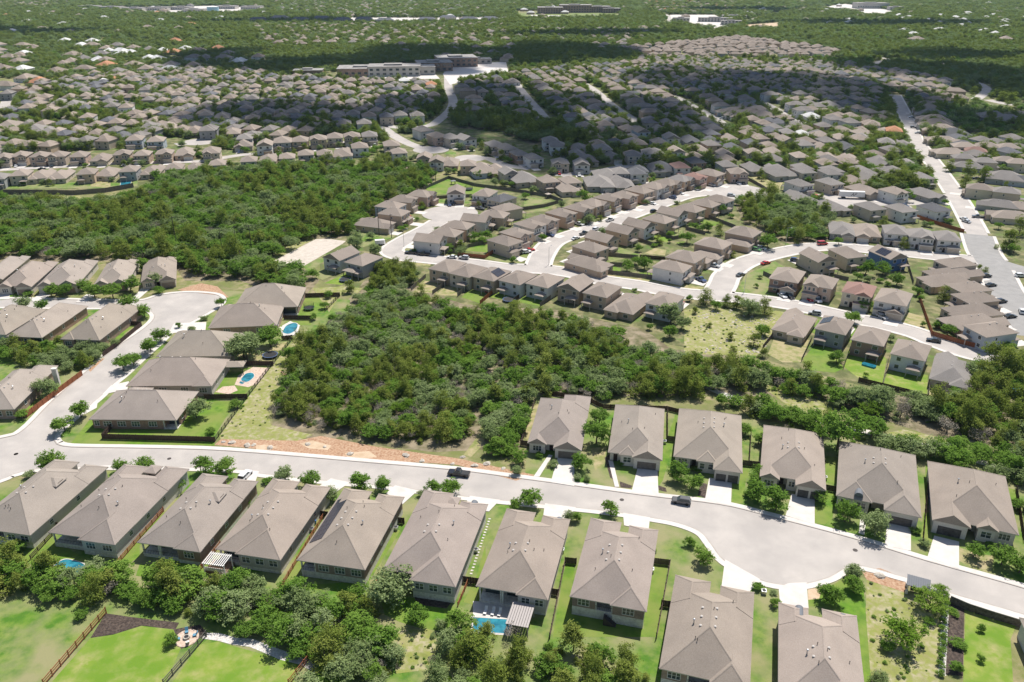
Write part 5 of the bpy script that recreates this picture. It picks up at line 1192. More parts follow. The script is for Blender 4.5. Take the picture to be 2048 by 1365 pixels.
# trees scattered between the far houses
HXY = np.array([(h[0], h[1]) for h in HOUSES])
for h in HOUSES:
    s = pscale(h[0], h[1])
    if s > 4.4: continue
    for j in range(6 if s < 3.0 else 3):
        if RND.random() < .25: continue
        a = RND.uniform(0, 6.28); d = RND.uniform(7.5, 15) * h[9]; X, Y = h[0] + math.cos(a) * d, h[1] + math.sin(a) * d
        if np.min((HXY[:, 0] - X) ** 2 + (HXY[:, 1] - Y) ** 2) < (47 if s < 3 else 70) or near_road(X, Y, 1.0): continue
        WPT.append((X, Y, RND.uniform(4.2, 8.0) * (1.15 if h[9] > 1.3 else 1) * (.75 if s > 3.2 else 1), RND.choice('ooccgg'), RND.uniform(.75, 1.0), 'the far yards'))
HXY = np.array([(h[0], h[1]) for h in HOUSES] + FILL)
for s, an in ZONES:
    P = pp(s); xs = [p[0] for p in P]; ys = [p[1] for p in P]; A_ = (max(xs) - min(xs)) * (max(ys) - min(ys))
    for _ in range(int(A_ / 24)):
        X, Y = RND.uniform(min(xs), max(xs)), RND.uniform(min(ys), max(ys))
        if not inpoly(X, Y, P) or np.min((HXY[:, 0] - X) ** 2 + (HXY[:, 1] - Y) ** 2) < RND.uniform(36, 60) or near_road(X, Y, 4.0): continue
        WPT.append((X, Y, RND.uniform(4.0, 9.0), RND.choice('ooccccg'), RND.uniform(.75, 1.05), 'the far yards'))
WPT.sort(key=lambda p: -pscale(p[0], p[1]) * p[2])
NW = max(0, 300 - len(TSPEC))
dead = [q for q in WPT[:700] if q[3] == 'd'][:12]; WPT = dead + [q for q in WPT if q not in dead]
WSPEC = []
for X, Y, D, k, tl, nm in WPT[:NW]:
    lb = f'{"broad " if D > 7 else "slim " if D < 5.2 else ""}{KIND_WORD[k]} in {nm.replace(" below the front row", "")} near {near_what(X, Y)}'
    WSPEC.append((X, Y, D, k, tl, ' '.join(lb.split()[:16]), nm))
for X, Y, D, k, tl, lb, nm in dedupe(WSPEC, 5, 2): tree(X, Y, D, k, lb, 'trees in ' + nm, tl)
def points_object(name, pts, crowns, label, zf=.5, cat='trees'):
    """one mass of trees: points carrying size, turn and kind; geometry nodes put crowns on them"""
    me = bpy.data.meshes.new(name); n = len(pts)
    me.from_pydata([(p[0], p[1], p[2] * p[4] * zf) for p in pts], [], [])
    for an, ty, vals in (('sz', 'FLOAT_VECTOR', None), ('rz', 'FLOAT', [p[5] for p in pts]), ('ki', 'INT', [p[3] for p in pts])):
        at = me.attributes.new(an, ty, 'POINT')
        if an == 'sz': at.data.foreach_set('vector', np.array([(p[2], p[2], p[2] * p[4]) for p in pts], dtype=np.float32).ravel())
        else: at.data.foreach_set('value', vals)
    o = obj(name, me); tag(o, label, cat, None, 'stuff')
    ng = bpy.data.node_groups.new(name, 'GeometryNodeTree'); N = ng.nodes; Lk = ng.links
    ng.interface.new_socket('Geometry', in_out='INPUT', socket_type='NodeSocketGeometry'); ng.interface.new_socket('Geometry', in_out='OUTPUT', socket_type='NodeSocketGeometry')
    gi, go = N.new('NodeGroupInput'), N.new('NodeGroupOutput'); ip = N.new('GeometryNodeInstanceOnPoints'); ip.inputs['Pick Instance'].default_value = True
    jn = N.new('GeometryNodeGeometryToInstance')
    for c in reversed(crowns):
        oi = N.new('GeometryNodeObjectInfo'); oi.inputs['Object'].default_value = c; oi.inputs['As Instance'].default_value = False; oi.transform_space = 'ORIGINAL'
        Lk.new(oi.outputs['Geometry'], jn.inputs[0])
    def named(nm, ty):
        k = N.new('GeometryNodeInputNamedAttribute'); k.data_type = ty; k.inputs[0].default_value = nm; return k.outputs[0]
    Lk.new(gi.outputs[0], ip.inputs['Points']); Lk.new(jn.outputs[0], ip.inputs['Instance']); Lk.new(named('ki', 'INT'), ip.inputs['Instance Index'])
    cx = N.new('ShaderNodeCombineXYZ'); Lk.new(named('rz', 'FLOAT'), cx.inputs[2]); Lk.new(cx.outputs[0], ip.inputs['Rotation'])
    Lk.new(named('sz', 'FLOAT_VECTOR'), ip.inputs['Scale']); Lk.new(ip.outputs[0], go.inputs[0])
    md = o.modifiers.new('crowns', 'NODES'); md.node_group = ng; return o
# the crown of one tree of every shape standing in the scene serves as the shape of the mass
SRC = []; KI = {}
for kind in 'gocdy':
    for v, me in enumerate(CROWN[kind]):
        c = next((o for o in bpy.data.objects if o.data == me), None)
        if c is None: continue
        KI.setdefault(kind, []).append(len(SRC)); SRC.append(c)
points_object('woodland', [(X, Y, D, RND.choice(KI[k]), tl, RND.uniform(0, 6.28)) for X, Y, D, k, tl, nm in WPT[NW:]], SRC, 'mass of small oaks and junipers filling the woods and far yards')
# far forest: bigger crowns in loose masses, thinning where houses stand
FORB = [pp(s) for s in ('640,148 890,122 1020,122 1025,155 900,160 690,165', '1240,100 1310,94 1480,78 1690,104 1660,117 1320,118', '1270,112 1330,105 1420,118 1700,116 1690,124 1420,124 1290,122',
        '1030,22 1240,22 1240,36 1040,40', '1625,18 1690,8 1790,22 1780,33 1730,32 1700,24', '1340,30 1430,30 1470,55 1400,58 1345,45', '170,17 430,12 560,18 470,28 330,30', '1490,50 1560,45 1560,60 1480,60', '700,36 1000,36 1000,46 700,48')]
FPTS = []
HX = np.array([(h[0], h[1]) for h in HOUSES])
ypx = 152.0
def far_zone(x, y):
    if y > 150: return (x > 1880 and y < 165 + (x - 1880) * .35 and y > 150) 
    if y > 128: return x > 1740 or 470 < x < 690 and y < 150 or 560 < x < 700 and y < 140
    if y > 118: return True
    return True
FROADS = [(pts, hw) for pts, hw in ROADS if max(q[1] for q in pts) > 640]
RA = np.array([(a[0], a[1], b[0], b[1], hw) for pts, hw in FROADS for a, b in zip(pts, pts[1:])])
FP3 = np.array(FARPT)
def far_grid():
    out = []; Y = 660.0
    while Y < 4200:
        sp = 7.0 if Y < 1500 else (10 if Y < 2400 else 17); X = -.74 * Y - 60
        while X < .74 * Y + 60:
            out.append((X + RND.uniform(-.45, .45) * sp, Y + RND.uniform(-.45, .45) * sp, sp)); X += sp
        Y += sp * .9
    return np.array(out)
G3 = far_grid(); gx, gy = G3[:, 0], G3[:, 1]
d = gy * CP + CAMH * SP; ix = 1024 + F * gx / d; iy = 682.5 - F * (gy * SP - CAMH * CP) / d
keep = np.ones(len(G3), bool)
for P in FORB:
    c = np.zeros(len(G3), bool); j = len(P) - 1
    for i in range(len(P)):
        a, b = P[i], P[j]
        c ^= ((a[1] > gy) != (b[1] > gy)) & (gx < (b[0] - a[0]) * (gy - a[1]) / ((b[1] - a[1]) or 1e-9) + a[0]); j = i
    keep &= ~c
for x0, y0, x1, y1, hw in RA:
    L = (x1 - x0) ** 2 + (y1 - y0) ** 2 or 1; t = np.clip(((gx - x0) * (x1 - x0) + (gy - y0) * (y1 - y0)) / L, 0, 1)
    keep &= (gx - x0 - t * (x1 - x0)) ** 2 + (gy - y0 - t * (y1 - y0)) ** 2 > (hw + 3) ** 2
for x0, y0, r in FP3: keep &= ~((np.abs(gx - x0) < r + 1) & (np.abs(gy - y0) < r + 1))
for x0, y0 in HX:
    if y0 > 600: keep &= (gx - x0) ** 2 + (gy - y0) ** 2 > 120
for k in np.nonzero(keep)[0]:
    x, y, sp = G3[k]; a, b = ix[k], iy[k]; dens = .93 if b < 118 else .9
    if b > 75 and a < 560: dens = .55
    if not far_zone(a, b):
        if b > 158 or a < 30 and b > 170: continue
        dens = .5
    if RND.random() > dens: continue
    FPTS.append((x, y, sp * RND.uniform(.95, 1.5), RND.choice(KI['o'] + KI['o'] + KI['c'] + KI['c'] + KI['g'][:1]), RND.uniform(.6, .8) * (1 if sp < 12 else .6), RND.uniform(0, 6.28)))
points_object('far_woodland', FPTS, SRC, 'far dark oak and juniper forest fading towards the horizon')
# the mass of undergrowth in the woods, on the floor between trunks
UP = []
for nm, r, s, sp, mix, dd in WOODS[:11]:
    P = pp(s, r); xs = [p[0] for p in P]; ys = [p[1] for p in P]; n = int((max(xs) - min(xs)) * (max(ys) - min(ys)) / 14)
    for _ in range(min(n, 2500)):
        X, Y = RND.uniform(min(xs), max(xs)), RND.uniform(min(ys), max(ys))
        if inpoly(X, Y, P) and not blocked(X, Y, 0) and not near_road(X, Y, 1.5): UP.append((X, Y, RND.uniform(.7, 2.2), RND.choice(KI['o'] + KI['g'] + KI['c'] + KI['y'] + KI['d']), RND.uniform(.6, .9), RND.uniform(0, 6.28)))
for r, s, n in (('R6', '790,382 1095,482 1440,500 1380,1140 1350,1330 835,1330 782,640', 120), ('S5', '-100,190 300,250 480,195 400,450 -100,470', 130), ('S5', '330,600 430,610 860,820 640,860 480,740', 60), ('R2', '760,1090 1150,1110 1100,1250 740,1320', 60), ('S1', '130,1220 460,760 560,820 430,1150', 50)):
    P = pp(s, r); xs = [p[0] for p in P]; ys = [p[1] for p in P]
    for _ in range(n):
        X, Y = RND.uniform(min(xs), max(xs)), RND.uniform(min(ys), max(ys))
        if inpoly(X, Y, P): UP.append((X, Y, RND.uniform(.3, 1.0), RND.choice(KI['o'] + KI['y'] + KI['d'] + KI['g']), .7, RND.uniform(0, 6.28)))
points_object('undergrowth', UP, SRC, 'low scrub and grass tufts between the trees and in the meadows', .4, 'scrub')
# ------------------------------------------------------------------ fences
def picket_mesh(L, h, mat):
    def f():
        mb = MB(); n = max(1, int(L / .3)); w = L / n
        for i in range(n): d = .02 if i % 2 else 0; mb.box(i * w + .006, (i + 1) * w - .006, -.02 + d, .012 + d, .05, h - (.0 if i % 3 else .03))
        mb.box(0, L, .034, .09, h * .25, h * .25 + .09); mb.box(0, L, .034, .09, h * .75, h * .75 + .09)
        return mb.mesh('board_panel', [M[mat]])
    return cached(('pk', round(L, 2), h, mat), f)
def fence(pts, label, mat='fence', h=1.8, kind='board', bay=2.4):
    t = thing({'board': 'board_fence', 'rail': 'rail_fence', 'metal': 'metal_fence', 'wall': 'stockade_wall'}[kind], label, 'fence', (*pts[0], 0))
    o = pts[0]
    pm = cached(('fp', h, mat), lambda: (lambda b: (b.box(-.08, .08, -.08, .08, 0, h + .08), b.mesh('post', [M[mat]]))[1])(MB()))
    for a, b in zip(pts, pts[1:]):
        L = math.hypot(b[0] - a[0], b[1] - a[1]); an = math.atan2(b[1] - a[1], b[0] - a[0]); n = max(1, round(L / bay)); w = L / n
        for i in range(n):
            x, y = a[0] + math.cos(an) * w * i - o[0], a[1] + math.sin(an) * w * i - o[1]
            obj('post', pm, t, (x, y, 0), an)
            if kind in ('board', 'wall'): obj('board_panel', picket_mesh(round(w, 1), h, mat), t, (x, y, 0), an, sc=(w / round(w, 1), 1, 1))
            elif kind == 'rail':
                rmesh = cached(('rail', mat), lambda: (lambda k: (k.box(0, 1, -.04, .04, -.1, .1), k.mesh('rail', [M[mat]]))[1])(MB()))
                for z in (.35, .8, 1.25): obj('rail', rmesh, t, (x, y, z * h / 1.4), an, sc=(w, 1, 1))
            else:
                bm = cached(('bars', round(w, 1), h), lambda: (lambda k: ([k.box(q * round(w, 1) / 16, q * round(w, 1) / 16 + .02, -.01, .01, .1, h) for q in range(16)], k.box(0, round(w, 1), -.02, .02, h - .15, h - .1), k.box(0, round(w, 1), -.02, .02, .15, .2), k.mesh('bars', [M['dark']]))[3])(MB()))
                obj('bars', bm, t, (x, y, 0), an)
        if b is pts[-1]: obj('post', pm, t, (b[0] - o[0], b[1] - o[1], 0), an)
    return t
FEN = '''R5|700,1165 637,1237 1332,1256|dark board fence round the brick corner house lawn|fence_dark|1.8|board
S1|95,1250 290,985 455,772 572,622 620,585|thin dark metal fence along the meadow behind the pool houses|dark|1.5|metal
R5|1270,990 1535,987|dark board fence between corner lawn and kidney pool garden|fence_dark|1.8|board
S1|245,782 455,782|dark board fence between kidney pool and trampoline oak yard|fence_dark|1.8|board
S1|522,495 692,497|brown board fence below the netted trampoline lawn|fence_dark|1.8|board
S1|645,358 868,352|dark board fence above the netted trampoline lawn|fence_dark|1.8|board
S1|868,352 775,448|thin metal fence at the end of the netted trampoline lawn|dark|1.4|metal
S1|508,625 575,618|brown board fence below the turquoise pool|fence_dark|1.8|board
R5|800,530 880,536 735,657 640,727|brown board fence round the steep-roofed house's side lawn|fence_dark|1.8|board
R5|70,1095 172,1100 512,842|rust red board fence beside the side street|fence_red|1.9|board
R1|565,1000 235,1385|orange-brown rail fence between the two lower lawns|fence_red|1.7|rail
R1|1095,1125 870,1385|weathered grey rail fence beside the fire pit|fence_grey|1.7|rail
R2|295,1232 175,1385|orange-brown rail fence beside the gravel path end|fence_red|1.7|rail
R1|868,460 610,758|rust red rail fence beside the square tower house|fence_red|1.3|rail
R2|365,480 100,925|rust red rail fence beside the solar array house|fence_red|1.3|rail
R2|645,840 580,968|rust red rail fence below the arched entry tower house|fence_red|1.3|rail
R2|1122,845 1070,965|reddish rail fence above the pool patio|fence_red|1.3|rail
R1|278,590 165,716|dark rail fence by the blue back pool|fence_dark|1.3|rail
R1|1170,640 1040,800|rust red rail fence beside the white pergola|fence_red|1.3|rail
R1|262,545 312,550|short dark gate fence beside the dormered house|fence_dark|1.8|board
R2|325,485 382,492|short dark gate fence beside the solar array house|fence_dark|1.8|board
R2|738,520 786,526|short dark gate fence before the arched entry tower house|fence_dark|1.8|board
R2|1093,835 1182,848|short dark gate fence before the pool patio lawn|fence_dark|1.8|board
R3|203,1165 246,1172|short dark gate fence beside the slatted patio roof|fence_dark|1.8|board
R3|280,1000 340,1006|short dark gate fence left of the tall white base house|fence_dark|1.8|board
R3|735,1000 836,1012 765,1400|board fence round the tall white base house's side lawn|fence|1.7|board
R3|280,1002 200,1400|board fence between the pool house and the tall white base house|fence|1.7|board
R3|790,1228 846,1236|short dark gate fence beside the six-vent roof|fence_dark|1.8|board
R3|45,375 94,382|short brown gate fence beside the white-gabled house|fence|1.8|board
R3|122,145 48,372|board fence along the trail side of the white-gabled house|fence|1.7|board
R3|823,200 823,352 858,356|brown board fence between the stone house and the arched window house|fence|1.8|board
R3|1265,320 1255,480|thin board fence between the arched window and cream gabled houses|fence|1.7|board
R3|1222,482 1306,490|short brown gate fence beside the twin garage doors|fence|1.8|board
R4|388,440 366,600|pale board fence along the courtyard gate house|fence_grey|1.6|board
R4|300,612 372,625|short dark gate fence before the courtyard gate house|fence_dark|1.8|board
R4|850,500 818,900|dark board fence between the courtyard house and the white stone house|fence_dark|1.7|board
R4|1312,620 1352,880|dark board fence right of the white and stone house|fence_dark|1.8|board
R3|150,95 420,150 480,180 820,190 880,205 1200,235|dark rear fence of the gabled houses against the greenbelt|fence_dark|1.6|board
S2|490,1008 605,905|grey board fence at the first yard by the scrub corner|fence_grey|1.8|board
S2|660,1038 800,938|grey board fence between the two dry back yards|fence_grey|1.8|board
S2|860,1058 965,975|grey board fence left of the red-furnished yard|fence_grey|1.8|board
S2|1040,1118 1182,998|orange board fence right of the red-furnished yard|fence_red|1.8|board
S2|1310,1100 1402,1030|dark board fence left of the bright narrow yard|fence_dark|1.8|board
S2|1520,1138 1625,1060|grey board fence right of the bright narrow yard|fence_grey|1.8|board
S2|650,697 880,712 950,662 1102,630|grey board fence behind the white corner house|fence_grey|1.8|board
S2|868,730 1080,752 1150,705|light brown board fence at the corner lawn|fence_red|1.8|board
S2|590,200 790,112 1000,172 1300,212 1600,262 1700,302|dark board fence behind the big green lawn|fence_grey|1.9|board
S2|1350,368 1560,340 1690,302|dark board fence between the two long green yards|fence_grey|1.9|board
S2|672,275 780,268|short dark fence left of the white house at the close head|fence_grey|1.8|board
S2|918,262 972,258|short dark fence right of the white house at the close head|fence_grey|1.8|board
S3|440,728 700,752|grey board fence behind the corner bungalow's neighbour|fence_grey|1.8|board
S3|415,868 620,890 832,915|grey board fence along the verge below the bungalow|fence_grey|1.8|board
S3|480,808 592,815|grey board fence behind the corner bungalow|fence_grey|1.8|board
S3|720,748 922,765|reddish board fence by the dry yard below the climbing row|fence_dark|1.8|board
S3|700,608 822,650 880,640|grey board fence round the sandy back yard|fence_grey|1.8|board
S3|830,540 985,600 1080,580|grey board fence between climbing-row yards|fence_grey|1.8|board
S3|1085,520 1240,560|grey board fence above the yard oaks|fence_grey|1.8|board
S3|1240,415 1480,508|dark board fence toward the scrub copse|fence_grey|1.8|board
S3|1578,120 1690,180 1772,232|dark board fence round the oval turnaround|fence_grey|1.8|board
S3|1705,880 1790,920 1830,870|grey board fence behind the corner lawn house|fence_grey|1.8|board
S4|265,880 320,900|short grey fence between two front garages|fence_grey|1.8|board
S4|530,905 640,930|grey board fence beside the red-brown roof|fence_grey|1.8|board
S4|1185,425 1380,490 1565,545|deep red board fence above the white garages|fence_red|1.9|board
S4|1098,750 1160,955|grey board fence beside the blue house yard|fence_grey|1.8|board
S4|1195,1040 1240,1170 1310,1370|rust board fence along the dry corner lot|fence_red|1.9|board
S5|1462,352 1600,395 1740,432|brown board fence beside the curved street end|fence_red|1.8|board
S5|395,440 482,330|brown board fence beside the rocky meadow|fence|1.8|board
S5|640,518 702,388|thin board fence between dry and bright green back yards|fence_grey|1.7|board
S5|905,565 945,448|thin board fence between bright green and inflatable pool yards|fence_grey|1.7|board
S5|1150,675 1192,508|thin board fence right of the inflatable pool yard|fence_grey|1.7|board
S5|1440,748 1452,612|thin board fence beside the grey-roofed bungalow|fence_grey|1.7|board
S5|1000,645 1150,682 1300,718 1440,760 1720,815|dark rear fence of the greenbelt back yards|fence_dark|1.7|board
S6|-40,757 300,757 600,762 850,742 1070,702|tall weathered stockade along the left wood|fence_grey|2.8|wall'''
for ln in FEN.split('\n'):
    r, p, lb, mt, h, kd = ln.split('|'); fence(pp(p, r), lb, mt, float(h), kd)
# ------------------------------------------------------------------ vehicles
def car_parts(kind):
    def f():
        prof = {'pickup': [(-2.9, .45), (-2.9, .95), (-2.85, 1.05), (-.75, 1.05), (.95, 1.05), (1.05, 1.12), (2.6, 1.02), (2.85, .85), (2.88, .45)],
                'suv': [(-2.35, .4), (-2.38, .95), (-2.3, 1.08), (1.0, 1.08), (2.1, .98), (2.35, .75), (2.36, .4)],
                'sedan': [(-2.35, .35), (-2.4, .8), (-2.25, .95), (-1.6, .98), (.9, .95), (2.1, .82), (2.35, .62), (2.36, .35)],
                'van': [(-2.5, .4), (-2.55, 1.1), (1.5, 1.15), (2.3, 1.0), (2.5, .75), (2.5, .4)]}[kind]
        hw = .98 if kind in ('pickup', 'van') else .92; body = MB(); n = len(prof)
        v = [(x, -hw, z) for x, z in prof] + [(x, hw, z) for x, z in prof]
        body.add(v, [(i, (i + 1) % n, (i + 1) % n + n, i + n) for i in range(n)] + [tuple(range(n)), tuple(range(2 * n - 1, n - 1, -1))])
        cab = {'pickup': (-.72, 1.35, -.35, .55, 1.05, 1.86), 'suv': (-2.2, 1.05, -1.95, .3, 1.08, 1.72), 'sedan': (-1.75, 1.0, -1.05, .2, .96, 1.44), 'van': (-2.45, 1.6, -2.35, .75, 1.12, 2.0)}[kind]
        b0, b1, t0, t1, z0, z1 = cab; gl = MB(); ti = hw - .16
        gl.add([(b0, -hw + .04, z0), (b1, -hw + .04, z0), (b1, hw - .04, z0), (b0, hw - .04, z0), (t0, -ti, z1), (t1, -ti, z1), (t1, ti, z1), (t0, ti, z1)], [(0, 1, 5, 4), (1, 2, 6, 5), (2, 3, 7, 6), (3, 0, 4, 7)])
        rf = MB(); rf.add([(t0 - .06, -ti - .03, z1 - .02), (t1 + .06, -ti - .03, z1 - .02), (t1 + .06, ti + .03, z1 - .02), (t0 - .06, ti + .03, z1 - .02), (t0 + .05, -ti + .08, z1 + .06), (t1 - .08, -ti + .08, z1 + .06), (t1 - .08, ti - .08, z1 + .06), (t0 + .05, ti - .08, z1 + .06)], [(4, 5, 6, 7), (0, 1, 5, 4), (1, 2, 6, 5), (2, 3, 7, 6), (3, 0, 4, 7)])
        for x in ((t0 + t1) / 2,): rf.bar(((b0 + b1) / 2, -hw + .035, z0), (x, -ti - .005, z1), .05); rf.bar(((b0 + b1) / 2, hw - .035, z0), (x, ti + .005, z1), .05)
        parts = [('body', body.mesh('body', [M['paint']]), (0, 0, 0)), ('cabin_glass', gl.mesh('cabin_glass', [M['glass']]), (0, 0, 0)), ('cabin_roof', rf.mesh('cabin_roof', [M['paint']]), (0, 0, 0))]
        if kind == 'pickup':
            bed = MB(); bed.box(-2.78, -.85, -.8, .8, 1.052, 1.06); parts.append(('bed', bed.mesh('bed', [M['dark']]), (0, 0, 0)))
        wm = MB()
        nn = 12; rr = .38; vv = []
        for s in (-.11, .11): vv += [(rr * math.cos(2 * math.pi * i / nn), s, rr * math.sin(2 * math.pi * i / nn)) for i in range(nn)]
        wm.add(vv, [(i, (i + 1) % nn, (i + 1) % nn + nn, i + nn) for i in range(nn)] + [tuple(range(nn)), tuple(range(2 * nn - 1, nn - 1, -1))])
        w = wm.mesh('wheel', [M['tyre']]); xb = 1.75 if kind == 'pickup' else 1.4
        for x in (-xb, xb):
            for y in (-hw + .06, hw - .06): parts.append(('wheel', w, (x, y, .38)))
        lm = MB(); lm.box(-.04, .04, -.16, .16, -.08, .08); lt = lm.mesh('headlight', [M['white']])
        for y in (-hw + .25, hw - .25): parts.append(('headlight', lt, (prof[-1][0] - .03, y, .72)))
        return parts
    return cached(('car', kind), f)
CC = {'k': ((.012, .012, .014), 'black'), 'w': ((.75, .75, .74), 'white'), 's': ((.45, .46, .47), 'silver'), 'r': ((.5, .02, .02), 'red'), 'u': ((.03, .06, .15), 'dark blue'), 'g': ((.1, .1, .105), 'dark grey'), 'e': ((.1, .25, .1), 'green')}
def car(r, x, y, kind, c, an, label):
    X, Y = g(x, y, .5, r); t = thing({'suv': 'suv', 'pickup': 'pickup_truck', 'sedan': 'car', 'van': 'van'}[kind], label, {'suv': 'car', 'pickup': 'pickup truck', 'sedan': 'car', 'van': 'van'}[kind], (X, Y, 0), math.radians(an))
    for nm, me, loc in car_parts(kind):
        o = obj(nm, me, t, loc)
        if nm in ('body', 'cabin_roof'): o.color = (*CC[c][0], 1)
a_st = -12; deg = math.degrees
CARS = [('R2', 1075, 258, 'pickup', 'k', 168, 'black pickup truck parked at the kerb below the brown gravel strip'), ('R3', 897, 670, 'suv', 'g', 165, 'dark grey car parked at the kerb before the arched window house'),
 ('R1', 400, 266, 'sedan', 'w', 60, 'white car on the driveway of the dormered house'), ('R1', 1300, 270, 'suv', 'w', 75, 'white SUV on a driveway behind the brown-walled porch house'),
 ('S2', 488, 703, 'pickup', 'k', 172, 'black pickup truck by the corner lawn nearest the street lamp'), ('S2', 588, 715, 'pickup', 'k', 170, 'black pickup truck parked second from the street lamp'), ('S2', 815, 738, 'sedan', 'w', 170, 'white car parked behind the scrub corner houses'), ('S2', 910, 745, 'suv', 's', 165, 'silver car parked below the corner board fence'),
 ('S2', 1412, 698, 'suv', 'w', 20, 'white SUV on the corner house drive beside the red car'), ('S2', 1440, 682, 'sedan', 'r', 20, 'red car on the drive of the corner house'), ('S2', 1832, 475, 'pickup', 'w', -42, 'white pickup on a drive of the climbing street'), ('S2', 1600, 562, 'suv', 'u', -42, 'dark blue car on a drive of the climbing street'),
 ('S2', 1805, 588, 'sedan', 'w', 45, 'white car driving down the climbing street'), ('S2', 1873, 550, 'pickup', 'k', 45, 'black pickup parked on the climbing street'), ('S2', 1970, 515, 'suv', 'w', 46, 'white SUV parked on the climbing street above the black pickup'), ('S2', 795, 320, 'sedan', 'u', -80, 'blue car before the white house at the close head'), ('S2', 835, 312, 'suv', 'k', -85, 'black car in the dark garage mouth of the white house'), ('S2', 1040, 350, 'pickup', 'g', -30, 'grey pickup with boat on the round close'),
 ('S3', 480, 442, 'pickup', 'w', 46, 'white pickup truck near the dark front-yard oak'), ('S3', 830, 372, 'suv', 'k', 42, 'black SUV parked midway up the climbing street'), ('S3', 1157, 193, 'pickup', 'w', -50, 'white pickup on an upper drive of the climbing street'), ('S3', 1295, 163, 'suv', 'w', -50, 'white SUV on the drive nearest the oval turnaround'), ('S3', 1045, 228, 'sedan', 'w', -50, 'white car on a drive below the oval turnaround'), ('S3', 1450, 245, 'suv', 's', -20, 'silver SUV parked in the oval turnaround'), ('S3', 1510, 150, 'sedan', 'w', -80, 'white car before the pinkish house at the turnaround'), ('S3', 1545, 150, 'sedan', 'k', -80, 'black car before the pinkish house at the turnaround'),
 ('S3', 1310, 808, 'pickup', 's', -35, 'silver pickup on the drive of the bend house'), ('S3', 1205, 920, 'pickup', 'u', -60, 'dark lifted pickup beside the white corner house'), ('S3', 1525, 880, 'sedan', 'g', 40, 'dark sedan driving on the bend beside the grassy corner'), ('S3', 1725, 786, 'sedan', 'r', 30, 'red car parked on the bend street'), ('S3', 1965, 765, 'suv', 'u', -25, 'dark blue car beside the lawn behind the blue house row'), ('S3', 1650, 680, 'suv', 'e', -40, 'green and white car under the front tree'), ('S3', 1690, 668, 'suv', 'w', -40, 'white car under the front tree at the bend house'), ('S3', 1860, 1048, 'sedan', 'w', -75, 'white car on the first drive of the curved street'), ('S3', 1918, 1055, 'suv', 'k', -75, 'black SUV on the first drive of the curved street'),
 ('S4', 435, 632, 'van', 'r', 10, 'red minivan parked on the bend street'), ('S4', 325, 1073, 'sedan', 'r', -75, 'red car on the second drive of the curved street'), ('S4', 388, 1083, 'van', 'w', -75, 'white van on the second drive of the curved street'), ('S4', 375, 1188, 'suv', 's', 160, 'silver SUV parked on the curved street'), ('S4', 912, 1218, 'suv', 's', -70, 'silver SUV before the white house with two front gables'), ('S4', 1055, 652, 'sedan', 's', -75, 'silver car on the white garage drive'), ('S4', 640, 592, 'suv', 'k', -70, 'black car before the grey bungalow'), ('S4', 1495, 692, 'suv', 'w', -70, 'white SUV on the last white garage drive'),
 ('S4', 1745, 890, 'suv', 'k', 15, 'black SUV on the first drive off the grey avenue'), ('S4', 1785, 962, 'sedan', 'k', 15, 'black car on the second drive off the grey avenue'), ('S4', 1865, 1093, 'suv', 'k', 15, 'black car on the third drive off the grey avenue'), ('S4', 1940, 1212, 'sedan', 'k', 12, 'black sedan on the last drive off the grey avenue'), ('S4', 2030, 1173, 'suv', 'w', 65, 'white SUV on the grey avenue'), ('S4', 2022, 888, 'suv', 'w', 0, 'white SUV across the grey avenue'), ('S4', 1568, 432, 'sedan', 'w', 110, 'white car parked ahead on the pale avenue'), ('S4', 1587, 454, 'sedan', 's', 110, 'silver car parked behind on the pale avenue'), ('S4', 440, 286, 'sedan', 'k', 0, 'black car beside the grey bungalow of the truck close'), ('S4', 1820, 418, 'sedan', 'k', 160, 'black car across the pale avenue'),
 ('S5', 1477, 383, 'sedan', 'k', 155, 'black sedan driving on the curved street past the brown fence'),
 ('S6', 88, 527, 'suv', 'w', -60, 'white SUV at the start of the left row'), ('S6', 130, 530, 'sedan', 'w', -70, 'white car second at the start of the left row'), ('S6', 335, 553, 'sedan', 'k', 15, 'black car parked on the left row street'), ('S6', 415, 533, 'suv', 'k', -70, 'black SUV on a left row drive'), ('S6', 640, 522, 'suv', 'k', -70, 'black SUV before the brick left row house'), ('S6', 885, 243, 'suv', 'w', -60, 'white SUV among the lit left rows'), ('S6', 790, 515, 'sedan', 'g', -70, 'grey car on a left row drive')]
for c in CARS: car(*c)
PARKED = [g(c[1], c[2], .5, c[0]) for c in CARS]
for X, Y, fa, h in DRV:
    s = pscale(X, Y)
    if RND.random() > (.4 if s > 3 else .3) or any((X - a) ** 2 + (Y - b) ** 2 < 60 for a, b in PARKED): continue
    kd = RND.choice(('sedan', 'suv', 'suv', 'pickup')); cc = RND.choice('kwwssggur'); PARKED.append((X, Y))
    t = thing({'suv': 'suv', 'pickup': 'pickup_truck', 'sedan': 'car'}[kd], ' '.join(f'{CC[cc][1]} {"pickup" if kd == "pickup" else "car"} on the drive of a {WN[h[4]]} house {h[8].replace("houses ", "")}'.split()[:16]), 'car' if kd != 'pickup' else 'pickup truck', (X + RND.uniform(-.6, .6), Y + RND.uniform(-.6, .6), .1), fa + RND.choice((0, math.pi)), 'cars on drives ' + h[8].replace('houses ', ''))
    for nm, me, loc in car_parts(kd):
        o = obj(nm, me, t, loc)
        if nm in ('body', 'cabin_roof'): o.color = (*CC[cc][0], 1)
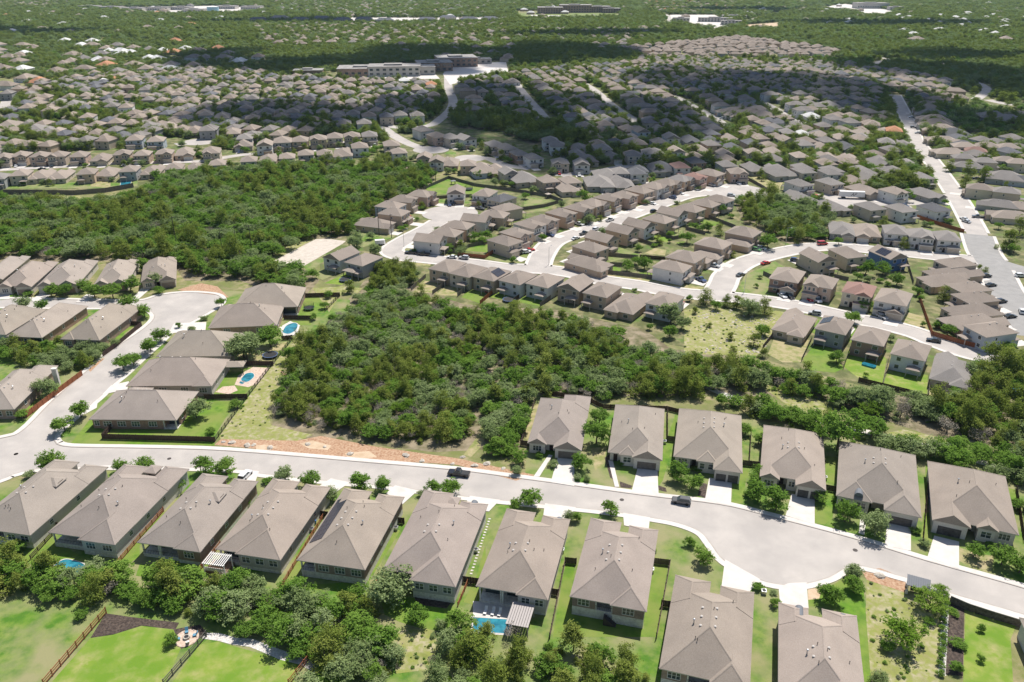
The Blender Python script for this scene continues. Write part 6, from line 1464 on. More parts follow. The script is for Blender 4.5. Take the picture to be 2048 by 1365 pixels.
def boxtruck():
    X, Y = g(690, 262, .5, 'S4'); t = thing('box_truck', 'white box truck with dark cab and black lettering in the close', 'truck', (X, Y, 0), math.radians(-8))
    mb = MB(); mb.box(-8.5, 5.2, -1.3, 1.3, 1.1, 4.1); b = mb.build('cargo_box', M['white'], t)
    mb = MB(); mb.add([(5.5, -1.2, .5), (8.4, -1.2, .5), (8.4, 1.2, .5), (5.5, 1.2, .5), (5.5, -1.2, 2.9), (7.2, -1.1, 2.9), (7.2, 1.1, 2.9), (5.5, 1.2, 2.9), (7.9, -1.2, 1.6), (7.9, 1.2, 1.6), (8.4, -1.2, 1.4), (8.4, 1.2, 1.4)], [(0, 1, 10, 8, 5, 4), (3, 7, 6, 9, 11, 2), (4, 5, 6, 7), (10, 11, 9, 8), (1, 2, 11, 10), (0, 4, 7, 3)]); o = mb.build('cab', M['paint'], t); o.color = (.03, .04, .05, 1)
    mb = MB(); mb.quad((7.93, -1.05, 1.68), (7.93, 1.05, 1.68), (7.25, 1.0, 2.82), (7.25, -1.0, 2.82)); mb.build('windscreen', M['glass'], t)
    w = next(p[1] for p in car_parts('pickup') if p[0] == 'wheel')
    for x in (-6.5, -5.4, 6.8):
        for y in (-1.1, 1.1): obj('wheel', w, t, (x, y, .5), sc=1.3)
    cu = bpy.data.curves.new('lettering', 'FONT'); cu.body = 'AF'; cu.size = 2.6; cu.extrude = .01; cu.shear = .35; cu.align_x = 'CENTER'
    lc = bpy.data.objects.new('lettering', cu); COL.objects.link(lc); cu.materials.append(M['dark']); bpy.context.view_layer.update(); lme = bpy.data.meshes.new_from_object(lc.evaluated_get(bpy.context.evaluated_depsgraph_get())); bpy.data.objects.remove(lc)
    lo = obj('lettering', lme, t); lo.location = (-1, -1.32, 1.7); lo.rotation_euler = (math.pi / 2, 0, 0)
boxtruck()
def trailer():
    X, Y = g(238, 632, .5, 'S2'); t = thing('cargo_trailer', 'white enclosed cargo trailer standing at the street corner', 'trailer', (X, Y, 0), math.radians(12))
    mb = MB(); mb.add([(-2.2, -1, .5), (2.2, -1, .5), (2.2, 1, .5), (-2.2, 1, .5), (-2.2, -1, 2.5), (2.0, -1, 2.5), (2.0, 1, 2.5), (-2.2, 1, 2.5), (2.7, 0, .5), (2.5, 0, 2.45)], [(0, 1, 5, 4), (1, 8, 9, 5), (8, 2, 6, 9), (2, 3, 7, 6), (3, 0, 4, 7), (4, 5, 9, 6, 7)]); mb.build('body', M['white'], t)
    mb = MB(); mb.bar((2.3, 0, .5), (3.7, 0, .5), .06); mb.build('tow_bar', M['dark'], t); w = next(p[1] for p in car_parts('pickup') if p[0] == 'wheel')
    for y in (-1.05, 1.05): obj('wheel', w, t, (-.3, y, .38))
trailer()
# ------------------------------------------------------------------ street furniture, poles and wires
def lamp(x, y, r, an, label):
    X, Y = g(x, y, 0, r); t = thing('street_lamp', label, 'street lamp', (X, Y, 0), an)
    mb = MB(); mb.bar((0, 0, 0), (0, 0, 8.2), .11, .07, 8); mb.cyl(0, 0, 0, .5, .18, .14, 8); mb.build('pole', M['metal'], t)
    mb = MB(); mb.bar((0, 0, 8.1), (1.8, 0, 8.6), .05, .04, 6); mb.build('arm', M['metal'], t)
    mb = MB(); mb.box(1.6, 2.3, -.14, .14, 8.52, 8.68); mb.build('lamp_head', M['metal'], t)
for x, y, r, an, lb in ((432, 652, 'S2', 0, 'street lamp at the entry of the round close'), (1590, 802, 'S2', 1, 'street lamp at the foot of the climbing street'), (1885, 636, 'S3', -1, 'street lamp beside the scrub copse'), (1552, 1022, 'S3', 1, 'street lamp at the grassy corner of the bend')): lamp(x, y, r, an, lb)
POLES = []
def pole(x, y, r, h, label, an=.9):
    X, Y = g(x, y, 0, r); t = thing('utility_pole', label, 'utility pole', (X, Y, 0), an)
    mb = MB(); mb.bar((0, 0, 0), (0, 0, h), .19, .12, 8); mb.build('pole', M['pole'], t)
    mb = MB(); mb.box(-1.3, 1.3, -.07, .07, h - .7, h - .55); mb.build('cross_arm', M['pole'], t)
    for q in (-1.15, -.4, .4, 1.15):
        mb = MB(); mb.cyl(q, 0, h - .55, h - .3, .05, .04, 6); mb.build('insulator', M['white'], t)
    POLES.append((X, Y, h))
for x, y, r, h, lb in ((1418, 1180, 'S6', 15, 'dark utility pole alone in the left wood beyond the houses'), (1790, 1275, 'S6', 15, 'dark utility pole of the leaning pair in the left wood'), (1907, 1265, 'S6', 15, 'dark utility pole second of the pair in the left wood'), (2020, 1235, 'S6', 14, 'dark utility pole by the wood edge near the channel'), (577, 1010, 'S6', 13, 'dark utility pole deep in the left wood'),
                       (234, 566, 'S2', 14, 'tall utility pole on the lawn beside the bungalow'), (333, 584, 'S2', 12, 'utility pole with wide crossarm by the close entry'), (172, 345, 'S2', 13, 'utility pole at the wood edge above the pale blue house'), (686, 140, 'S2', 13, 'utility pole at the corner of the big green lawn')): pole(x, y, r, h, lb)
for i, (a, b) in enumerate(((4, 0), (0, 1), (1, 2), (2, 3), (3, 5), (5, 7), (7, 8), (5, 6))):
    A, B = POLES[a], POLES[b]; mb = MB()
    for off in (-1, 1):
        pr = None
        for k in range(9):
            t_ = k / 8; q = (A[0] + (B[0] - A[0]) * t_ + off, A[1] + (B[1] - A[1]) * t_, A[2] + (B[2] - A[2]) * t_ - 1.6 * 4 * t_ * (1 - t_) - .3)
            if pr: mb.bar(pr, q, .018, None, 3)
            pr = q
    tag(mb.build('power_line', M['dark']), ['dark wires running out through the left wood', 'dark wires between the wood poles', 'short wires between the paired poles', 'wires toward the channel', 'wires from the wood to the bungalow lawn', 'wires above the pale blue house', 'wires toward the big green lawn', 'short wires over the bungalow lawn'][i], 'wire')
# manhole covers
for x, y, r, lb in ((85, 155, 'R1', 'at the street junction'), (897, 180, 'R1', 'before the square tower house'), (582, 663, 'R3', 'before the tall white base house'), (462, 930, 'R4', 'beside the turnaround'), (100, 1330, 'R5', 'near the corner')):
    X, Y = g(x, y, 0, r); mb = MB(); mb.cyl(0, 0, .02, .055, .55, .55, 16); mb.cyl(0, 0, .055, .062, .4, .4, 12); tag(mb.build('manhole_cover', M['darktrim'], None, (X, Y, 0)), 'dark round manhole cover in the street ' + lb, 'manhole cover')
# ------------------------------------------------------------------ garden things
def blob(name, label, X, Y, z, r, mat, cat, sq=.55, seed=0, n=9, group=None):
    rr = random.Random(seed); mb = MB(); rows = 5; V = []
    for i in range(rows):
        th = math.pi / 2 * i / (rows - 1) ; 
        for j in range(n):
            a = 2 * math.pi * j / n; k = r * (1 + rr.uniform(-.22, .22)) * (math.cos(th) if i < rows - 1 else .02); V.append((k * math.cos(a), k * .75 * math.sin(a), r * sq * math.sin(th) * (1 + rr.uniform(-.1, .1)) - .05))
    Fq = [(i * n + j, i * n + (j + 1) % n, (i + 1) * n + (j + 1) % n, (i + 1) * n + j) for i in range(rows - 1) for j in range(n)] + [tuple((rows - 1) * n + j for j in range(n))]
    mb.add(V, Fq); return tag(mb.build(name, M[mat], None, (X, Y, z), rr.uniform(0, 3)), label, cat, group)
BO = [('R1', '1185,92 1228,96 1310,110 1345,108'), ('R2', '75,122 275,104 365,118 500,155 795,163 880,192 1040,208 1160,218 1225,208 1310,232 1095,172')]
i = 0
for r, s in BO:
    for q in s.split():
        X, Y = g(*map(float, q.split(',')), 0, r); i += 1; blob('boulder', 'pale limestone boulder lying in the brown gravel strip by the street', X, Y, .02, RND.uniform(.7, 1.35), 'rock', 'boulder', .5, i, group='boulders along the street')
X, Y = g(895, 352, 0, 'R6'); blob('boulder', 'pale boulder in the brown gravel bed of the turnaround', X, Y, .02, 1.3, 'rock', 'boulder', .45, 77)
RK = []
for k in range(46):
    P = pp('100,200 480,210 470,330 360,470 -60,470 -60,230', 'S5'); X, Y = RND.uniform(min(p[0] for p in P), max(p[0] for p in P)), RND.uniform(min(p[1] for p in P), max(p[1] for p in P))
    if inpoly(X, Y, P): RK.append((X, Y))
mb = MB()
for X, Y in RK:
    for k in range(5):
        a, b, r_ = X + RND.uniform(-2, 2), Y + RND.uniform(-2, 2), RND.uniform(.2, .6); mb.cyl(a, b, 0, RND.uniform(.08, .25), r_, r_ * .6, 6)
tag(mb.build('rock_outcrop', M['rock']), 'pale broken limestone scattered over the rocky meadow', 'rocks', None, 'stuff')
def pool(name, pts, label, deck=None):
    t = thing(name, label, 'swimming pool', (0, 0, 0)); mb = MB(); mb.prism(pts, .0, .07, 0, True, False); mb.build('water', M['water'], t)
    cx = sum(p[0] for p in pts) / len(pts); cy = sum(p[1] for p in pts) / len(pts); mb = MB(); n = len(pts); out = [(cx + (p[0] - cx) * 1.08 + 0, cy + (p[1] - cy) * 1.08) for p in pts]
    mb.add([(*p, .1) for p in pts] + [(*p, .1) for p in out] + [(*p, .0) for p in out], [(i, (i + 1) % n, (i + 1) % n + n, i + n) for i in range(n)] + [(i + n, (i + 1) % n + n, (i + 1) % n + 2 * n, i + 2 * n) for i in range(n)]); mb.build('coping', M['concrete'], t)
    return t
def curve_px(s, r): return catmull(pp(s + ' ' + s.split()[0], r), 5)[:-1]
sheet('patio', pp('1150,935 1357,950 1365,1035 1150,1020', 'R2'), 'concrete', .062)
sheet('patio', pp('1140,1015 1360,1030 1350,1118 1138,1105', 'R2'), 'concrete', .063)
pool('swimming_pool', pp('1153,1022 1345,1034 1336,1108 1150,1098', 'R2'), 'rectangular blue swimming pool behind the screened porch house')
pool('swimming_pool', curve_px('255,788 300,738 345,715 395,722 450,745 430,785 370,798 310,796', 'R1'), 'free-form blue pool half hidden under trees behind the tower house')
pool('swimming_pool', curve_px('255,865 285,832 325,828 335,850 300,880 265,882', 'S1'), 'kidney-shaped blue pool on the pinkish paved deck')
pool('swimming_pool', curve_px('243,888 258,876 278,884 262,896', 'S1'), 'small round spa beside the kidney-shaped pool')
pool('swimming_pool', curve_px('510,575 535,535 575,518 605,525 595,560 550,585', 'S1'), 'turquoise kidney pool behind the curved-end house')
pool('swimming_pool', curve_px('960,690 975,650 1010,635 1050,640 1040,675 1000,692', 'S6'), 'bright blue above-ground pool over the stockade fence')
def trampoline(x, y, r, R, net, label):
    X, Y = g(x, y, .8, r); t = thing('trampoline', label, 'trampoline', (X, Y, 0)); mb = MB(); mb.cyl(0, 0, .8, .86, R, R, 20); mb.build('mat', M['dark'], t)
    mb = MB(); n = 20
    for i in range(n):
        a, b = 2 * math.pi * i / n, 2 * math.pi * (i + 1) / n; mb.quad((R * math.cos(a), R * math.sin(a), .88), (R * math.cos(b), R * math.sin(b), .88), (R * 1.13 * math.cos(b), R * 1.13 * math.sin(b), .86), (R * 1.13 * math.cos(a), R * 1.13 * math.sin(a), .86))
    o = mb.build('pad', M['coloured'], t); o.color = (.06, .1, .2, 1) if not net else (.03, .12, .03, 1)
    lg = MB(); lg.bar((0, 0, 0), (0, 0, .85), .04)
    lm = lg.mesh('leg', [M['metal']])
    for i in range(6): obj('leg', lm, t, (R * 1.05 * math.cos(i * 1.047), R * 1.05 * math.sin(i * 1.047), 0))
    if net:
        mb = MB()
        for i in range(40): a = i * .157; mb.bar((R * 1.02 * math.cos(a), R * 1.02 * math.sin(a), .85), (R * 1.02 * math.cos(a), R * 1.02 * math.sin(a), 2.6), .02, None, 3)
        for z in (1.2, 1.6, 2.0, 2.55):
            for i in range(20): mb.bar((R * 1.02 * math.cos(i * .314), R * 1.02 * math.sin(i * .314), z), (R * 1.02 * math.cos(i * .314 + .314), R * 1.02 * math.sin(i * .314 + .314), z), .02, None, 3)
        mb.build('net', M['dark'], t)
trampoline(435, 712, 'S1', 2.3, False, 'dark blue trampoline under the trampoline oak'); trampoline(676, 420, 'S1', 1.9, True, 'netted trampoline on the bright lawn of the brick house')
trampoline(900, 245, 'S1', 2.2, False, 'pale trampoline in the yard below the channel'); trampoline(1272, 1075, 'S2', 2.3, False, 'round trampoline behind the white two-storey house'); trampoline(950, 190, 'S2', 2.3, True, 'netted trampoline on the big green lawn')
def pergola(x, y, r, an, w, d, h, n, mat, label, solid=False):
    X, Y = g(x, y, h, r); t = thing('pergola', label, 'pergola', (X, Y, 0), an)
    pm = (lambda b: (b.box(-.1, .1, -.1, .1, 0, h - .1), b.mesh('post', [M[mat]]))[1])(MB())
    for a in (-1, 1):
        for b in (-1, 1): obj('post', pm, t, (a * (w / 2 - .2), b * (d / 2 - .2), 0))
        bm = MB(); bm.box(-w / 2, w / 2, -.06, .06, h - .25, h - .02); bm.build('beam', M[mat], t, (0, a * (d / 2 - .2), 0))
    sm = (lambda b: (b.box(-w / n * (.42 if solid else .18), w / n * (.42 if solid else .18), -d / 2 - .2, d / 2 + .2, h, h + .1), b.mesh('slat', [M[mat]]))[1])(MB())
    for i in range(n): obj('slat', sm, t, (-w / 2 + w * (i + .5) / n, 0, 0))
    return t
M['grey_wood'] = wood('grey_wood', (.42, .38, .36), (.34, .31, .29))
pergola(1150, 712, 'R1', math.radians(-11), 5.2, 3.6, 3.6, 11, 'white', 'white slatted pergola over a raised deck behind the grey-walled house')
X, Y = g(1150, 790, 0, 'R1'); t = thing('raised_deck', 'white-railed raised deck under the slatted pergola', 'deck', (X, Y, 0), math.radians(-11)); mb = MB(); mb.box(-2.5, 2.5, -.4, 3.2, 0, 1.0); mb.build('platform', M['deck'], t); mb = MB(); mb.box(-2.5, 2.5, -.45, -.38, 1.0, 1.95); mb.build('railing', M['white'], t)
pergola(45, 1270, 'R3', math.radians(-14), 4.6, 6.0, 2.9, 9, 'grey_wood', 'grey slatted patio roof beside the rectangular pool', True)
def gazebo(x, y, r, an, w, d, h, label, mat='shingle', col=(.3, .25, .2)):
    X, Y = g(x, y, h, r); t = thing('gazebo', label, 'gazebo', (X, Y, 0), an); mb = MB(); mb.hip(-w / 2, w / 2, -d / 2, d / 2, h, .4, axis='x' if w > d else 'y'); o = mb.build('roof', [M[mat], M['trim'], M['trim'], M['trim']], t); o.color = (*col, 1)
    pm = (lambda b: (b.box(-.1, .1, -.1, .1, 0, h), b.mesh('post', [M['darktrim']]))[1])(MB())
    for a in (-1, 1):
        for b in (-1, 1): obj('post', pm, t, (a * (w / 2 - .4), b * (d / 2 - .4), 0))
gazebo(945, 185, 'S1', fA - math.pi / 2, 6.5, 6, 3.2, 'brown-roofed open pavilion behind the grey channel house')
gazebo(1105, 465, 'S5', -.78, 3.6, 3.6, 2.5, 'blue canopy tent in the inflatable pool yard', 'coloured', (.06, .16, .42))
gazebo(1780, 1065, 'S2', fA, 3.4, 3, 2.5, 'brown-topped canopy over orange furniture in a paved yard')
gazebo(825, 128, 'S2', .3, 3, 2.6, 2.2, 'small grey garden shed roof on the big green lawn', 'coloured', (.2, .2, .2))
gazebo(1585, 232, 'S2', .6, 3, 3, 2.4, 'small beige garden shed beside the long yards', 'coloured', (.4, .34, .28))
gazebo(205, 770, 'S1', .05, 7.5, 4.5, 3.1, 'tan patio roof wing beside the kidney pool')
# inflatable pool, patio furniture, fire pit with chairs, loungers
X, Y = g(1068, 540, .3, 'S5'); t = thing('inflatable_pool', 'teal inflatable paddling pool on the lime lawn', 'paddling pool', (X, Y, 0), -.7); mb = MB(); mb.prism([(-2, -1.1), (2, -1.1), (2.3, 0), (2, 1.1), (-2, 1.1), (-2.3, 0)], 0, .55, 0, False, True); o = mb.build('wall', M['coloured'], t); o.color = (.04, .3, .36, 1); mb = MB(); mb.prism([(-2, -1.1), (2, -1.1), (2.3, 0), (2, 1.1), (-2, 1.1), (-2.3, 0)], .4, .45, 0, True, False); mb.build('water', M['water'], t)
def chair(X, Y, an, col, label, group=None, lounge=False):
    t = thing('lounge_chair' if lounge else 'garden_chair', label, 'chair', (X, Y, 0), an, group); L = 1.3 if lounge else .55
    mb = MB(); mb.box(-.32, .32, -L / 2, L / 2, .32, .42); o = mb.build('seat', M['coloured'], t); o.color = (*col, 1)
    mb = MB(); mb.add([(-.32, L / 2, .38), (.32, L / 2, .38), (.3, L / 2 + .4, 1.0), (-.3, L / 2 + .4, 1.0), (-.32, L / 2 + .08, .36), (.32, L / 2 + .08, .36), (.3, L / 2 + .48, .98), (-.3, L / 2 + .48, .98)], [(0, 1, 2, 3), (7, 6, 5, 4), (0, 4, 5, 1), (1, 5, 6, 2), (2, 6, 7, 3), (3, 7, 4, 0)]); o = mb.build('backrest', M['coloured'], t); o.color = (*col, 1)
    lm = cached('cleg', lambda: (lambda b: (b.box(-.03, .03, -.03, .03, 0, .33), b.mesh('leg', [M['coloured']]))[1])(MB()))
    for a in (-.27, .27):
        for b in (-L / 2 + .05, L / 2 - .05): obj('leg', lm, t, (a, b, 0), color=col)
FX, FY = g(990, 1132, 0, 'R1'); mb = MB(); mb.cyl(0, 0, 0, .05, 2.3, 2.3, 24); struct(mb.build('fire_pit_paving', M['paver'], None, (FX, FY, .06)), 'round brick paving of the fire pit seat')
t = thing('fire_pit', 'low stone fire pit in the middle of round brick paving', 'fire pit', (FX, FY, .1)); mb = MB(); mb.cyl(0, 0, 0, .4, .7, .65, 12); mb.build('ring', M['rock'], t); mb = MB(); mb.cyl(0, 0, .4, .42, .45, .45, 10); mb.build('ash_bed', M['dark'], t)
for i, (a, c, lb) in enumerate(((.4, (.1, .25, .35), 'blue garden chair at the fire pit, right of the white one'), (1.9, (.1, .25, .35), 'blue garden chair at the fire pit nearest the oaks'), (3.4, (.1, .25, .35), 'blue garden chair at the fire pit nearest the lawn'), (5.2, (.7, .7, .68), 'white garden chair at the fire pit'))):
    chair(FX + 1.45 * math.cos(a), FY + 1.45 * math.sin(a), a - math.pi / 2, c, lb)
for x, y in ((1215, 992), (1255, 997), (1290, 1002)):
    X, Y = g(x, y, .3, 'R2'); chair(X, Y, math.radians(-14), (.7, .68, .66), 'pale lounge chair on the deck above the rectangular pool', 'pool loungers', True)
for x, y, lb in ((1025, 995, 'red garden chair nearest the fence of the furnished yard'), (1060, 1005, 'red garden chair in the middle of the furnished yard'), (1095, 1018, 'red garden chair by the orange fence of the furnished yard')):
    X, Y = g(x, y, .3, 'S2'); chair(X, Y, RND.uniform(0, 6), (.45, .05, .03), lb, None, True)
# air conditioners and bins beside the front row
AC = [('R2', 295, 555, 'beside the white pergola house'), ('R2', 741, 548, 'between the solar array house and the arched tower house'), ('R2', 1166, 665, 'beside the stepping stones'), ('R3', 265, 930, 'right of the rectangular pool house'), ('R3', 740, 1035, 'right of the tall white base house'), ('R3', 808, 355, 'beside the white stone garage house'), ('R4', 302, 545, 'beside the cream gabled house'), ('R3', 1335, 1150, 'left of the barrel-vaulted house'), ('R1', 1285, 445, 'beside the brown-walled porch house'), ('R1', 850, 410, 'beside the square tower house')]
acm = (lambda b: (b.box(-.5, .5, -.5, .5, 0, .95), b.mesh('casing', [M['metal']]))[1])(MB()); acf = (lambda b: (b.cyl(0, 0, .95, 1.0, .42, .42, 14), b.mesh('fan_grille', [M['dark']]))[1])(MB())
for r, x, y, lb in AC:
    X, Y = g(x, y, .5, r); t = thing('air_conditioner', 'grey outdoor air conditioner ' + lb, 'air conditioner', (X, Y, 0), math.radians(-12)); obj('casing', acm, t); obj('fan_grille', acf, t)
X, Y = g(312, 515, .5, 'R2'); t = thing('wheelie_bin', 'blue wheeled bin beside the white pergola house', 'bin', (X, Y, 0), .2); mb = MB(); mb.add([(-.25, -.3, 0), (.25, -.3, 0), (.25, .3, 0), (-.25, .3, 0), (-.32, -.38, 1), (.32, -.38, 1), (.32, .38, 1), (-.32, .38, 1)], [(0, 1, 5, 4), (1, 2, 6, 5), (2, 3, 7, 6), (3, 0, 4, 7)]); o = mb.build('body', M['coloured'], t); o.color = (.03, .12, .3, 1); mb = MB(); mb.box(-.34, .34, -.4, .4, 1.0, 1.08); o = mb.build('lid', M['coloured'], t); o.color = (.03, .12, .3, 1)
# stepping stones
t = thing('stepping_stone_path', 'line of square pale stepping stones between the arched tower house and the pool house', 'path', (0, 0, 0)); sm = (lambda b: (b.box(-.28, .28, -.2, .2, .03, .09), b.mesh('paving_slab', [M['gravel']]))[1])(MB())
A_, B_ = g(1238, 500, 0, 'R2'), g(1140, 790, 0, 'R2')
for i in range(20): k = i / 19; obj('paving_slab', sm, t, (A_[0] + (B_[0] - A_[0]) * k, A_[1] + (B_[1] - A_[1]) * k, 0), -.2)
# mailbox kiosk, retaining wall, garden wall
X, Y = g(1205, 405, 2.6, 'R6'); t = thing('mail_kiosk', 'small open kiosk with ribbed grey metal roof beside the street', 'kiosk', (X, Y, 0), math.radians(-25))
mb = MB(); mb.quad((-2.2, -1.5, 2.5), (2.2, -1.5, 2.5), (2.2, 1.5, 3.0), (-2.2, 1.5, 3.0)); mb.quad((-2.2, 1.5, 2.9), (2.2, 1.5, 2.9), (2.2, -1.5, 2.4), (-2.2, -1.5, 2.4))
for i in range(11): x = -2.2 + .44 * i; mb.add([(x - .03, -1.5, 2.52), (x + .03, -1.5, 2.52), (x + .03, 1.5, 3.02), (x - .03, 1.5, 3.02), (x - .03, -1.5, 2.6), (x + .03, -1.5, 2.6), (x + .03, 1.5, 3.1), (x - .03, 1.5, 3.1)], [(4, 5, 6, 7), (0, 1, 5, 4), (1, 2, 6, 5), (3, 0, 4, 7)])
mb.build('metal_roof', M['standing_seam'], t)
pm = (lambda b: (b.box(-.12, .12, -.12, .12, 0, 2.4), b.box(-.25, .25, -.25, .25, 0, .9), b.mesh('post', [M['stone']]))[2])(MB())
for a in (-1.9, 1.9):
    for b in (-1.2, 1.2): obj('post', pm, t, (a, b, 0))
mb = MB(); mb.box(-1.2, 1.2, -.3, .3, .4, 1.7); mb.build('mailbox_cabinet', M['darktrim'], t)
def rwall():
    pts = pp('1450,560 1600,625 1800,690 2048,765 2300,840', 'R6'); t = thing('retaining_wall', 'dark stone retaining wall with pale coping below the street bend', 'wall', (*pts[0], 0)); o = pts[0]
    for a, b in zip(pts, pts[1:]):
        L = math.hypot(b[0] - a[0], b[1] - a[1]); an = math.atan2(b[1] - a[1], b[0] - a[0]); n = max(1, round(L / 1.2))
        for i in range(n):
            x, y = a[0] + (b[0] - a[0]) * i / n - o[0], a[1] + (b[1] - a[1]) * i / n - o[1]
            for k in range(3): obj('stone_block', cached(('sb', round(L / n, 1)), lambda: (lambda q: (q.box(.015, L / n - .015, -.2, .2, 0, .57), q.mesh('stone_block', [M['dark_stone']]))[1])(MB())), t, (x, y + RND.uniform(-.02, .02), k * .6), an)
        mb = MB(); mb.box(0, L, -.18, .35, 1.78, 1.92); mb.build('coping', M['concrete'], t, (a[0] - o[0], a[1] - o[1], 0), an)
M['dark_stone'] = mottled('dark_stone', [(.10, .085, .07), (.06, .05, .042), (.15, .13, .11)], [.6, 2.0]); rwall()
# hedge row and bed edging beside the lime lawn
hp = pp('1420,520 1375,1140', 'R6')
for i in range(12):
    k = i / 11; tree(hp[0][0] + (hp[1][0] - hp[0][0]) * k, hp[0][1] + (hp[1][1] - hp[0][1]) * k, 1.7, 'g', 'clipped green hedge shrub in the row beside the pale gravel strip', 'hedge beside the lime lawn', .8, 'shrub')['category'] = 'shrub'
X, Y = g(2036, 700, 2.4, 'S5'); t = thing('shade_umbrella', 'bright blue shade umbrella among the greenbelt oaks', 'umbrella', (X, Y, 0)); mb = MB(); mb.cyl(0, 0, 2.3, 3.1, 2.6, .05, 8); o = mb.build('canopy', M['coloured'], t); o.color = (.03, .2, .42, 1); mb = MB(); mb.bar((0, 0, 0), (0, 0, 3.0), .05); mb.build('pole', M['metal'], t)
# porch stair, roof solar panels on some further houses
H8 = HN['h8']; mb = MB(); t = H8[0]
for i in range(8): mb.box(-.6 + .32 * i, -.28 + .32 * i, -H8[2] / 2 - 1.5, -H8[2] / 2 - .4, 0, 2.1 - .27 * i)
mb.build('stair', M['darktrim'], t)
for i, hh in enumerate([h for h in HOUSES[:NIND] if any(k in h[7] for k in ('third house from the scrub corner', 'fourth house from the corner bungalow', 'third house from the dark blue car', 'second house from the rocky meadow', 'first house from the solar roof'))]):
    t = hh[-1]; e, w = 5.5, (4.2 if hh[3] == 'D' else 4.4); s = -1 if i % 2 else 1
    if hh[3] == 'E': e, w = 3.2, 7.2
    pmk = cached(('hpv', s), lambda: (lambda b: (b.add([(0, -.5, 0), (s * -1.5, -.5, .75), (s * -1.5, .5, .75), (0, .5, 0), (0, -.5, -.06), (s * -1.5, -.5, .69), (s * -1.5, .5, .69), (0, .5, -.06)], [(0, 1, 2, 3), (0, 4, 5, 1), (1, 5, 6, 2), (2, 6, 7, 3), (3, 7, 4, 0)]), b.mesh('solar_panel', [M['pv']]))[1])(MB()))
    for a in range(2):
        for b in range(5):
            x = s * (w - .2 - 1.6 * a); obj('solar_panel', pmk, t, (x, -2.3 + 1.1 * b, e + (w + .4 - abs(x)) * .5 + .16))
# ------------------------------------------------------------------ large buildings far off
M['brickwall'] = mottled('brickwall', [(.30, .20, .15), (.24, .155, .115), (.36, .26, .2)], [.08, .4]); M['flatroof'] = mottled('flatroof', [(.26, .24, .225), (.2, .19, .18), (.33, .31, .29)], [.03, .15]); M['paleblock'] = mottled('paleblock', [(.5, .47, .42), (.42, .39, .35)], [.05])
M['tank_blue'] = flat('tank_blue', (.30, .47, .55), .5)
def block(t, p, w, d, h, wall, roof='flatroof', bands=1, an=0.0):
    """one wing: walls, flat roof with parapet, a row of windows per storey"""
    x, y = p; mb = MB(); mb.box(-w / 2, w / 2, -d / 2, d / 2, 0, h, 0, False); wo = mb.build('wing_walls', M[wall], t, (x, y, 0), an)
    mb = MB(); mb.box(-w / 2 - .6, w / 2 + .6, -d / 2 - .6, d / 2 + .6, h + .02, h + .5); mb.box(-w * .2, w * .15, -d * .2, d * .2, h + .5, h + 2.2); mb.build('flat_roof', M[roof], t, (x, y, 0), an)
    n = max(2, int(w / 7)); wm = cached(('bw', round(h, 1), bands), lambda: (lambda k: (k.box(-1.9, 1.9, -.12, .05, 0, min(2.4, h * .4)), k.mesh('window', [M['glass']]))[1])(MB()))
    for b in range(bands):
        for i in range(n): obj('window', wm, t, (x + math.cos(an) * (-w / 2 + w * (i + .5) / n) + math.sin(an) * d / 2, y + math.sin(an) * (-w / 2 + w * (i + .5) / n) - math.cos(an) * d / 2, h * (b + .35) / bands * .9), an)
def bigbuilding(name, label, cat, wings, zr='O'):
    X0, Y0 = g(*wings[0][0]); t = thing(name, label, cat, (X0, Y0, 0))
    for (p, w, d, h, wall, bands, an) in wings:
        X, Y = g(*p); block(t, (X - X0, Y - Y0), w, d, h, wall, 'flatroof', bands, an)
bigbuilding('school', 'long brick school with stepped flat roofs above the shaded houses', 'school', [((728, 150), 60, 40, 9, 'brickwall', 1, .1), ((790, 150), 62, 34, 11, 'paleblock', 2, .1), ((832, 148), 46, 30, 9, 'paleblock', 1, .15), ((868, 140), 44, 36, 10, 'brickwall', 2, .2), ((912, 131), 52, 44, 11, 'brickwall', 2, .2), ((952, 127), 40, 20, 6, 'paleblock', 1, .2)])
bigbuilding('small_hall', 'small flat-roofed brick building in the dark trees left of the school', 'building', [((618, 152), 34, 20, 7, 'brickwall', 1, .1)])
bigbuilding('far_school', 'very long red brick building on the far ridge', 'school', [((1100, 27), 70, 60, 16, 'brickwall', 3, 0), ((1150, 25), 90, 60, 20, 'brickwall', 3, 0), ((1195, 25), 70, 50, 16, 'brickwall', 3, 0), ((1222, 26), 50, 40, 12, 'brickwall', 2, 0)])
bigbuilding('church_hall', 'broad pale hall with car park on the far wooded hill', 'building', [((1740, 17), 95, 60, 16, 'paleblock', 1, -.1), ((1790, 21), 40, 30, 10, 'paleblock', 1, -.1)])
for i, (p, w, d, h, lb) in enumerate((((1362, 47), 38, 30, 12, 'grey apartment block beside the far bend of road'), ((1430, 44), 80, 22, 9, 'long grey apartment block by the far highway'), ((1462, 50), 46, 20, 9, 'short grey apartment block by the far highway'), ((1468, 38), 60, 30, 8, 'white-roofed far store near the highway'), ((1335, 20), 30, 24, 8, 'small pale building above the far bend of road'))): bigbuilding('far_building', lb, 'building', [(p, w, d, h, 'paleblock', 2, -.2)])
for i, (x, y) in enumerate(((180, 18), (225, 20), (270, 22), (320, 21), (365, 20), (390, 25), (455, 18), (505, 19))): bigbuilding('far_store', 'low pale store in the far shopping strip by the blue tank', 'building', [((x, y), 60, 40, 9, 'paleblock', 1, 0)]); 
for o in [o for o in bpy.data.objects if o.name.startswith('far_store') and o.parent is None]: o['group'] = 'far shopping strip stores'
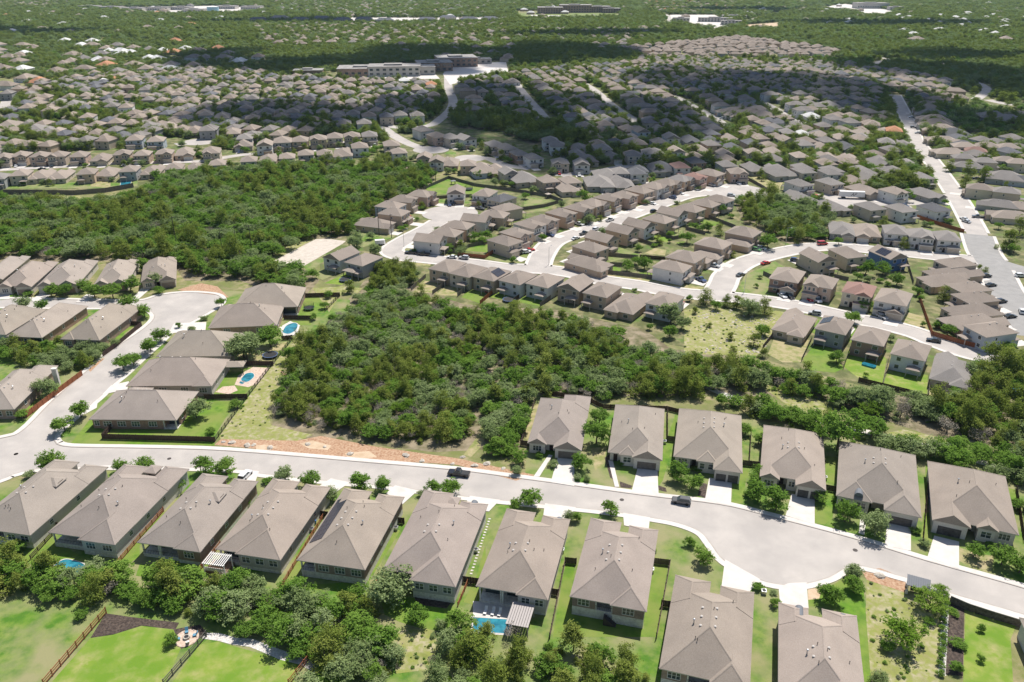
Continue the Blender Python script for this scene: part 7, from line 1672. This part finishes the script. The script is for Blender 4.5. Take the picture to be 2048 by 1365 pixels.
for i, x in enumerate(range(518, 985, 42)):
    y = 46 + RND.uniform(-3, 3)
    if 780 < x < 840: continue
    X, Y = g(x, y); t = thing('apartment_block', 'charcoal-roofed three-storey apartment block in the far row', 'building', (X, Y, 0), RND.uniform(-.2, .2), 'far charcoal apartment row'); mb = MB(); mb.box(-20, 20, -8, 8, 0, 9, 0, False); mb.build('walls', M['paleblock'], t); mb = MB(); mb.hip(-21, 21, -9, 9, 9, .55, axis='x'); o = mb.build('roof', [M['shingle'], M['trim'], M['trim'], M['trim']], t); o.color = (.12, .125, .135, 1)
    for z in (1.2, 4, 6.8):
        for q in range(8): obj('window', cached('apw', lambda: (lambda k: (k.box(-.9, .9, -.1, .05, 0, 1.5), k.mesh('window', [M['glass']]))[1])(MB())), t, (-17.5 + 5 * q, -8, z))
X, Y = g(427, 27); t = thing('water_tank', 'pale blue round water tank on the far ridge', 'water tank', (X, Y, 0)); mb = MB(); mb.cyl(0, 0, 0, 17, 16, 16, 32); mb.build('shell', M['tank_blue'], t); mb = MB(); mb.cyl(0, 0, 17.02, 19.5, 16.4, 3, 32); mb.build('dome', M['white'], t)
# ------------------------------------------------------------------ fair-weather clouds overhead, whose shade falls on the middle distance
def cloud_mat():
    m = bpy.data.materials.new('cloud'); m.use_nodes = True; n = m.node_tree.nodes; l = m.node_tree.links; n.clear()
    d = n.new('ShaderNodeBsdfDiffuse'); d.inputs[0].default_value = (.9, .9, .9, 1); t = n.new('ShaderNodeBsdfTransparent'); x = n.new('ShaderNodeMixShader'); x.inputs[0].default_value = .52
    l.new(t.outputs[0], x.inputs[1]); l.new(d.outputs[0], x.inputs[2]); o = n.new('ShaderNodeOutputMaterial'); l.new(x.outputs[0], o.inputs[0]); return m
CM = cloud_mat()
def icos(mb, c, r, rr):
    n, m_ = 12, 7; V = []
    for i in range(1, m_):
        th = math.pi * i / m_
        for j in range(n):
            a = 2 * math.pi * j / n; k = 1 + rr.uniform(-.12, .12); V.append((c[0] + r[0] * k * math.sin(th) * math.cos(a), c[1] + r[1] * k * math.sin(th) * math.sin(a), c[2] + r[2] * k * math.cos(th)))
    V += [(c[0], c[1], c[2] + r[2]), (c[0], c[1], c[2] - r[2])]; T = len(V) - 2
    Fq = [(i * n + j, i * n + (j + 1) % n, (i + 1) * n + (j + 1) % n, (i + 1) * n + j) for i in range(m_ - 2) for j in range(n)] + [(T, (j + 1) % n, j) for j in range(n)] + [(T + 1, (m_ - 2) * n + j, (m_ - 2) * n + (j + 1) % n) for j in range(n)]
    mb.add(V, Fq)
CZ = 1250.0
def cloud(lobes, label, seed):
    """lobes: middle and half sizes of the shade, in photo px on the ground"""
    rr = random.Random(seed); mb = MB(); t = CZ / SUNV.z
    for x, y, hx, hy in lobes:
        X, Y = g(x, y); cx, cy = X + SUNV.x * t, Y + SUNV.y * t; s = pscale(X, Y); rx = hx / s; ry = abs(g(x, y - hy)[1] - g(x, y + hy)[1]) / 2
        for k in range(12):
            a = rr.uniform(0, 6.28); q = rr.uniform(.0, .8) ** .7; z = rr.uniform(.32, .52)
            icos(mb, (cx + math.cos(a) * q * rx, cy + math.sin(a) * q * ry, CZ + rr.uniform(-8, 30)), (rx * z, ry * z, min(rx, ry) * .2), rr)
    tag(mb.build('cloud', CM), label, 'cloud')
cloud([(490, 232, 120, 26), (660, 240, 130, 28), (830, 228, 110, 36), (930, 262, 70, 30)], 'flat white cumulus cloud shading the rows under the school', 1)
cloud([(1010, 240, 120, 50), (1180, 245, 130, 55), (1100, 300, 150, 34), (1230, 325, 90, 20), (1340, 235, 110, 45), (1400, 335, 80, 14), (990, 190, 90, 24)], 'broad white cumulus cloud shading the dark copse', 2)
cloud([(1480, 205, 130, 40), (1620, 185, 140, 45), (1760, 215, 130, 50), (1890, 225, 120, 40), (1980, 240, 110, 26), (1380, 165, 120, 22)], 'long white cumulus cloud shading the broad rows right of the copse', 3)
cloud([(420, 122, 110, 20), (600, 130, 150, 18), (830, 118, 170, 24), (1040, 108, 160, 20), (1190, 105, 120, 16), (900, 142, 110, 12)], 'white cumulus cloud shading the dark trees beyond the school', 4)
cloud([(1830, 140, 130, 22), (2000, 160, 150, 36), (1920, 112, 200, 10)], 'white cumulus cloud shading the far forest on the right hills', 5)
cloud([(60, 69, 130, 5), (-60, 66, 130, 6), (1250, 72, 220, 6), (1500, 22, 120, 4), (600, 45, 250, 4), (1750, 50, 200, 6)], 'white cumulus cloud shading the far hillsides', 6)
# ------------------------------------------------------------------ haze: the thin summer air over the whole place
mb = MB(); mb.box(-9500, 9500, -3000, 14500, -1.0, 124.0); hz = mb.build('haze', [bpy.data.materials.new('haze')]); tag(hz, 'thin pale summer haze over the whole valley', 'haze', None, 'stuff')
hm = hz.data.materials[0]; hm.use_nodes = True; hn = hm.node_tree.nodes; hn.clear(); hv = hn.new('ShaderNodeVolumePrincipled'); ho = hn.new('ShaderNodeOutputMaterial')
hv.inputs['Color'].default_value = (.55, .76, 1.0, 1); hv.inputs['Density'].default_value = .000032; hv.inputs['Anisotropy'].default_value = .2; hm.node_tree.links.new(hv.outputs[0], ho.inputs['Volume'])
